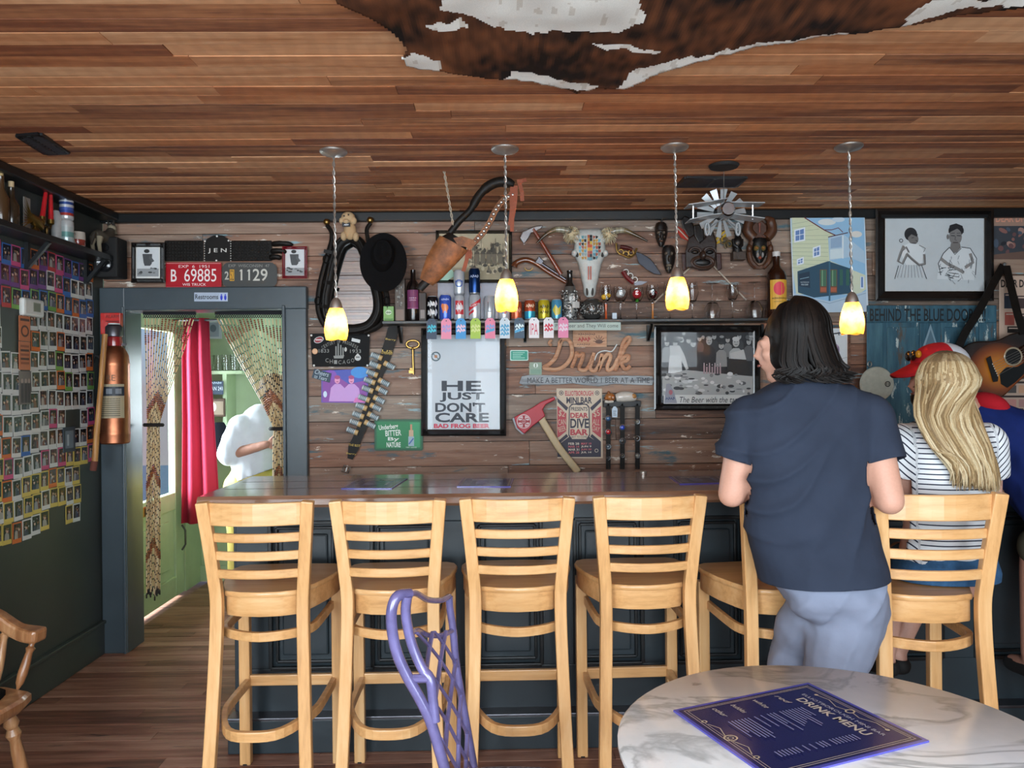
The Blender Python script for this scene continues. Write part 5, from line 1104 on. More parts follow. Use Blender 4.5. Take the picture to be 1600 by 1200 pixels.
# ---- double portrait drawing
def art(a):
    a.rect(1384, 341, 1537, 454, '#cdd3d6')
    K = '#33343a'; G = '#7c8085'
    a.ellp(1423, 366, 10, 10.5, '#2a2a2e', 20); a.ellp(1427, 373, 8, 9, '#7a7674', 18, -.4); a.poly([(1413, 366), (1424, 359), (1434, 366), (1433, 370), (1424, 366), (1416, 374)], '#232327')
    a.line([(1424, 372), (1428, 371)], 1, K); a.line([(1431, 375), (1434, 378)], 1, K); a.line([(1425, 380), (1431, 380)], 1.2, K); a.ring(1408, 376, 2, 3.2, K, 10)
    a.poly([(1412, 384), (1420, 380), (1436, 382), (1446, 394), (1442, 402), (1440, 414), (1416, 414), (1409, 400)], '#e2e6e8')
    for p, w_ in ((((1412, 384), (1407, 396), (1403, 408), (1410, 412), (1417, 398)), 4), (((1444, 397), (1445, 412), (1436, 414), (1424, 404), (1416, 396)), 4), (((1410, 390), (1416, 386), (1420, 394)), 3)): a.line(p, w_, '#8a8684'); a.line([(x+1, y+1.4) for x, y in p], .8, K)
    for k in range(9): a.line([(1408+k*4, 414), (1402+k*5.6, 434)], .7, G)
    a.line([(1404, 415), (1398, 436)], 1, K); a.line([(1440, 414), (1448, 436)], 1, K); a.line([(1436, 383), (1446, 388), (1443, 394)], .8, K)
    a.ellp(1494, 360, 12, 9.5, '#2b2b2f', 20); a.ellp(1493, 370, 10, 13, '#85817f', 20); a.poly([(1482, 364), (1484, 352), (1494, 349), (1504, 353), (1506, 364), (1496, 357)], '#242428'); a.ellp(1481, 370, 2, 4, '#7a7674')
    for x in (1489, 1498): a.line([(x-3, 368), (x+3, 368.5)], 1.3, K); a.line([(x-3, 364.5), (x+3, 364)], .8, K)
    a.line([(1493, 369), (1492, 375), (1495, 375.5)], .8, K); a.line([(1489, 379), (1497, 379)], 1.5, '#4a3f3e'); a.poly([(1486, 380), (1500, 380), (1502, 392), (1490, 396), (1484, 390)], '#7c7876')
    a.poly([(1484, 386), (1474, 396), (1466, 410), (1464, 436), (1522, 438), (1526, 404), (1516, 388), (1502, 386), (1492, 398)], '#dfe3e5'); a.line([(1484, 386), (1474, 396), (1466, 412), (1470, 430)], 1.2, K); a.line([(1502, 386), (1516, 388), (1526, 404), (1524, 430)], 1.2, K); a.line([(1484, 387), (1492, 398), (1502, 388)], 1, K)
    a.line([(1470, 404), (1480, 412), (1496, 420), (1506, 426)], 5, '#8f8b89'); a.line([(1516, 396), (1520, 410), (1508, 418)], 5, '#8f8b89')
    random.seed(5)
    for k in range(36): x, y = R_(1466, 1522), R_(398, 438); a.line([(x, y), (x+R_(-6, 6), y+R_(2, 9))], .6, random.choice([K, G, G]))
    for k in range(14): x, y = R_(1466, 1490), R_(418, 437); a.line([(x, y), (x+R_(4, 12), y+R_(-2, 2))], .9, K)
framed('framed_drawing', 'large dark framed pencil drawing of two children', 1368, 326, 1553, 470, 15, .05, 'frame_black', art)
# ---- old blue door panel
wood('blue_door', ['#1c3640', '#33596a', '#4a7280'], 2, 8, 3, .55, .3, .1, flecks=[('#5a4a3c', .58, .66, 2.5, 4), ('#b9c4c0', .60, .625, 5, 3.5)])
t = thing('blue_door_panel', 'weathered blue door mounted on the wall, lettered Behind the Blue Door', 'door panel', base(1354, 1557, 900))
BDX0, BDX1 = 1354, 1557
MB().plate(rq(1354, 477, 1557, 900), .004, .03).build('slab', 'blue_door', t)
for x0, y0, x1, y1 in ((1354, 477, 1557, 504), (1354, 504, 1380, 900), (1437, 504, 1470, 900), (1530, 504, 1557, 900), (1380, 690, 1437, 720), (1470, 690, 1530, 720)): MB().plate(rq(x0, y0, x1, y1), .03, .04).build('rail', 'blue_door', t, .004)
for x0, x1 in ((1380, 1437), (1470, 1530)): MB().plate(rq(x0+6, 511, x1-6, 684), .03, .036).build('field', 'blue_door', t, .005)
a = Art(None, .0405); a.text('BEHIND THE BLUE DOOR !!!!', 1359, 482, 1540, 502, '#141a1e', bold=.015); a.done('lettering', t)
card('poster_card', 'small blue grey pointed card stuck on the blue door', 'card', [(1442, 541), (1454, 506), (1465, 541), (1465, 545), (1442, 545)], .042, .002, '#7f9aa8', lambda a: (a.poly([(1446, 539), (1454, 515), (1462, 539)], '#54707f'), a.rect(1443, 541, 1464, 544.5, '#c98f96')))
c = P(1370, 600, .06); t = thing('drumhead_disc', 'pale worn round disc hanging on the blue door edge', 'disc', P(1370, 628, .06))
MB('#b7b7a8').lathe([(.0, -.006), (.094, -.006), (.099, 0), (.094, .006), (0, .006)], c, 40, Matrix.Rotation(PI/2, 3, 'X')).build('disc', 'bone', t)
a = Art(None, .068); a.ellp(1387, 600, 4.6, 4.6, '#2a2a28', 20); a.ring(1387, 600, 2.2, 3, '#9a9a8e', 14); a.rect(1386, 597.5, 1388, 602.5, '#9a9a8e'); a.done('logo', t)
MB().tube([P(1359+3*math.cos(q), 569+4*math.sin(q), .06) for q in (2*PI*k/10 for k in range(10))], .003, 5, close=True).build('hook', 'nickel', t)
# posters at the right edge
def art(a):
    a.text('DEAR DIVE BAR', 1556, 336, 1634, 347, '#d8957c', bold=.02); a.rect(1552, 353, 1640, 405, '#3b3f46'); random.seed(8)
    for k in range(26): a.ellp(R_(1556, 1636), R_(358, 395), R_(2, 8), R_(2, 5), random.choice(['#6a4a4a', '#8a5f58', '#23272e', '#4a5666', '#a8857a']), 8, R_(0, 3))
    a.poly([(1552, 398), (1640, 388), (1640, 405), (1552, 405)], '#6a5248')
card('bar_poster', 'faded poster with a dark party photo at the top right corner', 'poster', rq(1552, 330, 1640, 405), .004, .003, '#a08070', art)
def art(a):
    a.text('DEAR DIVE BAR', 1564, 437, 1636, 449, '#2a2422', bold=.03)
    for i, (x, y, w_, h, cl) in enumerate(((1569, 458, 16, 24, '#2b3340'), (1589, 462, 16, 20, '#4a3a3a'), (1570, 488, 15, 20, '#a8554a'), (1590, 490, 18, 18, '#3a3434'), (1574, 510, 30, 10, '#2a2422'), (1610, 458, 22, 50, '#8a5a50'))): a.rect(x, y, x+w_, y+h, cl); a.rect(x+2, y+2, x+w_-2, y+4, '#c9b0a0')
    for k in range(8): a.rect(1566, 530+k*22, 1638, 533+k*22, '#3a3030'); a.rect(1568, 536+k*22, 1588, 548+k*22, random.choice(['#c98f86', '#b5a094', '#57504e'])); a.rect(1592, 536+k*22, 1612, 548+k*22, random.choice(['#d0a080', '#b58a86', '#47403e']))
    a.text('OR THE BAR', 1570, 638, 1636, 652, '#2a2422', bold=.03)
card('bar_poster', 'tall beige poster headed Dear Dive Bar behind the guitar', 'poster', rq(1561, 431, 1640, 720), .004, .003, '#c7ab98', art)
# ---- guitar
t = thing('acoustic_guitar', 'sunburst acoustic guitar hung on the wall by a black strap', 'guitar', base(1495, 1640, 640, .1))
m, n, l, b = nodes_of('sunburst'); tc = n.new('ShaderNodeTexCoord').outputs['Object']
mp_ = n.new('ShaderNodeMapping'); l.new(tc, mp_.inputs[0]); gc = P(1555, 578, .12)-t.location; mp_.inputs['Location'].default_value = (-gc.x*4.6, 0, -gc.z*5.2); mp_.inputs['Scale'].default_value = (4.6, 0, 5.2)
gr = n.new('ShaderNodeTexGradient'); gr.gradient_type = 'SPHERICAL'; l.new(mp_.outputs[0], gr.inputs[0]); r = ramp(n, [(.0, '#150a06'), (.18, '#2a1108'), (.42, '#8a4214'), (.75, '#c87a2a'), (1, '#d99038')]); l.new(gr.outputs[0], r.inputs[0]); l.new(r.outputs[0], b.inputs['Base Color']); b.inputs['Roughness'].default_value = .18; b.inputs['Coat Weight'].default_value = .6
body = [(1500, 566), (1502, 548), (1512, 538), (1528, 533), (1548, 533), (1562, 530), (1576, 523), (1592, 519), (1612, 520), (1630, 530), (1640, 550), (1630, 572), (1606, 586), (1592, 596), (1580, 608), (1566, 620), (1548, 626), (1528, 622), (1512, 608), (1503, 590)]
bs_ = [(p.x, p.z) for p in spl([Vector((x, 0, y)) for x, y in body+body[:1]], 3)[:-1]]
MB().plate(bs_, .06, .145).build('body', 'sunburst', t, .006)
MB().ell(P(1583, 557, .146), (.046, .003, .046), 24, 6).build('sound_hole', 'black_matte', t)
MB('#b5a58a').tube([P(1583+13.5*math.cos(q), 557+13.5*math.sin(q), .1465) for q in (2*PI*k/24 for k in range(24))], .005, 5, close=True).build('rosette', 'gloss', t)
MB().plate([(1541, 560), (1548, 556), (1552, 570), (1560, 590), (1559, 596), (1552, 597), (1547, 580)], .145, .158).build('bridge', 'black_matte', t, .002)
a = Art(None, .159); [a.ellp(1551+k*1.6, 569+k*3.6, 1, 1, '#d8d4cc', 8) for k in range(6)]; a.done('bridge_pin', t)
MB().plate([(1562, 584), (1572, 574), (1590, 573), (1602, 566), (1600, 584), (1588, 596), (1574, 606), (1564, 600)], .145, .148).build('pickguard', 'black_paint', t)
MB('#3a2415').bar([P(1598, 549, .15), P(1720, 490, .13)], .05, .02, (0, 1, 0)).build('neck', 'gloss', t)
MB('#20140d').bar([P(1720, 490, .13), P(1752, 474, .125)], .075, .016, (0, 1, 0)).build('headstock', 'gloss', t)
for k in range(6): MB().tube([P(1550+k*1.6, 568+k*3.8, .162), P(1720+k*1.0, 486+k*2, .145)], .0009, 4).build('string', 'nickel', t)
for pts in (((1568, 415, .06), (1548, 450, .09), (1530, 485, .11), (1508, 520, .12), (1497, 545, .12)), ((1572, 415, .06), (1580, 450, .1), (1590, 490, .14), (1600, 522, .15))): MB().bar(spl([P(*q) for q in pts], 4), .045, .004, (0, 1, 0)).build('strap', 'black_leather', t)
MB().tube([P(1570, 412, .006), P(1570, 413, .07)], .008, 8).build('wall_hook', 'black_iron', t)

# ---- framed beer photograph
def art(a):
    a.rect(1033, 518, 1176, 631, '#1f2024'); random.seed(21)
    def person(x, y, s_, body_, hat=None, skin='#a9aaa9'):
        a.poly([(x-8*s_, y+30*s_), (x-7*s_, y+10*s_), (x-3*s_, y+6*s_), (x+3*s_, y+6*s_), (x+7*s_, y+10*s_), (x+9*s_, y+30*s_)], body_); a.ellp(x, y, 3.6*s_, 4.8*s_, skin, 14); a.ellp(x-1.2*s_, y-.6*s_, .7*s_, .5*s_, '#333333', 6); a.ellp(x+1.4*s_, y-.6*s_, .7*s_, .5*s_, '#333333', 6); a.line([(x-1.3*s_, y+2.2*s_), (x+1.5*s_, y+2.2*s_)], .6*s_, '#444444')
        a.ellp(x, y-3.6*s_, 4*s_, 2.4*s_, hat or '#2a2a2c', 10)
    for x, y, s_, b_ in ((1042, 536, 1, '#8d8f90'), (1064, 528, .9, '#3a3b3e'), (1076, 532, 1, '#2b2c30'), (1093, 529, .9, '#46474b'), (1116, 526, .9, '#333438'), (1137, 531, .9, '#777879'), (1155, 526, .9, '#38393c'), (1170, 534, 1, '#5a5b5e')): person(x, y, s_, b_)
    for k in range(14): a.ellp(R_(1036, 1174), R_(521, 532), R_(2, 4), R_(2, 4), random.choice(['#8d8e8e', '#5a5b5c', '#b8b9b8']), 9)
    a.poly([(1046, 540), (1062, 540), (1070, 556), (1076, 576), (1072, 578), (1064, 562), (1066, 580), (1046, 580), (1048, 560)], '#b7b9b8'); person(1055, 537, 1, '#b7b9b8', '#3c3c3e'); a.poly([(1046, 556), (1064, 554), (1066, 582), (1044, 584)], '#c4c6c5')
    person(1083, 537, 1.15, '#2a2628', '#333336'); a.poly([(1074, 552), (1098, 550), (1130, 560), (1132, 584), (1078, 582)], '#2c2628')
    person(1108, 533, 1.3, '#2b2729', '#c9cac9'); person(1127, 540, 1.1, '#8a8b8b'); person(1150, 535, 1.5, '#a9abaa', '#b9bab9'); a.poly([(1140, 552), (1162, 546), (1166, 562), (1144, 566)], '#b7b9b8'); a.poly([(1136, 560), (1166, 562), (1176, 590), (1136, 588)], '#151517')
    a.poly([(1035, 588), (1072, 578), (1130, 584), (1176, 588), (1176, 618), (1035, 618)], '#a3a5a4')
    for k in range(60): a.ellp(R_(1037, 1172), R_(584, 615), R_(1.5, 6), R_(1, 3.2), random.choice(['#d2d3d2', '#c2c3c2', '#505254', '#7a7c7d', '#333538']), 10)
    for k in range(7): x = 1099+k*4.2; a.rect(x, 571+k % 2*2, x+2.4, 584, '#a58d92'); a.rect(x+.6, 567+k % 2*2, x+1.8, 571, '#c8b8ba')
    a.rect(1037, 617, 1176, 631, '#c9cbc8'); a.poly([(1041, 600), (1046, 599), (1053, 612), (1058, 630), (1038, 630)], '#8a8d98'); a.ellp(1048, 613, 3, 4, '#a8606a'); a.squig(1040, 620, 1054, 625, '#3a4870', .2, 4); a.text('The Beer with the taste', 1062, 620, 1160, 629, '#1a1c24', shear=.25)
framed('framed_photograph', 'black framed vintage group photograph captioned The Beer with the taste', 1022, 508, 1188, 641, 11, .06, 'frame_black', art)
# striped shell print seen past the man's hair
def art(a):
    a.rect(1288, 514, 1323, 577, '#d3d8da'); a.ellp(1303, 548, 9, 12, '#a88fb0', 16)
    for k in range(6): a.line([(1295+k*3, 536+k), (1292+k*3.6, 556+k)], 1.2, '#6a5a78')
    a.line([(1298, 522), (1322, 519)], 2, '#33353a'); a.line([(1310, 519), (1311, 524)], 1.5, '#33353a'); a.line([(1310, 562), (1324, 558), (1324, 572), (1308, 574)], .8, '#8a9096')
framed('framed_print', 'small pale print of a purple striped shape beside the man\'s hair', 1282, 508, 1329, 583, 5, .02, 'wall_wood', art, False)
# ============================================================ MIDDLE OF THE BACK WALL
card('slogan_board', 'pale narrow board reading and They Will come under the shelf', 'sign', rq(864, 503.5, 970, 516), .135, .012, '#a9b9b0', lambda a: a.text('Pour Beer and They Will come', 868, 506, 966, 513.5, '#3a3f3c'))
def art(a):
    a.squig(903, 520, 930, 524, '#6a4434', .2, 8); a.squig(903, 526, 922, 534, '#a8332f', .2, 4); a.squig(901, 536.5, 922, 539.5, '#5a3a2c', .2, 6)
    for q in range(7): a.line([(936, 534), (936+9*math.cos(-PI*q/6), 533+9*math.sin(-PI*q/6))], 1, '#5a3a2c')
    a.ellp(936, 534, 6, 3, '#5a3a2c')
card('wood_plaque', 'small burnt wood plaque with red script above the Drink sign', 'plaque', rq(895, 516, 948, 542), .004, .008, '#b98462', art, 'sign_wood')
card('green_sticker', 'small green rectangular sign with white lines right of the frog poster', 'sticker', octo(797, 547, 825.5, 563.5, 2), .002, .003, '#bfe0d4', lambda a: (a.poly(octo(798.5, 548.5, 824, 562, 1.5), '#2f9a80'), [a.rect(801, 550.5+k*2.7, 820-k % 3*3, 551.5+k*2.7, '#a8dccb') for k in range(4)]))
card('square_sticker', 'small square green grey sticker left of the word Drink', 'sticker', rq(827, 566, 846.5, 586), .002, .002, '#8fa28f', lambda a: (a.ellp(837, 571, 3.6, 3.6, '#dfe6df'), a.rect(836, 568, 838, 574, '#6f8a72'), a.rect(829, 577, 845, 584, '#7b9a86')))
# wooden script sign
t = thing('drink_sign', 'cut wooden script sign reading Drink', 'sign', base(848, 986, 583))
def letter(pts, r): MB().tube(spl([P(x, y, .02) for x, y in pts], 5), r, 8, flat=.75, up=(0, 1, 0)).build('letter', 'sign_wood', t)
letter([(862, 531), (858, 536), (862, 540)], .009)
letter([(873, 537), (880, 530), (888, 531), (893, 540), (893, 556), (884, 570), (871, 577), (859, 577), (850, 574), (858, 569), (867, 560), (873, 545), (877, 531)], .0125)
letter([(893, 575), (899, 560), (901, 551), (904, 556), (911, 553), (909, 563), (905, 575), (913, 579), (921, 570), (926, 556)], .0115)
letter([(928, 551), (925, 564), (922, 575), (928, 580), (935, 572), (940, 558)], .0115)
letter([(941, 553), (937, 568), (934, 580), (942, 562), (950, 553), (954, 558), (949, 572), (951, 579), (959, 573), (965, 560)], .0115)
letter([(961, 580), (968, 562), (976, 544), (984, 532), (982, 527), (975, 533), (970, 548), (966, 566), (976, 557), (982, 556), (980, 563), (971, 567), (977, 577), (985, 572)], .0115)
MB().tube(spl([P(929, 563, .012), P(934, 552, .012), P(945, 548, .012), P(956, 549, .012), P(964, 538, .012)], 4), .004, 6).build('white_trim', 'white_paint', t)  # thin white curve set just behind the letters
# driftwood slogan board
pts = [(811, 599), (815, 588), (825, 586), (850, 586), (880, 587), (900, 588), (930, 586), (937, 588), (960, 587), (1000, 587), (1020, 588), (1022, 594), (1019, 602), (990, 601), (960, 600), (936, 603), (915, 602), (895, 599), (870, 601), (840, 601), (818, 602)]
wood('driftwood', ['#4a3a36', '#9aa0a4', '#c3c7c9'], 0, 9, 5, .7, .3, .1, flecks=[('#3a2c26', .6, .68, 2.2, 6)])
t = thing('driftwood_sign', 'weathered white board reading Make a better world 1 beer at a time', 'sign', base(811, 1022, 603)); MB().plate(pts, .004, .024).build('board', 'driftwood', t, .003)
a = Art(None, .0245); a.text('MAKE A BETTER WORLD 1 BEER AT A TIME', 824, 590, 1015, 598.5, '#2c3036'); a.done('lettering', t)
# ---- fire axe
t = thing('fire_axe', 'red fire axe with a round fire department emblem and pale handle', 'axe', base(800, 906, 737))
MB('#c7b088').bar(spl([P(838, 640, .035), P(845, 653, .035), P(858, 675, .035), P(876, 703, .035), P(904, 738, .035)], 4), [.05, .05, .048, .046, .044]+[.042]*12, .024, (0, 1, 0)).build('handle', 'oak_handle' if False else 'paint', t, .008)
MB('#b52a38').plate([(803, 652), (818, 644), (833, 636), (845, 628), (866, 620), (868, 624), (853, 632), (848, 640), (852, 650), (840, 660), (832, 666), (819, 678), (808, 668)], .02, .055).build('head', 'paint', t, .005)
MB('#9a9da2').plate([(800, 654), (804, 652), (809, 667), (820, 678), (816, 679), (806, 670)], .03, .045).build('cutting_edge', 'paint', t, .002); MB('#9a9da2').plate([(864, 620), (869, 619), (870, 622), (867, 625)], .03, .045).build('pick_tip', 'paint', t)
a = Art(None, .0555); a.ellp(818.5, 658.5, 11, 11, '#d8c3c3', 26); a.ellp(818.5, 658.5, 9.8, 9.8, '#9c1f2c', 26)
for k in range(4):
    q = PI/4+k*PI/2; a.poly([(818.5+r_*math.cos(q+d_), 658.5+r_*math.sin(q+d_)) for r_, d_ in ((5.2, -.5), (9, -.55), (9.6, 0), (9, .55), (5.2, .5))], '#d8c3c3'); a.rect(818.5+6.8*math.cos(q)-2, 658.5+6.8*math.sin(q)-.7, 818.5+6.8*math.cos(q)+2, 658.5+6.8*math.sin(q)+.7, '#9c1f2c')
a.ellp(818.5, 658.5, 4.4, 4.4, '#9c1f2c', 16); a.text('FIRE', 815.5, 655, 821.5, 657.8, '#d8c3c3'); a.text('DEPT', 815.5, 659, 821.5, 661.8, '#d8c3c3'); a.done('emblem', t)
# ---- bar poster
def art(a):
    B = '#b7a590'; R1 = '#b4424a'; N = '#2e2a3c'
    a.rect(871, 609, 939, 714, '#cbb9a2'); a.text('ELLIOTBOROUGH', 883, 610.5, 927, 618.5, R1, bold=.03); a.text('MINI BAR', 885, 620.5, 925, 630.5, N, bold=.03)
    for x in (877, 933): a.ring(x, 614, 2.6, 3.6, N, 14); a.ellp(x, 614, 1.4, 1.4, N, 8)
    for s_ in (-1, 1):
        X = lambda u: 905+s_*u
        a.poly([(X(34), 622), (X(34), 628), (X(20), 642), (X(17), 637)], N); a.poly([(X(34), 634), (X(20), 646), (X(20), 676), (X(34), 684)], R1); a.poly([(X(34), 696), (X(34), 690), (X(20), 678), (X(17), 682)], N); a.poly([(X(34), 687), (X(34), 685), (X(20), 673.5), (X(20), 675.5)], '#cbb9a2')
    a.text('$2', 873, 641, 883, 652, '#cbb9a2', rot=.2); a.text('CAN', 872, 655, 884, 664, '#cbb9a2', rot=-.1); a.text('BEER', 872.5, 666, 884, 674, '#cbb9a2', rot=-.3); a.text('$5', 927, 641, 937, 652, '#cbb9a2', rot=-.2); a.text('ALL', 926, 655, 937, 664, '#cbb9a2', rot=.1); a.text('DAY', 926, 666, 937, 674, '#cbb9a2', rot=.3)
    a.poly([(871, 696), (890, 682), (920, 682), (939, 694), (939, 714), (871, 714)], N)
    a.poly([(889, 636), (893, 631), (917, 631), (921, 636), (922, 680), (917, 688), (893, 688), (888, 680)], N); a.poly([(890.5, 637), (894, 632.5), (916, 632.5), (919.5, 637), (920.5, 679), (916, 686), (894, 686), (889.5, 679)], '#d2c2ac'); a.line([(893, 633), (905, 629), (917, 633)], 1, N); a.ellp(905, 631.5, 6, 1.6, N, 12)
    a.text('PRESENTS', 892, 636, 918, 642, N, bold=.02); a.text('DEAR', 891, 645, 919, 653, R1, bold=.04); a.text('DIVE', 891, 654, 920, 669, N, bold=.03); a.text('BAR', 891, 670.5, 919, 680, R1, bold=.04); a.text('BEST TO COME', 893, 681, 917, 684.5, N)
    for k, (l1, l2) in enumerate((('FEB 28', 'MAY 19'), ('MAR 14', 'JUN 9'), ('MAR 31', 'JUN 30'), ('APR 28', 'JUL 14'))): a.text(l1, 888, 691.5+k*4.6, 905, 695+k*4.6, '#d8cdbb' if k % 2 == 0 else '#c4626a', bold=.02); a.text(l2, 908, 691.5+k*4.6, 924, 695+k*4.6, '#c4626a' if k % 2 == 0 else '#d8cdbb', bold=.02)
    a.ring(932, 704, 2, 3, '#b0a698', 12)
card('dive_bar_poster', 'beige and red poster headed Elliotborough Mini Bar, Dear Dive Bar', 'poster', [(869.5, 607), (940.5, 607), (942, 716), (871, 716)], .002, .002, '#c7b59d', art)
# ---- sleeping dog figurine on strap rack
t = thing('strap_rack', 'small black wall rack holding three concho straps beside the poster', 'rack', base(942, 1000, 638)); MB('#17181b').box(P(971.5, 631, .02), (58*S, .04, 10*S)).build('rail', 'paint', t, .003)
for x in (950.5, 972.5, 996): MB().tube([P(x, 632, .03), P(x, 633.5, .06), P(x, 631, .064)], .004, 6).build('hook', 'black_iron', t)
t = thing('dog_figurine', 'white and tan sleeping dog figurine on the strap rack', 'figurine', base(944, 996, 628, .03))
MB('#cfc6ba').tube(spl([P(962, 622, .04), P(972, 620, .04), P(985, 620, .04), P(994, 624, .04)], 4), [.02, .024, .027, .03, .031, .031, .031, .03, .029, .027, .022, .016, .008], 12).build('body', 'gloss', t)
MB('#a86a38').ell(P(953, 620, .05), (.03, .026, .022), 12, 8).ell(P(947, 622, .055), (.014, .014, .01)).build('head', 'gloss', t); MB('#8a5228').ell(P(958, 621, .07), (.012, .008, .018), 10, 7).ell(P(951, 614, .05), (.01, .01, .01)).build('ear', 'gloss', t)
MB('#b5804a').ell(P(990, 619, .056), (.018, .014, .014), 10, 7).build('tan_patch', 'gloss', t); MB('#cfc6ba').tube([P(958, 627, .06), P(950, 628, .07), P(945, 627, .07)], .008, 8).build('paw', 'gloss', t); MB('#2a1c14').ell(P(944.5, 622, .067), .005, 8, 6).build('nose', 'gloss', t)
card('price_tag', 'small white price tag tied to the strap rack', 'tag', [(959, 635), (962, 635), (965, 639), (964.5, 652), (956.5, 652), (956, 639)], .075, .002, '#b9c9d6', lambda a: (a.rect(958, 642, 963, 643, '#5a6a78'), a.rect(958, 645, 962, 646, '#5a6a78'), a.rect(958, 648, 963, 649, '#5a6a78')))
con = [(950.5, [(654, 4.8, '#3a5f8a'), (675, 5, '#b5232c'), (698, 4.4, '#4a5a66'), (716, 3, '#2a2a2c')], 'black strap with a blue and a red concho, left of three'), (972.5, [(668, 5, '#2a49b8'), (689, 4.8, '#3c3c3e'), (712, 3.6, '#4a463e')], 'black strap with a bright blue concho, middle of three'), (996, [(659, 4, '#7a7468'), (685, 4.4, '#3a302a'), (712, 4.2, '#8a8478')], 'black strap with dark and silver conchos, right of three')]
for x, cs, lab in con:
    t = thing('concho_strap', lab, 'strap', base(x-4, x+4, 733, .04), 'concho straps')
    for d in (-1.9, 1.9): MB().bar([P(x+d, 634, .068), P(x+d*.9, 680, .06), P(x+d, 733, .05)], .013, .004, (0, 1, 0)).build('band', 'black_leather', t)
    for y, r_, cl in cs: q = MB('#8d9094').lathe([(r_*S*1.1, 0), (r_*S*1.1, .006), (r_*S*.8, .010), (0, .010)], P(x, y, .066), 16, Matrix.Rotation(PI/2, 3, 'X')).build('concho', 'metalv', t); MB(cl).ell(P(x, y, .077), (r_*S*.72, .006, r_*S*.72), 12, 8).build('stone', 'gloss', q)
c = at(1005, 738, 3.5); c.z = ZB; tag(MB().lathe([(.016, .0), (.017, .004), (.017, .014), (.012, .016)], c, 14).build('silver_ring', 'nickel'), 'small silver ring cap standing on the bar below the straps', 'cap')

# ============================================================ BEAD CURTAINS
def curtain(name, label, tops, gx, gy, xs_end, y_end, Yc, n_top):
    c = at(gx, y_end, Yc); t = thing(name, label, 'bead curtain', c)
    x0, x1 = tops
    MB('#17151c').bar([at(x0, 489, Yc), at(x1, 489, Yc)], .012, .018).build('header_rod', 'matte', t)
    mb = MB('#1c1924')
    for k in range(int((x1-x0)/3.4)):
        xx = x0+k*3.4
        for s_ in (0, 1): mb.tube([at(xx+s_*3.4, 491, Yc), at(xx+3.4-s_*3.4, 497, Yc)], .0022, 4, sm=False)
    mb.build('knotted_fringe', 'matte', t)
    for k in range(n_top):
        f = (k+.5)/n_top; xt = x0+(x1-x0)*f
        xg = gx+(f-.5)*xs_end*.9; xe = gx+(f-.5)*xs_end+R_(-1, 1)
        yj = Yc+R_(-.022, .022)
        path = spl([at(xt, 497, Yc), at(xt+(xg-xt)*.36, 497+(gy-497)*.36, yj), at(xt+(xg-xt)*.78, 497+(gy-497)*.75, yj), at(xg, gy, yj), at(xg+(xe-xg)*.4, gy+30, yj), at(xe, (gy+y_end)/2, yj), at(xe, y_end+R_(-9, 4), yj)], 8)
        mb = MB(); acc = 0; seglen = .046; L = [0]
        for a, b_ in zip(path, path[1:]): L.append(L[-1]+(b_-a).length)
        tot = L[-1]
        def pos(s_):
            s_ = min(max(s_, 0), tot-1e-6)
            for i in range(len(L)-1):
                if L[i] <= s_ <= L[i+1]: q = (s_-L[i])/(L[i+1]-L[i]+1e-9); return path[i].lerp(path[i+1], q)
            return path[-1]
        s_ = R_(0, .01)
        while s_ < tot-.02:
            p = pos(s_); zz = p.z
            # zigzag of round brown beads, tan bamboo pieces elsewhere
            ph = (1.92-zz) - .10*abs(((f*2) % 2)-1) ; band = (ph % .42) < .085
            if zz < .30+.0 and zz < .9-.5: band = band or False
            if s_ > tot-.06: mb.tube([p, pos(s_+.022)], .0045, 5, '#241a18', sm=False); s_ += .026; continue
            if band: mb.ell(pos(s_+.007), .0058, 7, 5, None, random.choice(['#8a4a22', '#9a5a2c', '#6f3818'])); s_ += .012
            else:
                mb.tube([p, pos(s_+seglen*.8)], .0036, 5, random.choice(['#c9ab7c', '#b8976a', '#d3ba90']), sm=False); mb.tube([pos(s_+seglen*.8), pos(s_+seglen*.98)], .003, 5, '#2a1c16', sm=False); s_ += seglen
        mb.build('bead_strand', 'paint', t)
    MB('#1c1512').tube([at(gx+(xs_end*.62)*math.cos(q), gy+2, Yc+.034*math.sin(q)) for q in (2*PI*k/14 for k in range(14))], .012, 6, close=True).build('tie_back', 'matte', t)
curtain('bead_curtain', 'bamboo bead curtain tied back to the left door jamb', (224, 306), 240, 662, 22, 935, YW+.09, 15)
curtain('bead_curtain', 'bamboo bead curtain gathered on the right side of the doorway', (336, 446), 436, 668, 22, 960, YW+.09, 19)

# ============================================================ LEFT WALL
def Lw(px, py, off=0.0): return onx(px, py, XL+off)
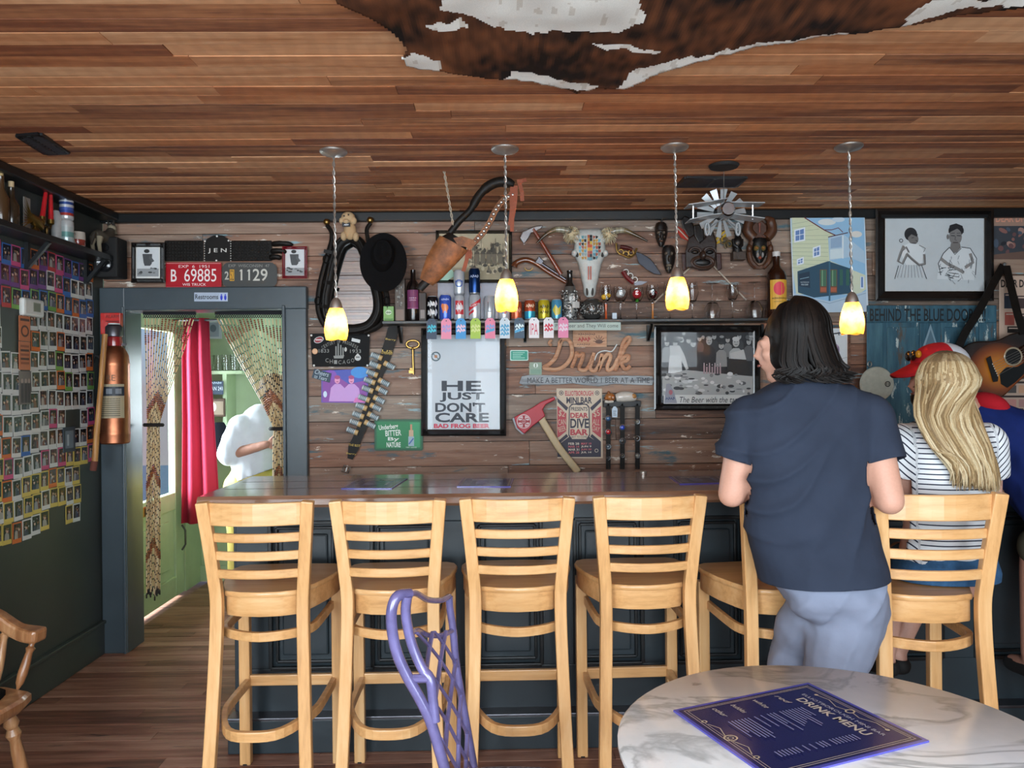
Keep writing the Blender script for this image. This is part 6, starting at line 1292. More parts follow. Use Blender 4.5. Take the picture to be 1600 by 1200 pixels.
# instant photos
bord = {'white': '#c9cac6', 'red': '#b53a38', 'purple': '#6a3a78', 'blue': '#3566a8', 'green': '#6f9a4a', 'orange': '#cc6a2e', 'pink': '#c24a78', 'yellow': '#c9b258', 'black': '#24242a'}
pm = {}
PW, PH = .068, .096
for nm, cl in bord.items():
    o = MB(cl).box((0, 0, 0), (.0012, PW, PH)).build('instant_photo', 'print', origin=(0, 0, 0)); pm[nm] = o.data; bpy.data.objects.remove(o)
pics = []
for v in range(14):
    random.seed(100+v); a = Art(lambda u, w_, off: Vector((.0008+off, (u-.5)*PW*.84, (.5-w_)*PH*.72+PH*.075)), .0, .00012)
    a.rect(0, 0, 1, 1, random.choice(['#1c1d22', '#23201f', '#2c2a30', '#191b26', '#3a3034']))
    for k in range(R_(1, 3.9).__int__()+1):
        x = R_(.2, .8); y = R_(.25, .5); a.poly([(x-.22, 1), (x-.18, y+.25), (x, y+.14), (x+.18, y+.25), (x+.24, 1)], random.choice(['#5a5a62', '#8d8d90', '#3a3f52', '#6a4038', '#9a948c', '#2c3440'])); a.ellp(x, y, .11, .15, random.choice(['#b08c78', '#c4a08a', '#8a6650', '#caa894']), 10); a.ellp(x, y-.1, .12, .09, random.choice(['#241a16', '#3a2a1e', '#6a5030']), 8)
    for k in range(4): a.ellp(R_(0.1, .9), R_(.05, .9), R_(.03, .09), R_(.03, .08), random.choice(['#4a4a58', '#7a6a5a', '#a8a8a8', '#5a2a3a', '#2a4a6a']), 7)
    o = a.build('picture', 'print_gloss', origin=(0, 0, 0), norm=False); pics.append(o.data); bpy.data.objects.remove(o)
ordn = ['top', 'second', 'third', 'fourth', 'fifth', 'sixth', 'seventh', 'eighth', 'ninth', 'tenth', 'eleventh', 'twelfth', 'thirteenth', 'fourteenth', 'bottom']
colw = ['first', 'second', 'third', 'fourth', 'fifth', 'sixth', 'seventh', 'eighth', 'ninth', 'tenth', 'eleventh', 'twelfth', 'thirteenth', 'fourteenth']
random.seed(4); Y1 = 4.255; NR = 14; ztop = 2.125
rb = {0: ['purple', 'orange', 'blue', 'red', 'pink'], 1: ['blue', 'orange', 'pink', 'purple', 'white'], 2: ['blue', 'purple', 'red', 'orange', 'green'], 3: ['white', 'white', 'white', 'blue'], 8: ['white', 'white', 'pink', 'orange'], 9: ['white', 'white', 'orange', 'blue'], 10: ['white', 'yellow', 'pink'], 11: ['white', 'yellow', 'orange'], 12: ['white', 'yellow'], 13: ['yellow', 'orange', 'white']}
for r_ in range(NR):
    for c_ in range(13):
        y = Y1-c_*.0715-(.012 if r_ % 2 else 0); z = ztop-r_*.0985-.008*math.sin(c_*.9)-c_*.0012
        if r_ >= 11 and c_ < 2: continue
        if r_ == 13 and c_ not in (2, 3) and c_ < 6: continue
        if 3 <= r_ <= 4 and 9 <= c_ <= 10: continue                    # thermostat
        if 4 <= r_ <= 6 and c_ == 8: continue                          # flyers
        if r_ == 8 and c_ in (2, 3): continue                          # dark flyer
        nm = random.choice(rb.get(r_, ['white', 'white', 'white', 'white', 'white', 'orange', 'green']))
        o = bpy.data.objects.new('instant_photo', pm[nm]); COL.objects.link(o)
        o.location = (XL+.0016+R_(0, .0012), y+R_(-.002, .002), z+R_(-.003, .003)); o.rotation_euler = (R_(-.035, .035), R_(-.012, .012), R_(-.03, .03))
        tag(o, '%s bordered instant photo, %s row down, %s from the doorway' % (nm, ordn[r_], colw[c_]), 'photo', 'instant photos on the left wall')
        q = bpy.data.objects.new('picture', random.choice(pics)); COL.objects.link(q); q.parent = o
def lcard(name, label, cat, px0, py0, px1, py1, off, th, col, art=None, mat='paint', bev=0):
    q0, q1 = Lw(px0, py0, off), Lw(px1, py1, off); ya, yb = q0.y, q1.y; zb_, za = Lw((px0+px1)/2, py1, off).z, Lw((px0+px1)/2, py0, off).z
    t = thing(name, label, cat, ((XL+off), (ya+yb)/2, zb_)); MB(col).box((XL+off+th/2, (ya+yb)/2, (za+zb_)/2), (th, abs(yb-ya), za-zb_)).build('body', mat, t, bev)
    if art:
        a = Art(lambda u, v, o_: Vector((XL+off+th+o_, ya+(yb-ya)*u, za+(zb_-za)*v)), .0004); art(a); a.done('print', t)
    return t
lcard('thermostat', 'white rounded thermostat among the instant photos', 'thermostat', 28, 467, 61, 495, .002, .03, '#c3c4be', lambda a: (a.rect(.42, .2, .78, .72, '#8f9180'), a.rect(.45, .25, .75, .68, '#6d7260')), 'paint', .012)
lcard('flyer', 'upper orange bar flyer among the instant photos', 'flyer', 29, 494, 47, 533, .005, .002, '#b8673c', lambda a: (a.ellp(.5, .6, .36, .24, '#4a2a1e'), a.ellp(.5, .6, .24, .16, '#b8673c'), a.rect(.1, .1, .9, .2, '#4a2a1e')))
lcard('flyer', 'lower orange bar flyer under the other orange one', 'flyer', 29, 534, 47, 578, .005, .002, '#b86a42', lambda a: [a.rect(.12, .12+k*.15, .88, .2+k*.15, '#4a2a1e' if k % 2 else '#8a4a30') for k in range(5)])
lcard('flyer', 'faded grey flyer of standing figures below the orange flyers', 'flyer', 29, 580, 48, 632, .005, .002, '#6a615c', lambda a: [(a.ellp(x, .3, .1, .08, '#9a8a80'), a.rect(x-.12, .36, x+.12, .95, '#3f3a3c')) for x in (.25, .55, .82)])
lcard('flyer', 'dark blue grey print low on the photo wall', 'flyer', 98, 667, 117, 706, .005, .003, '#39434c', lambda a: (a.rect(.15, .15, .85, .85, '#65717c'), a.rect(.3, .3, .45, .75, '#9aa4ac')))
# shelf high on the left wall
ZL = 2.215; XO = XL+.135
sh = thing('high_shelf', 'black shelf of knick-knacks high on the left wall', 'shelf', (XL+.07, 3.3, ZL-.03))
slab('shelf_board', XL, XO, 2.4, 4.28, ZL-.03, ZL, 'black_paint', sh, .003)
for y in (2.75, 3.68, 4.2): MB().bar([(XL+.012, y, ZL-.03), (XL+.012, y, ZL-.16)], .02, .02, (1, 0, 0)).bar([(XL+.012, y, ZL-.15), (XO-.02, y, ZL-.03)], .018, .018).build('bracket', 'black_paint', sh)
def Ls(px, x=-.06): q = onx(px, 350, XO+x); return Vector((XO+x, q.y, ZL))
def lob(name, label, cat, px, build, x=-.06):
    c = Ls(px, x); t = thing(name, label, cat, c); build(t, c); return t
BT = [(.03, 0), (.032, .005), (.032, .11), (.014, .15), (.012, .2), (.014, .205), (.01, .205)]
lob('glass_bottle', 'brown bottle at the left edge of the high shelf', 'bottle', 2, lambda t, c: (MB('#4a3420').lathe(BT, c, 16).build('glass_body', 'gloss', t), MB('#b59a6a').lathe([(.011, .2), (.011, .225), (0, .226)], c, 10).build('cork', 'matte', t)))
lob('glass_bottle', 'dark bottle with a pale cork on the high shelf', 'bottle', 18, lambda t, c: (MB('#33281c').lathe([(r, z*.85) for r, z in BT], c, 16).build('glass_body', 'gloss', t), MB('#c4ab84').lathe([(.012, .17), (.012, .2), (0, .201)], c, 10).build('cork', 'matte', t)))
lob('paper_card', 'narrow pale card standing against the wall on the high shelf', 'card', 42, lambda t, c: MB('#9a948c').box(c+Vector((0, 0, .09)), (.004, .05, .18)).build('card_sheet', 'print', t), -.12)
def bird(t, c):
    MB('#8a6f3a').tube([c+Vector((0, .05, .03)), c+Vector((0, .0, .055)), c+Vector((0, -.04, .075))], [.012, .026, .012], 10).build('body', 'metalv', t)
    for k in range(9): d = Vector((0, -.05-.005*k, .10-.02*k)); MB('#9a7d42').add([c+Vector((0, -.02, .06)), c+Vector((.006, -.02, .05)), c+Vector((.003, -.03, .055))+d, c+Vector((-.006, -.02, .05))], [(0, 1, 2), (0, 2, 3), (1, 3, 2), (0, 3, 1)]).build('feather', 'metalv', t)
    MB('#8a6f3a').ell(c+Vector((0, .055, .06)), (.014, .018, .016), 10, 7).tube([c+Vector((0, .065, .065)), c+Vector((0, .085, .06))], [.006, .001], 6).build('head', 'metalv', t)
    MB('#6a5430').lathe([(.025, 0), (.02, .012), (.006, .03)], c, 12).build('stand', 'metalv', t)
lob('brass_bird', 'brass bird figurine with spread feathers beside the red candles', 'figurine', 55, bird, -.04)
def candles(t, c):
    MB('#5a4424').lathe([(.03, 0), (.03, .006), (.008, .016), (.008, .05), (.012, .055)], c, 14).tube([c+Vector((0, -.035, .075)), c+Vector((0, -.025, .05)), c+Vector((0, 0, .05)), c+Vector((0, .025, .05)), c+Vector((0, .035, .075))], .006, 8).build('holder', 'metalv', t)
    for s_ in (-1, 1):
        b0 = c+Vector((0, s_*.035, .075)); MB('#7a6230').lathe([(.009, -.005), (.015, .0), (.015, .02)], b0, 12).build('cup', 'metalv', t); MB('#b81f26').tube([b0+Vector((0, 0, .015)), b0+Vector((0, .03 if s_ < 0 else 0, .14))], [.0125, .009], 12).build('candle', 'gloss', t)
lob('candle_holder', 'brass holder with two red candles on the high shelf', 'candle holder', 73, candles)
lob('white_bottle', 'white ceramic bottle behind the red candles', 'bottle', 88, lambda t, c: MB('#b9b9b8').lathe([(.022, 0), (.024, .01), (.024, .12), (.018, .15), (.014, .16), (0, .16)], c, 16).build('glass_body', 'gloss', t), -.09)
def lcan(h, bands): return lambda t, c: MB().lathe([(.028, 0), (.033, .008)]+[(.033, .008+(h-.016)*(k+1)/len(bands)) for k in range(len(bands))]+[(.028, h), (0, h)], c, 18, None, None, ['#b0b0b0']+bands+[bands[-1], '#b0b0b0']).build('body', 'can', t)
cb = lob('beer_can', 'white and teal can on the high shelf, lower of a stack of two', 'can', 104, lcan(.118, ['#b9c9c9', '#6fa09a', '#b9c2c0', '#c9cccc']))
c = Ls(104)+Vector((0, 0, .119)); t = thing('beer_can', 'blue, white and red can stacked on the teal can, high shelf', 'can', c); lcan(.112, ['#c4c4c6', '#a83a34', '#3a53a0', '#4a63b0', '#c9cbd0', '#2f4a8a', '#c9cbd0'])(t, c)
lob('mug', 'white and red mug left of the wolf figurine', 'mug', 121, lambda t, c: (MB().lathe([(.03, 0), (.036, .01), (.037, .04), (.036, .08), (.033, .08), (.03, .01)], c, 18, None, None, ['#b0aa9c', '#8a3a30', '#b9b0a4', '#c9c4ba', '#b0aa9c']).build('cup', 'gloss', t), MB('#b9b0a4').tube([c+Vector((.034*.2, -.036, .065)), c+Vector((.01, -.06, .055)), c+Vector((.01, -.058, .03)), c+Vector((.005, -.036, .018))], .006, 8).build('handle', 'gloss', t)))
def wolf(t, c):
    MB('#4a4236').tube([c+Vector((0, -.075, .10)), c+Vector((0, -.05, .105)), c+Vector((0, 0, .10)), c+Vector((0, .05, .112)), c+Vector((0, .08, .135)), c+Vector((0, .095, .16))], [.018, .03, .032, .034, .026, .02], 12).build('body', 'matte', t)
    MB('#9a8e78').ell(c+Vector((0, .105, .17)), (.022, .028, .022), 12, 8).tube([c+Vector((0, .115, .165)), c+Vector((0, .15, .152))], [.016, .008], 8).build('head', 'matte', t)
    for s_ in (-1, 1):
        MB('#2e2822').tube([c+Vector((s_*.013, .095, .185)), c+Vector((s_*.018, .09, .215))], [.01, .001], 6).build('ear', 'matte', t)
        for y0 in (-.06, .055): MB('#8d826c').tube([c+Vector((s_*.016, y0, .09)), c+Vector((s_*.018, y0+(.012 if y0 > 0 else -.012), .05)), c+Vector((s_*.018, y0, 0))], [.018, .011, .009], 8).build('leg', 'matte', t)
    MB('#3a342b').tube([c+Vector((0, -.085, .11)), c+Vector((0, -.11, .08)), c+Vector((0, -.115, .04))], [.01, .014, .004], 8).build('tail', 'matte', t)
lob('wolf_figurine', 'grey wolf figurine standing at the end of the high shelf', 'figurine', 160, wolf, -.055)
c = Vector((XL+.09, YW-.09, 2.1)); t = thing('wall_speaker', 'small black loudspeaker in the corner above the door casing', 'speaker', c)
MB().box(c+Vector((0, 0, .11)), (.13, .12, .22)).build('cabinet', 'black_matte', t, .008); MB('#1c1d1f').lathe([(.045, 0), (.045, .006), (.03, .0), (.012, .008), (0, .008)], c+Vector((.0, -.061, .07)), 18, Matrix.Rotation(PI/2, 3, 'X')).build('woofer', 'gloss', t); MB('#1c1d1f').lathe([(.022, 0), (.022, .005), (0, .007)], c+Vector((.0, -.061, .16)), 14, Matrix.Rotation(PI/2, 3, 'X')).build('tweeter', 'gloss', t)
# ---- fire extinguisher and company on the left jamb
EY = YW-.15
def E(px, py, d=0): return at(px, py, EY+d)
t = thing('fire_extinguisher', 'antique copper fire extinguisher hung on the left door jamb', 'fire extinguisher', E(180, 693)); c0 = E(180, 693)
k_ = EY/FPX; ex = [(19, 0), (21, 2), (21.5, 14), (21.8, 16), (21.3, 18), (21.3, 36), (21.5, 38), (21.3, 120), (21.8, 122), (21.3, 125), (20, 137), (15, 147), (11, 151), (11, 156)]
mb = MB(); cl = ['#c07a50']*5+['#a87a58']+['#8f8068']+['#b0734c']*6
mb.lathe([(r*k_, z*k_) for r, z in ex], c0, 28, None, None, cl); mb.build('cylinder', 'copper', t)
MB('#8a1f24').lathe([(11.5*k_, 151*k_), (12*k_, 158*k_), (11*k_, 165*k_), (11*k_, 165*k_)], c0, 20).build('red_collar', 'gloss', t)
MB().lathe([(10*k_, 164*k_), (12.5*k_, 166*k_), (12.5*k_, 180*k_), (10*k_, 183*k_), (9*k_, 184*k_)], c0, 20).build('cap', 'steel_dark', t); MB('#c9c9c6').lathe([(8*k_, 183*k_), (8.5*k_, 186*k_), (0, 187*k_)], c0, 16).build('cap_top', 'paint', t)
a = Art(lambda u, v, off: c0+Vector(((21.6*k_+off)*math.sin(u), -(21.6*k_+off)*math.cos(u), v*k_)), .0004, .00012, .2); a.rect(-1.1, 92, 1.1, 40, '#9a8c70'); a.rect(-1.1, 88, 1.1, 74, '#1c2430')
for k in range(9): a.rect(-.9+.1*(k % 3), 70-k*3.2, .8, 68.8-k*3.2, '#57503f')
for x in (-.8, -.1, .5): a.rect(x, 85, x+.4, 77, '#6a7078')
a.text('FIRE', -.5, 106, .5, 97, '#6a4a30'); a.done('nameplate', t)
MB().bar([E(162, 540), E(198, 538)], .004, .012).build('wall_bracket', 'steel_dark', t)
t = thing('fire_box', 'small red fire alarm box behind the extinguisher cap', 'alarm box', at(175, 522, YW-.08)); MB('#c22f2a').box(at(175, 506, YW-.075), (.11, .04, .12)).build('case', 'gloss', t, .004); a = Art(lambda u, v, off: at(u, v, YW-.0955-off), 0); a.text('ALARM', 165, 492, 186, 497, '#3a1210'); a.rect(165, 501, 186, 503, '#7a1c1a'); a.done('print', t)
t = thing('wooden_staff', 'long wooden staff with a red brown tip leaning beside the extinguisher', 'staff', at(146, 735, YW-.27)); MB().tube([at(164, 522, YW-.25), at(158, 600, YW-.26), at(151, 680, YW-.27), at(148, 722, YW-.27)], [.014, .014, .015, .016], 10).build('shaft', 'oak_handle', t); MB('#5c2f24').tube([at(148, 720, YW-.27), at(145.5, 735, YW-.27)], [.018, .017], 10).build('tip', 'matte', t)
t = thing('hose_loop', 'dark rubber hose loop hanging behind the wooden staff', 'hose', at(148, 700, YW-.1)); MB().tube(spl([at(160, 565, YW-.1), at(152, 556, YW-.1), at(146, 562, YW-.1), at(146, 600, YW-.1), at(149, 690, YW-.1)], 5), .008, 8).build('rubber_hose', 'black_matte', t); MB().lathe([(.008, -.02), (.012, 0), (.008, .02)], at(149, 690, YW-.1), 10).build('nozzle', 'brass', t)

# ============================================================ HALL THINGS
t = thing('red_curtain', 'long red curtain hanging beside the hall door', 'curtain', at(312, 818, 5.5))
cw = MB('#a8283f'); N = 40; rings = []
for yy, x0, x1 in ((497, 287, 326), (560, 284, 328), (660, 285, 334), (760, 284, 340), (818, 283, 342)):
    rings.append([at(x0+(x1-x0)*k/N, yy, 5.5)+Vector((0, .028*math.sin(k/N*15)*(.6+.4*(yy-497)/320), 0)) for k in range(N+1)])
cw.loft(rings, cap=False, close=False); o = cw.build('cloth_panel', 'cloth', t, norm=False); sd = o.modifiers.new('t', 'SOLIDIFY'); sd.thickness = .004
MB().tube([Vector((XH-.01, 5.5, at(300, 500, 5.5).z)), at(340, 500, 5.5)], .008, 8).build('curtain_rod', 'steel_dark', t)
t = thing('hall_shelf', 'green shelf unit with clear glassware against the hall end wall', 'shelf', at(360, 756, 5.8))
hx0, hx1 = at(322, 600, 5.85).x, at(362, 600, 5.85).x
for z in (at(340, 580, 5.85).z, at(340, 706, 5.85).z): slab('shelf_board', hx0, hx1+.12, 5.72, 5.94, z-.025, z, 'green_paint', t)
slab('upright', hx1-.03, hx1, 5.74, 5.94, at(340, 706, 5.85).z, at(340, 580, 5.85).z, 'green_paint', t)
z = at(340, 580, 5.85).z
for k, px in enumerate((328, 341, 354, 367, 380)):
    c = at(px, 580, 5.80); c.z = z; tag(MB().lathe([(.026, 0), (.03, .004), (.034, .12), (.032, .12), (.028, .008), (0, .006)], c, 14).build('hall_glass', 'clear_glass'), 'clear tumbler on the green hall shelf, %s from the curtain' % colw[k], 'glass', 'tumblers on the hall shelf')
t = thing('licence_plate', 'dark blue licence plate propped in the hall', 'licence plate', at(338, 618, 5.7)); MB('#26364a').box(at(338, 606, 5.7), (.105, .006, .10)).build('plate', 'paint', t, .003); a = Art(lambda u, v, off: at(u, v, 5.696-off), 0); a.text('JAN 241', 328, 604, 348, 612, '#b9c4cc'); a.squig(330, 596, 346, 600, '#8a9aa8', .25, 5); a.done('lettering', t)
t = thing('framed_clock', 'small framed picture with a white disc in the hall', 'picture', at(338, 652, 5.7)); MB('#4a3626').box(at(338, 637, 5.7), (.13, .02, .135)).build('frame', 'paint', t, .004); a = Art(lambda u, v, off: at(u, v, 5.688-off), 0); a.rect(327, 627, 349, 648, '#8a7a66'); a.ellp(333, 636, 5, 7, '#dfe0dc'); a.done('print', t)
t = thing('dark_jacket', 'dark coat hanging on the hall wall behind the person in white', 'coat', at(343, 700, 5.75)); MB('#1c1e28').loft([[at(x, y, 5.66)+Vector((0, -.03*math.sin(q), 0)) for x, q in ((336-w_, 0), (340-w_*.3, 1.2), (346+w_*.3, 2), (350+w_, PI), (346, 4.2), (340, 5))] for y, w_ in ((660, 0), (668, 5), (690, 6), (706, 5))]).build('coat_body', 'cloth', t)
for k, (x, y) in enumerate(((330, 510), )):
    t = thing('hall_poster', 'small pale picture high on the hall end wall', 'picture', at(335, 530, 5.9)); MB('#b5bcc4').box(at(333, 515, 5.92), (.13, .01, .14)).build('board', 'print', t); a = Art(lambda u, v, off: at(u, v, 5.914-off), 0); a.rect(324, 504, 342, 526, '#8a93a0'); a.ellp(333, 513, 5, 6, '#5a6470'); a.done('print', t)
# ============================================================ PEOPLE
def bake(mb, voxel=.012, it=6, fold=0, fscale=(9, 9, 4), seed=0, ridge=0):
    """weld overlapping closed volumes into one smooth skin; fold adds cloth creases"""
    me = bpy.data.meshes.new('b'); me.from_pydata(mb.v, [], mb.f)
    o = bpy.data.objects.new('b', me); COL.objects.link(o)
    rm = o.modifiers.new('r', 'REMESH'); rm.mode = 'VOXEL'; rm.voxel_size = voxel
    sm = o.modifiers.new('s', 'SMOOTH'); sm.iterations = it; sm.factor = .5
    dg = bpy.context.evaluated_depsgraph_get(); out_ = bpy.data.meshes.new_from_object(o.evaluated_get(dg))
    bpy.data.objects.remove(o); bpy.data.meshes.remove(me)
    if fold:
        nr = [v.normal.copy() for v in out_.vertices]
        for v, n_ in zip(out_.vertices, nr):
            c_ = v.co; q = Vector((c_.x*fscale[0]+c_.z*3.5, c_.y*fscale[1], c_.z*fscale[2]+seed)); d = noise.noise(q)+.5*noise.noise(q*2.3)
            if ridge:      # long diagonal pulls in the cloth
                w_ = noise.noise(c_*3+Vector((seed, 0, 0)))*.8; u_ = (c_.x*.62-c_.z*.78)*8.5+w_*1.6; k_ = (c_.x*.78+c_.z*.62)*2.2
                d += ridge*((1-abs(noise.noise(Vector((u_, k_, seed)))))**5)*max(0, .5+noise.noise(Vector((k_*1.5, u_*.3, seed+4))))
            v.co = c_+n_*(fold*d)
    out_.polygons.foreach_set('use_smooth', [True]*len(out_.polygons))
    return out_
def cut(me, co, no):
    """trim cloth cleanly along a plane (hem, cuff, waistband)"""
    bm = bmesh.new(); bm.from_mesh(me); bmesh.ops.bisect_plane(bm, geom=bm.verts[:]+bm.edges[:]+bm.faces[:], plane_co=co, plane_no=no, clear_outer=True); bm.to_mesh(me); bm.free()
def finish(me, name, mat, parent, loc, append=None, col=None, solid=0):
    loc = Vector(loc)
    if append is not None:
        bm = bmesh.new(); bm.from_mesh(me); tmp = bpy.data.meshes.new('t'); tmp.from_pydata(append.v, [], append.f); tmp.polygons.foreach_set('use_smooth', [True]*len(tmp.polygons)); bm.from_mesh(tmp); bmesh.ops.recalc_face_normals(bm, faces=bm.faces); bm.to_mesh(me); bm.free(); bpy.data.meshes.remove(tmp)
    for v in me.vertices: v.co -= loc
    if col is not None:
        at_ = me.color_attributes.get('Col') or me.color_attributes.new('Col', 'FLOAT_COLOR', 'CORNER'); c = C(col); at_.data.foreach_set('color', [c[0], c[1], c[2], 1.0]*len(me.loops))
    me.name = name; o = mkobj(name, me, mat, parent, loc)
    if solid: s_ = o.modifiers.new('t', 'SOLIDIFY'); s_.thickness = solid; s_.offset = -1
    return o
def caps(mb, pts, rs, n=14):
    pts = [Vector(p) for p in pts]; P_ = []; R2 = []
    for i in range(len(pts)-1):
        for k in range(4): f = k/4; P_.append(pts[i].lerp(pts[i+1], f)); R2.append(rs[i]+(rs[i+1]-rs[i])*f)
    P_.append(pts[-1]); R2.append(rs[-1]); mb.tube(P_, R2, n)
    for p, r in zip(pts, rs): mb.ell(p, r, n, 10)
    return mb
def torso(mb, rings_, Y, lean=0):
    R3 = []
    for i, (py, xl, xr, hd, dy) in enumerate(rings_):
        c_ = at((xl+xr)/2, py, Y+dy); hw = (at(xr, py, Y+dy)-at(xl, py, Y+dy)).length/2
        R3.append([c_+Vector((hw*math.copysign(abs(math.cos(q))**.85, math.cos(q)), hd*math.copysign(abs(math.sin(q))**.85, math.sin(q)), 0)) for q in (2*PI*k/28 for k in range(28))])
    return mb.loft(R3)
def head(mb, H, face, s_=1.0, neck=None):
    f = Vector(face).normalized(); sd_ = Vector((f.y, -f.x, 0)); up = Vector((0, 0, 1)); M = Matrix((sd_, f, up)).transposed()
    e = lambda v, r: mb.ell(H+M @ Vector(v)*s_, tuple(q*s_ for q in r), 16, 12, M)
    e((0, -.012, .025), (.075, .092, .092)); e((0, .02, -.04), (.058, .07, .075)); e((0, .045, -.095), (.034, .034, .026))
    e((0, .092, -.022), (.012, .02, .024)); e((0, .105, -.034), (.013, .014, .012)); e((0, .085, .008), (.05, .018, .012)); e((0, .084, -.064), (.024, .014, .011))
    for k in (-1, 1): e((k*.077, -.005, -.012), (.011, .022, .032)); e((k*.038, .068, -.03), (.024, .022, .022))
    if neck is not None: caps(mb, [H+M @ Vector((0, -.015, -.07))*s_, neck], [.052*s_, .058*s_])
    return M
def face_bits(parent, loc, H, M, s_=1.0, brow='#241a15'):
    for k in (-1, 1):
        o = MB('#d8d4cf').ell(H+M @ Vector((k*.032, .071, -.004))*s_, .0105*s_, 10, 8).build('eye', 'gloss', parent); MB('#2a1c14').ell(H+M @ Vector((k*.032, .0795, -.004))*s_, .004*s_, 8, 6).build('iris', 'gloss', o)
        MB(brow).tube([H+M @ Vector((k*(.016+.018*j), .094-.004*j, .017+.003*(1-abs(j-1))))*s_ for j in range(3)], [.003, .004, .002], 6).build('eyebrow', 'matte', parent)
    MB('#a8655c').tube([H+M @ Vector((.022*(j-1), .098-.004*abs(j-1), -.064))*s_ for j in range(3)], [.002, .005, .002], 6).build('lips', 'skin', parent)
def hand(mb, w, d, n_, s_=1.0, side=1, curl=.5):
    """palm and five bent fingers: w wrist, d pointing direction, n_ back of the hand"""
    d = Vector(d).normalized(); n_ = Vector(n_); n_ = (n_-d*n_.dot(d)).normalized(); x = d.cross(n_)*side
    for k, (ox, L, r) in enumerate(((-.030, .068, .0085), (-.010, .078, .009), (.010, .073, .0088), (.028, .058, .0078))):
        b0 = w+(d*.085+x*ox)*s_; a1 = curl*.5; a2 = curl*1.2; a3 = curl*1.8
        p1 = b0+(d*math.cos(a1)-n_*math.sin(a1))*L*.42*s_; p2 = p1+(d*math.cos(a2)-n_*math.sin(a2))*L*.33*s_; p3 = p2+(d*math.cos(a3)-n_*math.sin(a3))*L*.27*s_
        mb.tube([w+(d*.03+x*ox*.7)*s_, b0, p1, p2, p3], [r*1.1*s_, r*1.1*s_, r*s_, r*.92*s_, r*.7*s_], 8); mb.ell(p3, r*.72*s_, 8, 6)
    t0 = w+(d*.02-x*.025)*s_; t1 = w+(d*.05-x*.052)*s_; t2 = w+(d*.075-x*.056-n_*.01)*s_; t3 = w+(d*.095-x*.05-n_*.018)*s_
    mb.tube([t0, t1, t2, t3], [.013*s_, .0115*s_, .010*s_, .007*s_], 8); mb.ell(t3, .0075*s_, 8, 6)
    M = Matrix((x, d, n_)).transposed(); mb.ell(w+d*.048*s_, (.042*s_, .055*s_, .016*s_), 14, 10, M); return mb
def strands(mb, H, rad, back, span, n_, drop, r, cols, lift=1.03, root=None):
    b_ = Vector(back).normalized(); sx = Vector((-b_.y, b_.x, 0))
    for i in range(n_):
        az = R_(-span, span); j = R_(.98, 1.05)*lift; pts = []
        for el in (84, 62, 40, 18, -2):
            e = math.radians(el+R_(-3, 3)); a2 = az*(1 if el < 60 else .9)
            dv = b_*(math.cos(a2)*math.cos(e))+sx*(math.sin(a2)*math.cos(e)); pts.append(H+Vector((dv.x*rad[0], dv.y*rad[1], math.sin(e)*rad[2]))*j)
        pts += drop(az, pts[-1]); p = spl(pts, 3); m = len(p)
        mb.tube(p, [r*(.7+.6*math.sin(PI*min(1, k/m*1.6)))*(1 if k < m*.8 else max(.12, (m-k)/(m*.2))) for k in range(m)], 5, None, up=None, cols=(lambda c: [c]*m if not root else [root]*3+[tuple((a+b)/2 for a, b in zip(C(root), C(c)))]*3+[c]*(m-6))(random.choice(cols)))
    return mb
SK = '#cf9c86'
plain('navy_cotton', '#2d3443', .9, var=.10, scale=9, bmp=.12, spec=.2); plain('grey_trouser', '#7f8699', .85, var=.08, scale=9, bmp=.12, spec=.2)
plain('denim', '#34587c', .85, var=.25, scale=40, bmp=.2, spec=.2); plain('khaki', '#4d4a3c', .9, var=.12, scale=20, bmp=.15, spec=.2); plain('royal_cotton', '#142661', .85, var=.2, scale=12, bmp=.12, spec=.2)
plain('white_cotton', '#dcdfe6', .9, var=.06, scale=9, bmp=.12, spec=.2); plain('yellow_cotton', '#d8c062', .9, var=.1, bmp=.1)
vcol('hair', .55, bmp=.1, scale=200, var=.25, spec=.22)
m, n, l, b = nodes_of('striped_jersey'); at_n = n.new('ShaderNodeAttribute'); at_n.attribute_name = 'band'
fr_ = n.new('ShaderNodeMath'); fr_.operation = 'FRACT'; l.new(at_n.outputs['Fac'], fr_.inputs[0]); lt = n.new('ShaderNodeMath'); lt.operation = 'LESS_THAN'; lt.inputs[1].default_value = .25; l.new(fr_.outputs[0], lt.inputs[0])
l.new(mixc(n, l, lt.outputs[0], '#dadde0', '#20263a'), b.inputs['Base Color']); b.inputs['Roughness'].default_value = .9; tc = n.new('ShaderNodeTexCoord').outputs['Object']; bump(n, l, b, noisen(n, l, tc, 200), .1)

# ---------------- man in the navy T-shirt, leaning on the bar
YM = 2.40; loc = Vector((at(1285, 900, YM).x, YM, 0)); A_ = lambda x, y, Y=YM: at(x, y, Y)
HM = A_(1238, 538, 2.43); fdir = (-.93, .36, 0)
lh, rh = Vector((at(1222, 770, 3.02).x, 3.02, 1.10)), Vector((at(1330, 770, 3.05).x, 3.05, 1.10))
le, re = A_(1143, 772, 2.43), A_(1390, 782, 2.30); ls, rs = A_(1170, 645, 2.41), A_(1358, 652, 2.38)
lw_ = le.lerp(lh, .86)+Vector((0, 0, .02)); rw_ = re.lerp(rh, .86)+Vector((0, 0, .02))
hipL, hipR = A_(1272, 930, 2.43), A_(1322, 935, 2.40); knL, knR = A_(1240, 1012, 2.54), A_(1302, 1065, 2.37)
anL = Vector((at(1195, 1200, 2.48).x, 2.48, .09)); anR = Vector((at(1298, 1200, 2.42).x, 2.42, .09))
mb = MB(); M = head(mb, HM, fdir, 1.05, A_(1250, 612, 2.40))
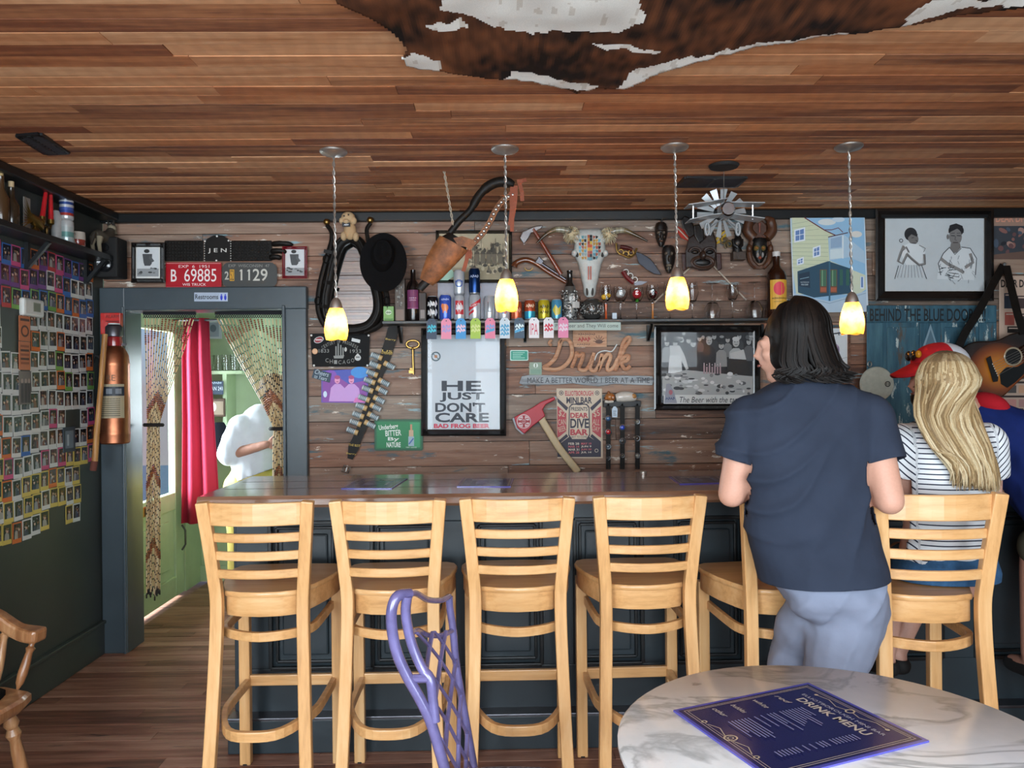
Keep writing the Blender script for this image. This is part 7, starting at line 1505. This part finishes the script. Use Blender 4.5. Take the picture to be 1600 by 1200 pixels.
torso(mb, [(600, 1215, 1295, .05, 0), (625, 1175, 1350, .08, 0), (690, 1168, 1358, .10, 0), (790, 1180, 1350, .095, 0), (880, 1212, 1366, .10, 0), (930, 1240, 1366, .11, 0)], YM)
for s0, e0, w0 in ((ls, le, lw_), (rs, re, rw_)): caps(mb, [s0, s0.lerp(e0, .5), e0], [.056, .05, .044]); caps(mb, [e0, e0.lerp(w0, .35), w0], [.044, .042, .028])
for h0, k0, a0 in ((hipL, knL, anL), (hipR, knR, anR)): caps(mb, [h0, k0, a0], [.07, .05, .04]); caps(mb, [a0+Vector((0, -.03, -.045)), a0+Vector((0, .14, -.06))], [.04, .03])
hd_ = MB(); hand(hd_, lw_, lh-lw_+Vector((.03, .03, -.03)), (0, 0, 1), 1.05, 1, .45); hand(hd_, rw_, rh-rw_+Vector((-.03, .03, -.03)), (0, 0, 1), 1.05, -1, .45)
man = finish(bake(mb, .011, 5), 'person', 'skin', None, loc, hd_, SK)
tag(man, 'standing man with shoulder length black hair in navy T-shirt and grey trousers', 'person'); face_bits(man, loc, HM, M, 1.05)
mb = MB(); torso(mb, [(590, 1226, 1284, .055, .0), (600, 1204, 1312, .075, 0), (612, 1180, 1342, .09, 0), (632, 1154, 1370, .105, 0), (665, 1150, 1374, .122, 0), (710, 1160, 1364, .128, 0), (760, 1166, 1358, .122, 0), (810, 1166, 1362, .12, 0), (850, 1174, 1370, .125, .0), (885, 1186, 1379, .148, 0), (925, 1196, 1388, .155, 0)], YM)
caps(mb, [ls+Vector((.005, 0, -.012)), A_(1150, 712, 2.42)], [.074, .060]); caps(mb, [rs+Vector((-.005, 0, -.01)), A_(1380, 716, 2.34)], [.076, .064])
me = bake(mb, .009, 5, .007, (7, 5, 5), 3, 4.2)
def cut_arm(me, co, no, xlim, left):
    bm = bmesh.new(); bm.from_mesh(me); fs = [f for f in bm.faces if (f.calc_center_median().x < xlim) == left]
    es = {e for f in fs for e in f.edges}; vs = {v for f in fs for v in f.verts}
    bmesh.ops.bisect_plane(bm, geom=list(vs)+list(es)+fs, plane_co=co, plane_no=no, clear_outer=True); bm.to_mesh(me); bm.free()
def trim_sleeve(me, s0, e0, cut_at, rad):
    """remove sleeve cloth beyond the cuff"""
    ax_ = (e0-s0).normalized(); bm = bmesh.new(); bm.from_mesh(me); fs = []
    for f in bm.faces:
        d = f.calc_center_median()-s0; h = d.dot(ax_)
        if h > cut_at-.04 and (d-ax_*h).length < rad: fs.append(f)
    bmesh.ops.bisect_plane(bm, geom=list({v for f in fs for v in f.verts})+list({e for f in fs for e in f.edges})+fs, plane_co=s0+ax_*cut_at, plane_no=ax_, clear_outer=True); bm.to_mesh(me); bm.free()
trim_sleeve(me, ls, A_(1150, 712, 2.42), (A_(1150, 712, 2.42)-ls).length+.012, .075); trim_sleeve(me, rs, A_(1380, 716, 2.34), (A_(1380, 716, 2.34)-rs).length+.012, .08)
cut(me, A_(1290, 903), Vector((.035, 0, -1)))
finish(me, 'tshirt', 'navy_cotton', man, loc, None, None, .004)
mb = MB(); torso(mb, [(880, 1208, 1372, .118, 0), (905, 1203, 1380, .13, 0), (930, 1226, 1382, .135, 0), (955, 1254, 1378, .125, .01)], YM)
caps(mb, [hipL, hipL.lerp(knL, .55), knL, anL+Vector((0, 0, .06))], [.078, .078, .07, .06]); caps(mb, [hipR+Vector((0, 0, -.03)), hipR.lerp(knR, .6), knR, anR+Vector((0, 0, .06))], [.118, .106, .086, .066])
for x in (1276, 1330): mb.ell(A_(x, 932, YM-.045), (.085, .085, .08))
me = bake(mb, .010, 4, .008, (8, 8, 11), 9, 1.6); cut(me, A_(1290, 886), Vector((0, 0, 1))); finish(me, 'trousers', 'grey_trouser', man, loc, None, None, .003)
for a0, nm in ((anL, 'shoe'), (anR, 'shoe')):
    mb = MB(); caps(mb, [a0+Vector((0, -.04, -.045)), a0+Vector((0, .06, -.05)), a0+Vector((0, .16, -.055))], [.048, .044, .034]); me = bake(mb, .012, 4); cut(me, Vector((0, 0, 0.0)), Vector((0, 0, -1))); finish(me, nm, 'black_matte', man, loc)
# hair
mb = MB(); bk = Vector((.93, -.36, 0)); hb = MB()
hb.ell(HM+Vector((.012, -.012, .035)), (.098, .098, .108), 18, 14); hb.ell(A_(1248, 552, 2.40), (.095, .06, .075), 16, 12)
me = bake(hb, .010, 4, .007, (26, 26, 5), 2)
mbx = MB('#120d0b'); mbx.v = [v.co.copy() for v in me.vertices]; mbx.f = [list(p.vertices) for p in me.polygons]; mbx.c = [C('#110c0a')]*len(mbx.f); mbx.sm = [True]*len(mbx.f)
def drop(az, p):
    d = p-HM; w_ = R_(-.012, .012); cx = p.x+.014*math.copysign(1, d.x)+R_(-.004, .012)
    e = A_(1245, 594+R_(-10, 6)).z; y = min(p.y, 2.42)
    return [Vector((cx, y-.012, HM.z-.055)), Vector((cx+w_+.012, y-.018, (HM.z-.055+e)/2)), Vector((cx+w_*2-.008, y-.006, e+.012)), Vector((cx+w_*3+.018, y-.022, e))]
random.seed(31); strands(mbx, HM+Vector((.008, -.008, .03)), (.098, .100, .112), bk, 1.95, 520, drop, .0062, ['#0c0807', '#100b09', '#140e0b', '#1c1410', '#0c0807'])
mbx.build('hair', 'hair', man, norm=False)

# ---------------- blonde woman in stripes on the last stool
YB_ = 2.60; loc = Vector((at(1470, 900, YB_).x, YB_, .80)); B_ = lambda x, y, Y=YB_: at(x, y, Y)
HW = B_(1475, 612, 2.62); fdir = (-.35, .94, 0)
ls, rs = B_(1412, 692, 2.61), B_(1540, 690, 2.61); le, re = B_(1414, 770, 2.63), B_(1545, 775, 2.66)
lw_ = Vector((at(1395, 775, 2.9).x, 2.92, 1.105)); rw_ = Vector((at(1500, 775, 2.9).x, 2.94, 1.105))
hipL, hipR = B_(1432, 898, 2.64), B_(1510, 898, 2.64); knL = Vector((at(1412, 880, 2.98).x, 3.0, .80)); knR = Vector((at(1475, 880, 2.98).x, 3.02, .80))
anL, anR = Vector((at(1386, 1035, 2.92).x, 2.93, .44)), Vector((at(1408, 1035, 2.95).x, 2.98, .43))
mb = MB(); M = head(mb, HW, fdir, .95, B_(1475, 662, 2.60))
torso(mb, [(655, 1440, 1510, .045, 0), (680, 1415, 1537, .07, 0), (730, 1415, 1537, .09, 0), (800, 1420, 1530, .085, 0), (870, 1408, 1540, .10, .0), (905, 1405, 1545, .11, .02)], YB_)
for s0, e0, w0 in ((ls, le, lw_), (rs, re, rw_)): caps(mb, [s0, s0.lerp(e0, .5), e0], [.05, .048, .042]); caps(mb, [e0, e0.lerp(w0, .35), w0], [.042, .04, .025])
for h0, k0, a0 in ((hipL, knL, anL), (hipR, knR, anR)): caps(mb, [h0, k0, a0], [.078, .055, .036]); caps(mb, [a0+Vector((0, -.02, -.04)), a0+Vector((-.02, .12, -.075))], [.034, .026])
hd_ = MB(); hand(hd_, lw_, (-.1, 1, -.1), (0, 0, 1), .92, 1, .4); hand(hd_, rw_, (-.25, 1, -.1), (0, 0, 1), .92, -1, .4)
wom = finish(bake(mb, .011, 5), 'person', 'skin', None, loc, hd_, '#cf9f8c'); tag(wom, 'seated woman with long blonde hair in striped shirt and denim shorts', 'person'); face_bits(wom, loc, HW, M, .95, '#7a5a3a')
mb = MB(); torso(mb, [(650, 1448, 1504, .055, 0), (664, 1420, 1534, .075, 0), (690, 1406, 1548, .095, 0), (730, 1404, 1548, .112, 0), (790, 1408, 1544, .108, 0), (840, 1405, 1545, .112, 0), (905, 1398, 1552, .12, 0)], YB_)
caps(mb, [ls, B_(1408, 738, 2.62)], [.068, .06]); caps(mb, [rs, B_(1548, 738, 2.63)], [.068, .06]); me = bake(mb, .010, 5, .005, (10, 8, 6), 5)
trim_sleeve(me, ls, B_(1408, 738, 2.62), (B_(1408, 738, 2.62)-ls).length+.012, .07); trim_sleeve(me, rs, B_(1548, 738, 2.63), (B_(1548, 738, 2.63)-rs).length+.012, .07); cut(me, B_(1470, 874), Vector((0, 0, -1)))
at_ = me.attributes.new('band', 'FLOAT', 'POINT')
for v in me.vertices:
    val = v.co.z/.0168
    for s0, e0, sg in ((ls, B_(1408, 738, 2.62), -1), (rs, B_(1548, 738, 2.63), 1)):
        if (v.co.x-s0.x)*sg > -.004: ax_ = (Vector((sg*.8, 0, -.75))).normalized(); val = (v.co-s0).dot(ax_)/.0168+200
    at_.data[v.index].value = val
finish(me, 'striped_shirt', 'striped_jersey', wom, loc, None, None, .003)
mb = MB(); torso(mb, [(862, 1404, 1546, .115, 0), (890, 1398, 1556, .125, .0), (925, 1402, 1552, .12, .02)], YB_)
for h0, k0 in ((hipL, knL), (hipR, knR)): caps(mb, [h0, h0.lerp(k0, .5)], [.092, .084])
me = bake(mb, .010, 5, .003, (9, 9, 9), 4); cut(me, Vector((0, hipL.y+.19, 0)), Vector((0, 1, 0))); cut(me, Vector((0, 0, .812)), Vector((0, 0, -1))); finish(me, 'denim_shorts', 'denim', wom, loc, None, None, .003)
for a0 in (anL, anR): mb = MB(); caps(mb, [a0+Vector((0, -.03, -.045)), a0+Vector((-.02, .13, -.08))], [.038, .03]); me = bake(mb, .012, 4); cut(me, a0+Vector((0, 0, -.02)), Vector((0, 0, 1))); finish(me, 'shoe', 'black_matte', wom, loc)
hb = MB(); hb.ell(HW+Vector((0, -.01, .03)), (.092, .098, .1), 18, 14); hb.ell(B_(1480, 650, 2.545), (.085, .03, .11), 16, 12); hb.ell(B_(1505, 700, 2.51), (.07, .018, .10), 16, 12)
me = bake(hb, .009, 4, .005, (40, 26, 3), 6); mbx = MB(); mbx.v = [v.co.copy() for v in me.vertices]; mbx.f = [list(p.vertices) for p in me.polygons]; mbx.c = [C('#b39a72')]*len(mbx.f); mbx.sm = [True]*len(mbx.f)
def drop(az, p):
    u = max(0, min(1, .5+az/3.4)); u = 1-u if False else u
    x1 = 1432+95*u; x2 = 1458+88*u; x3 = 1488+68*u+R_(-5, 5); yb = 772-26*(1-u)*R_(.2, 1)-R_(0, 14); j = R_(-.018, .018)
    return [B_(x1+R_(-4, 4), 650, 2.515+j), B_(x2+R_(-4, 4), 700, 2.485+j), B_(x3, yb-24, 2.475+j), B_(x3+R_(-2, 5), yb, 2.475+j)]
random.seed(12); strands(mbx, HW+Vector((0, -.006, .028)), (.093, .099, .103), (.2, -1, 0), 1.75, 620, drop, .0052, ['#c4ad86', '#ad926a', '#cfbd9a', '#997e58', '#866d4c', '#b9a27c'], root='#6e5a44')
mbx.build('hair', 'hair', wom, norm=False)

# ---------------- man in red and blue with a cap, leaning over the bar behind her
YC = 3.08; D2 = lambda x, y, Y=YC: at(x, y, Y); loc = Vector((at(1768, 850, 2.74).x, 2.74, .78))
HX = D2(1466, 590, 3.06); fdir = (-.97, .25, 0)
mb = MB(); M = head(mb, HX, fdir, 1.0, D2(1528, 645, 3.08))
hip = Vector((loc.x, 2.72, .87)); le_, lw_ = Vector((at(1572, 745, 3.16).x, 3.16, 1.125)), Vector((at(1490, 750, 3.25).x, 3.25, 1.115))
caps(mb, [D2(1545, 672, 3.08), D2(1610, 715, 3.0), D2(1660, 790, 2.84), hip], [.11, .15, .13, .13])
caps(mb, [D2(1568, 668, 3.12), le_, lw_], [.06, .046, .03]); rA = Vector((at(1640, 745, 3.3).x, 3.3, 1.125)); caps(mb, [D2(1600, 670, 3.2), rA, rA+Vector((-.22, .05, 0))], [.06, .046, .03])
kL, kR = Vector((at(1622, 868, 2.95).x, 2.96, .83)), Vector((at(1720, 868, 2.95).x, 3.0, .83)); aL, aR = kL+Vector((-.02, .0, -.42)), kR+Vector((.02, .0, -.42))
for k0, a0, o0 in ((kL, aL, -.09), (kR, aR, .09)): caps(mb, [hip+Vector((o0, .02, 0)), k0, a0], [.09, .06, .04]); caps(mb, [a0+Vector((0, -.02, -.04)), a0+Vector((0, .11, -.06))], [.036, .03])
hd_ = MB(); hand(hd_, lw_, (-1, .25, -.05), (0, 0, 1), 1, 1, .4); hand(hd_, rA+Vector((-.22, .05, 0)), (-1, .2, -.05), (0, 0, 1), 1, -1, .4)
pm_ = finish(bake(mb, .012, 5), 'person', 'skin', None, loc, hd_, '#b98570'); tag(pm_, 'man in blue and red shirt and red cap leaning over the bar behind the woman', 'person'); face_bits(pm_, loc, HX, M, 1.0)
mb = MB(); caps(mb, [D2(1540, 668, 3.08), D2(1612, 715, 2.99), D2(1665, 790, 2.83), hip+Vector((0, 0, .04))], [.125, .172, .15, .148]); caps(mb, [D2(1566, 668, 3.12), D2(1570, 715, 3.14)], [.082, .075])
me = bake(mb, .012, 5, .006, (9, 9, 6), 1); cut(me, Vector((0, 0, .80)), Vector((0, 0, -1))); finish(me, 'shirt', 'royal_cotton', pm_, loc)
mb = MB('#b01c28'); mb.ell(D2(1545, 634, 3.06), (.075, .085, .05), 14, 10, Matrix.Rotation(.5, 3, 'Y')); mb.build('red_yoke', 'cloth', pm_)
mb = MB(); mb.ell(hip, (.17, .15, .11)); [caps(mb, [hip+Vector((o0, .02, 0)), k0.lerp(hip, .08)], [.105, .09]) for k0, o0 in ((kL, -.09), (kR, .09))]; me = bake(mb, .012, 5, .004, (9, 9, 9), 7); cut(me, Vector((0, 0, .783)), Vector((0, 0, -1))) if False else None; finish(me, 'khaki_shorts', 'khaki', pm_, loc)
mb = MB(); mb.ell(HX+Vector((.012, -.0, .02)), (.096, .09, .075), 16, 12); mb.ell(HX+M @ Vector((0, .055, -.085)), (.05, .05, .045), 12, 10); me = bake(mb, .010, 3, .004, (60, 60, 60), 2); finish(me, 'hair', 'hair', pm_, loc, None, '#33231a')
cap = MB(); Hc = HX+Vector((.008, 0, .06)); rr = []
for k in range(9):
    e = PI/2*k/8; rr.append([Hc+M @ Vector((.1*math.cos(e)*math.cos(q), .108*math.cos(e)*math.sin(q), .082*math.sin(e))) for q in (2*PI*j/24 for j in range(24))])
n0 = 24; cap.loft(rr, '#b01f26', cap=False)
cap.c = [C('#c9ccd2') if ((i % n0) >= 13 and (i % n0) <= 22) else C('#b01f26') for i in range(len(cap.f))]
cp_ = cap.build('cap', 'cloth', pm_, norm=False)
br = MB('#b01f26'); outer = [Hc+M @ Vector((.085*math.sin(q), .09+.095*math.cos(q), -.014-.03*math.cos(q)-.03*abs(math.sin(q)))) for q in (-1.5+3*k/12 for k in range(13))]; inner = [Hc+M @ Vector((.095*math.sin(q), .10*math.cos(q), .004)) for q in (-1.1+2.2*k/12 for k in range(13))]
br.loft([inner, outer], cap=False, close=False); bo = br.build('brim', 'cloth', cp_, norm=False); sd = bo.modifiers.new('t', 'SOLIDIFY'); sd.thickness = .006
for k in (-1, 1): MB('#1a1512').ell(Hc+M @ Vector((k*.035, .108, .03)), (.03, .012, .022), 12, 8, M).build('sunglass_lens', 'gloss', cp_)
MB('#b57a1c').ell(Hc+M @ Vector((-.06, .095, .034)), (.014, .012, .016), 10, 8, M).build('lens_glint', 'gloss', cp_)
o = copy_tree(st0); o.location = (loc.x, 2.72, 0); o.rotation_euler.z = 0; o['label'] = 'beech bar stool at the right edge under the man in the cap'
for a0 in (aL, aR): mb = MB(); caps(mb, [a0+Vector((0, -.03, -.05)), a0+Vector((0, .12, -.07))], [.04, .034]); finish(bake(mb, .012, 4), 'shoe', 'black_matte', pm_, loc)

# ---------------- person in white in the hall
YP = 5.2; G_ = lambda x, y, Y=YP: at(x, y, Y); loc = Vector((at(395, 900, YP).x, YP, 0)); HP = G_(432, 612); fdir = (.9, -.1, 0)
mb = MB(); M = head(mb, HP, fdir, .98, G_(414, 645)); hp_ = G_(394, 748); el, wr = G_(352, 712, 5.1), G_(418, 694, 5.02)
caps(mb, [G_(405, 664), G_(394, 705), hp_], [.11, .12, .12]); caps(mb, [G_(378, 668, 5.1), el, wr], [.055, .044, .028]); caps(mb, [G_(415, 672, 5.3), G_(420, 720, 5.32), G_(440, 700, 5.25)], [.05, .044, .03])
for dx, px in ((-.08, 372), (.08, 402)): a0 = Vector((at(px, 900, YP).x, YP, .08)); caps(mb, [hp_+Vector((dx, 0, -.05)), hp_.lerp(a0, .5)+Vector((dx*.4, 0, 0)), a0], [.095, .07, .045]); caps(mb, [a0+Vector((-.02, 0, -.04)), a0+Vector((.13, 0, -.045))], [.038, .03])
hd_ = MB(); hand(hd_, wr, (1, .1, .1), (0, -1, .2), .95, 1, .7); hand(hd_, G_(440, 700, 5.25), (1, -.1, .1), (0, 1, .2), .95, -1, .7)
ph_ = finish(bake(mb, .013, 5), 'person', 'skin', None, loc, hd_, '#bd8a76'); tag(ph_, 'stooping person in loose white T-shirt and yellow trousers in the hall', 'person'); face_bits(ph_, loc, HP, M, .98)
mb = MB(); caps(mb, [G_(408, 660), G_(396, 690), G_(398, 735), G_(396, 750)], [.125, .15, .145, .14]); caps(mb, [G_(376, 668, 5.12), G_(358, 708, 5.1)], [.085, .082]); caps(mb, [G_(415, 672, 5.3), G_(420, 705, 5.32)], [.08, .08]); me = bake(mb, .012, 5, .008, (12, 12, 7), 8); cut(me, hp_+Vector((0, 0, .02)), Vector((.35, 0, -1))); finish(me, 'tshirt', 'white_cotton', ph_, loc, None, None, .004)
mb = MB(); mb.ell(hp_, (.155, .14, .13)); [caps(mb, [hp_+Vector((dx, 0, -.05)), hp_.lerp(Vector((at(px, 900, YP).x, YP, .08)), .5)+Vector((dx*.4, 0, 0)), Vector((at(px, 900, YP).x, YP, .1))], [.11, .085, .068]) for dx, px in ((-.08, 372), (.08, 402))]; finish(bake(mb, .013, 5, .004), 'trousers', 'yellow_cotton', ph_, loc)
mb = MB(); mb.ell(HP+Vector((-.02, 0, .035)), (.098, .088, .092), 14, 10); finish(bake(mb, .012, 3, .005, (40, 40, 20), 1), 'hair', 'hair', ph_, loc, None, '#2a1d16')
for px in (372, 402): a0 = Vector((at(px, 900, YP).x, YP, .08)); mb = MB(); caps(mb, [a0+Vector((-.03, 0, -.04)), a0+Vector((.14, 0, -.045))], [.042, .034]); me = bake(mb, .012, 4); cut(me, Vector((0, 0, 0)), Vector((0, 0, -1))); finish(me, 'shoe', 'white_paint', ph_, loc)
# green drink by the man's arm
c = at(1352, 757, 3.12); c.z = ZB; t = thing('green_drink', 'tumbler of bright green drink on the bar beside the navy shirted man', 'drink', c); MB().lathe([(.026, 0), (.03, .003), (.036, .13), (.0345, .13), (.0285, .008), (0, .006)], c, 20).build('tumbler', 'clear_glass', t); MB('#5aa81c').lathe([(.0, .008), (.027, .0085), (.0325, .10), (0, .10)], c, 20).build('liquid', 'gloss', t)
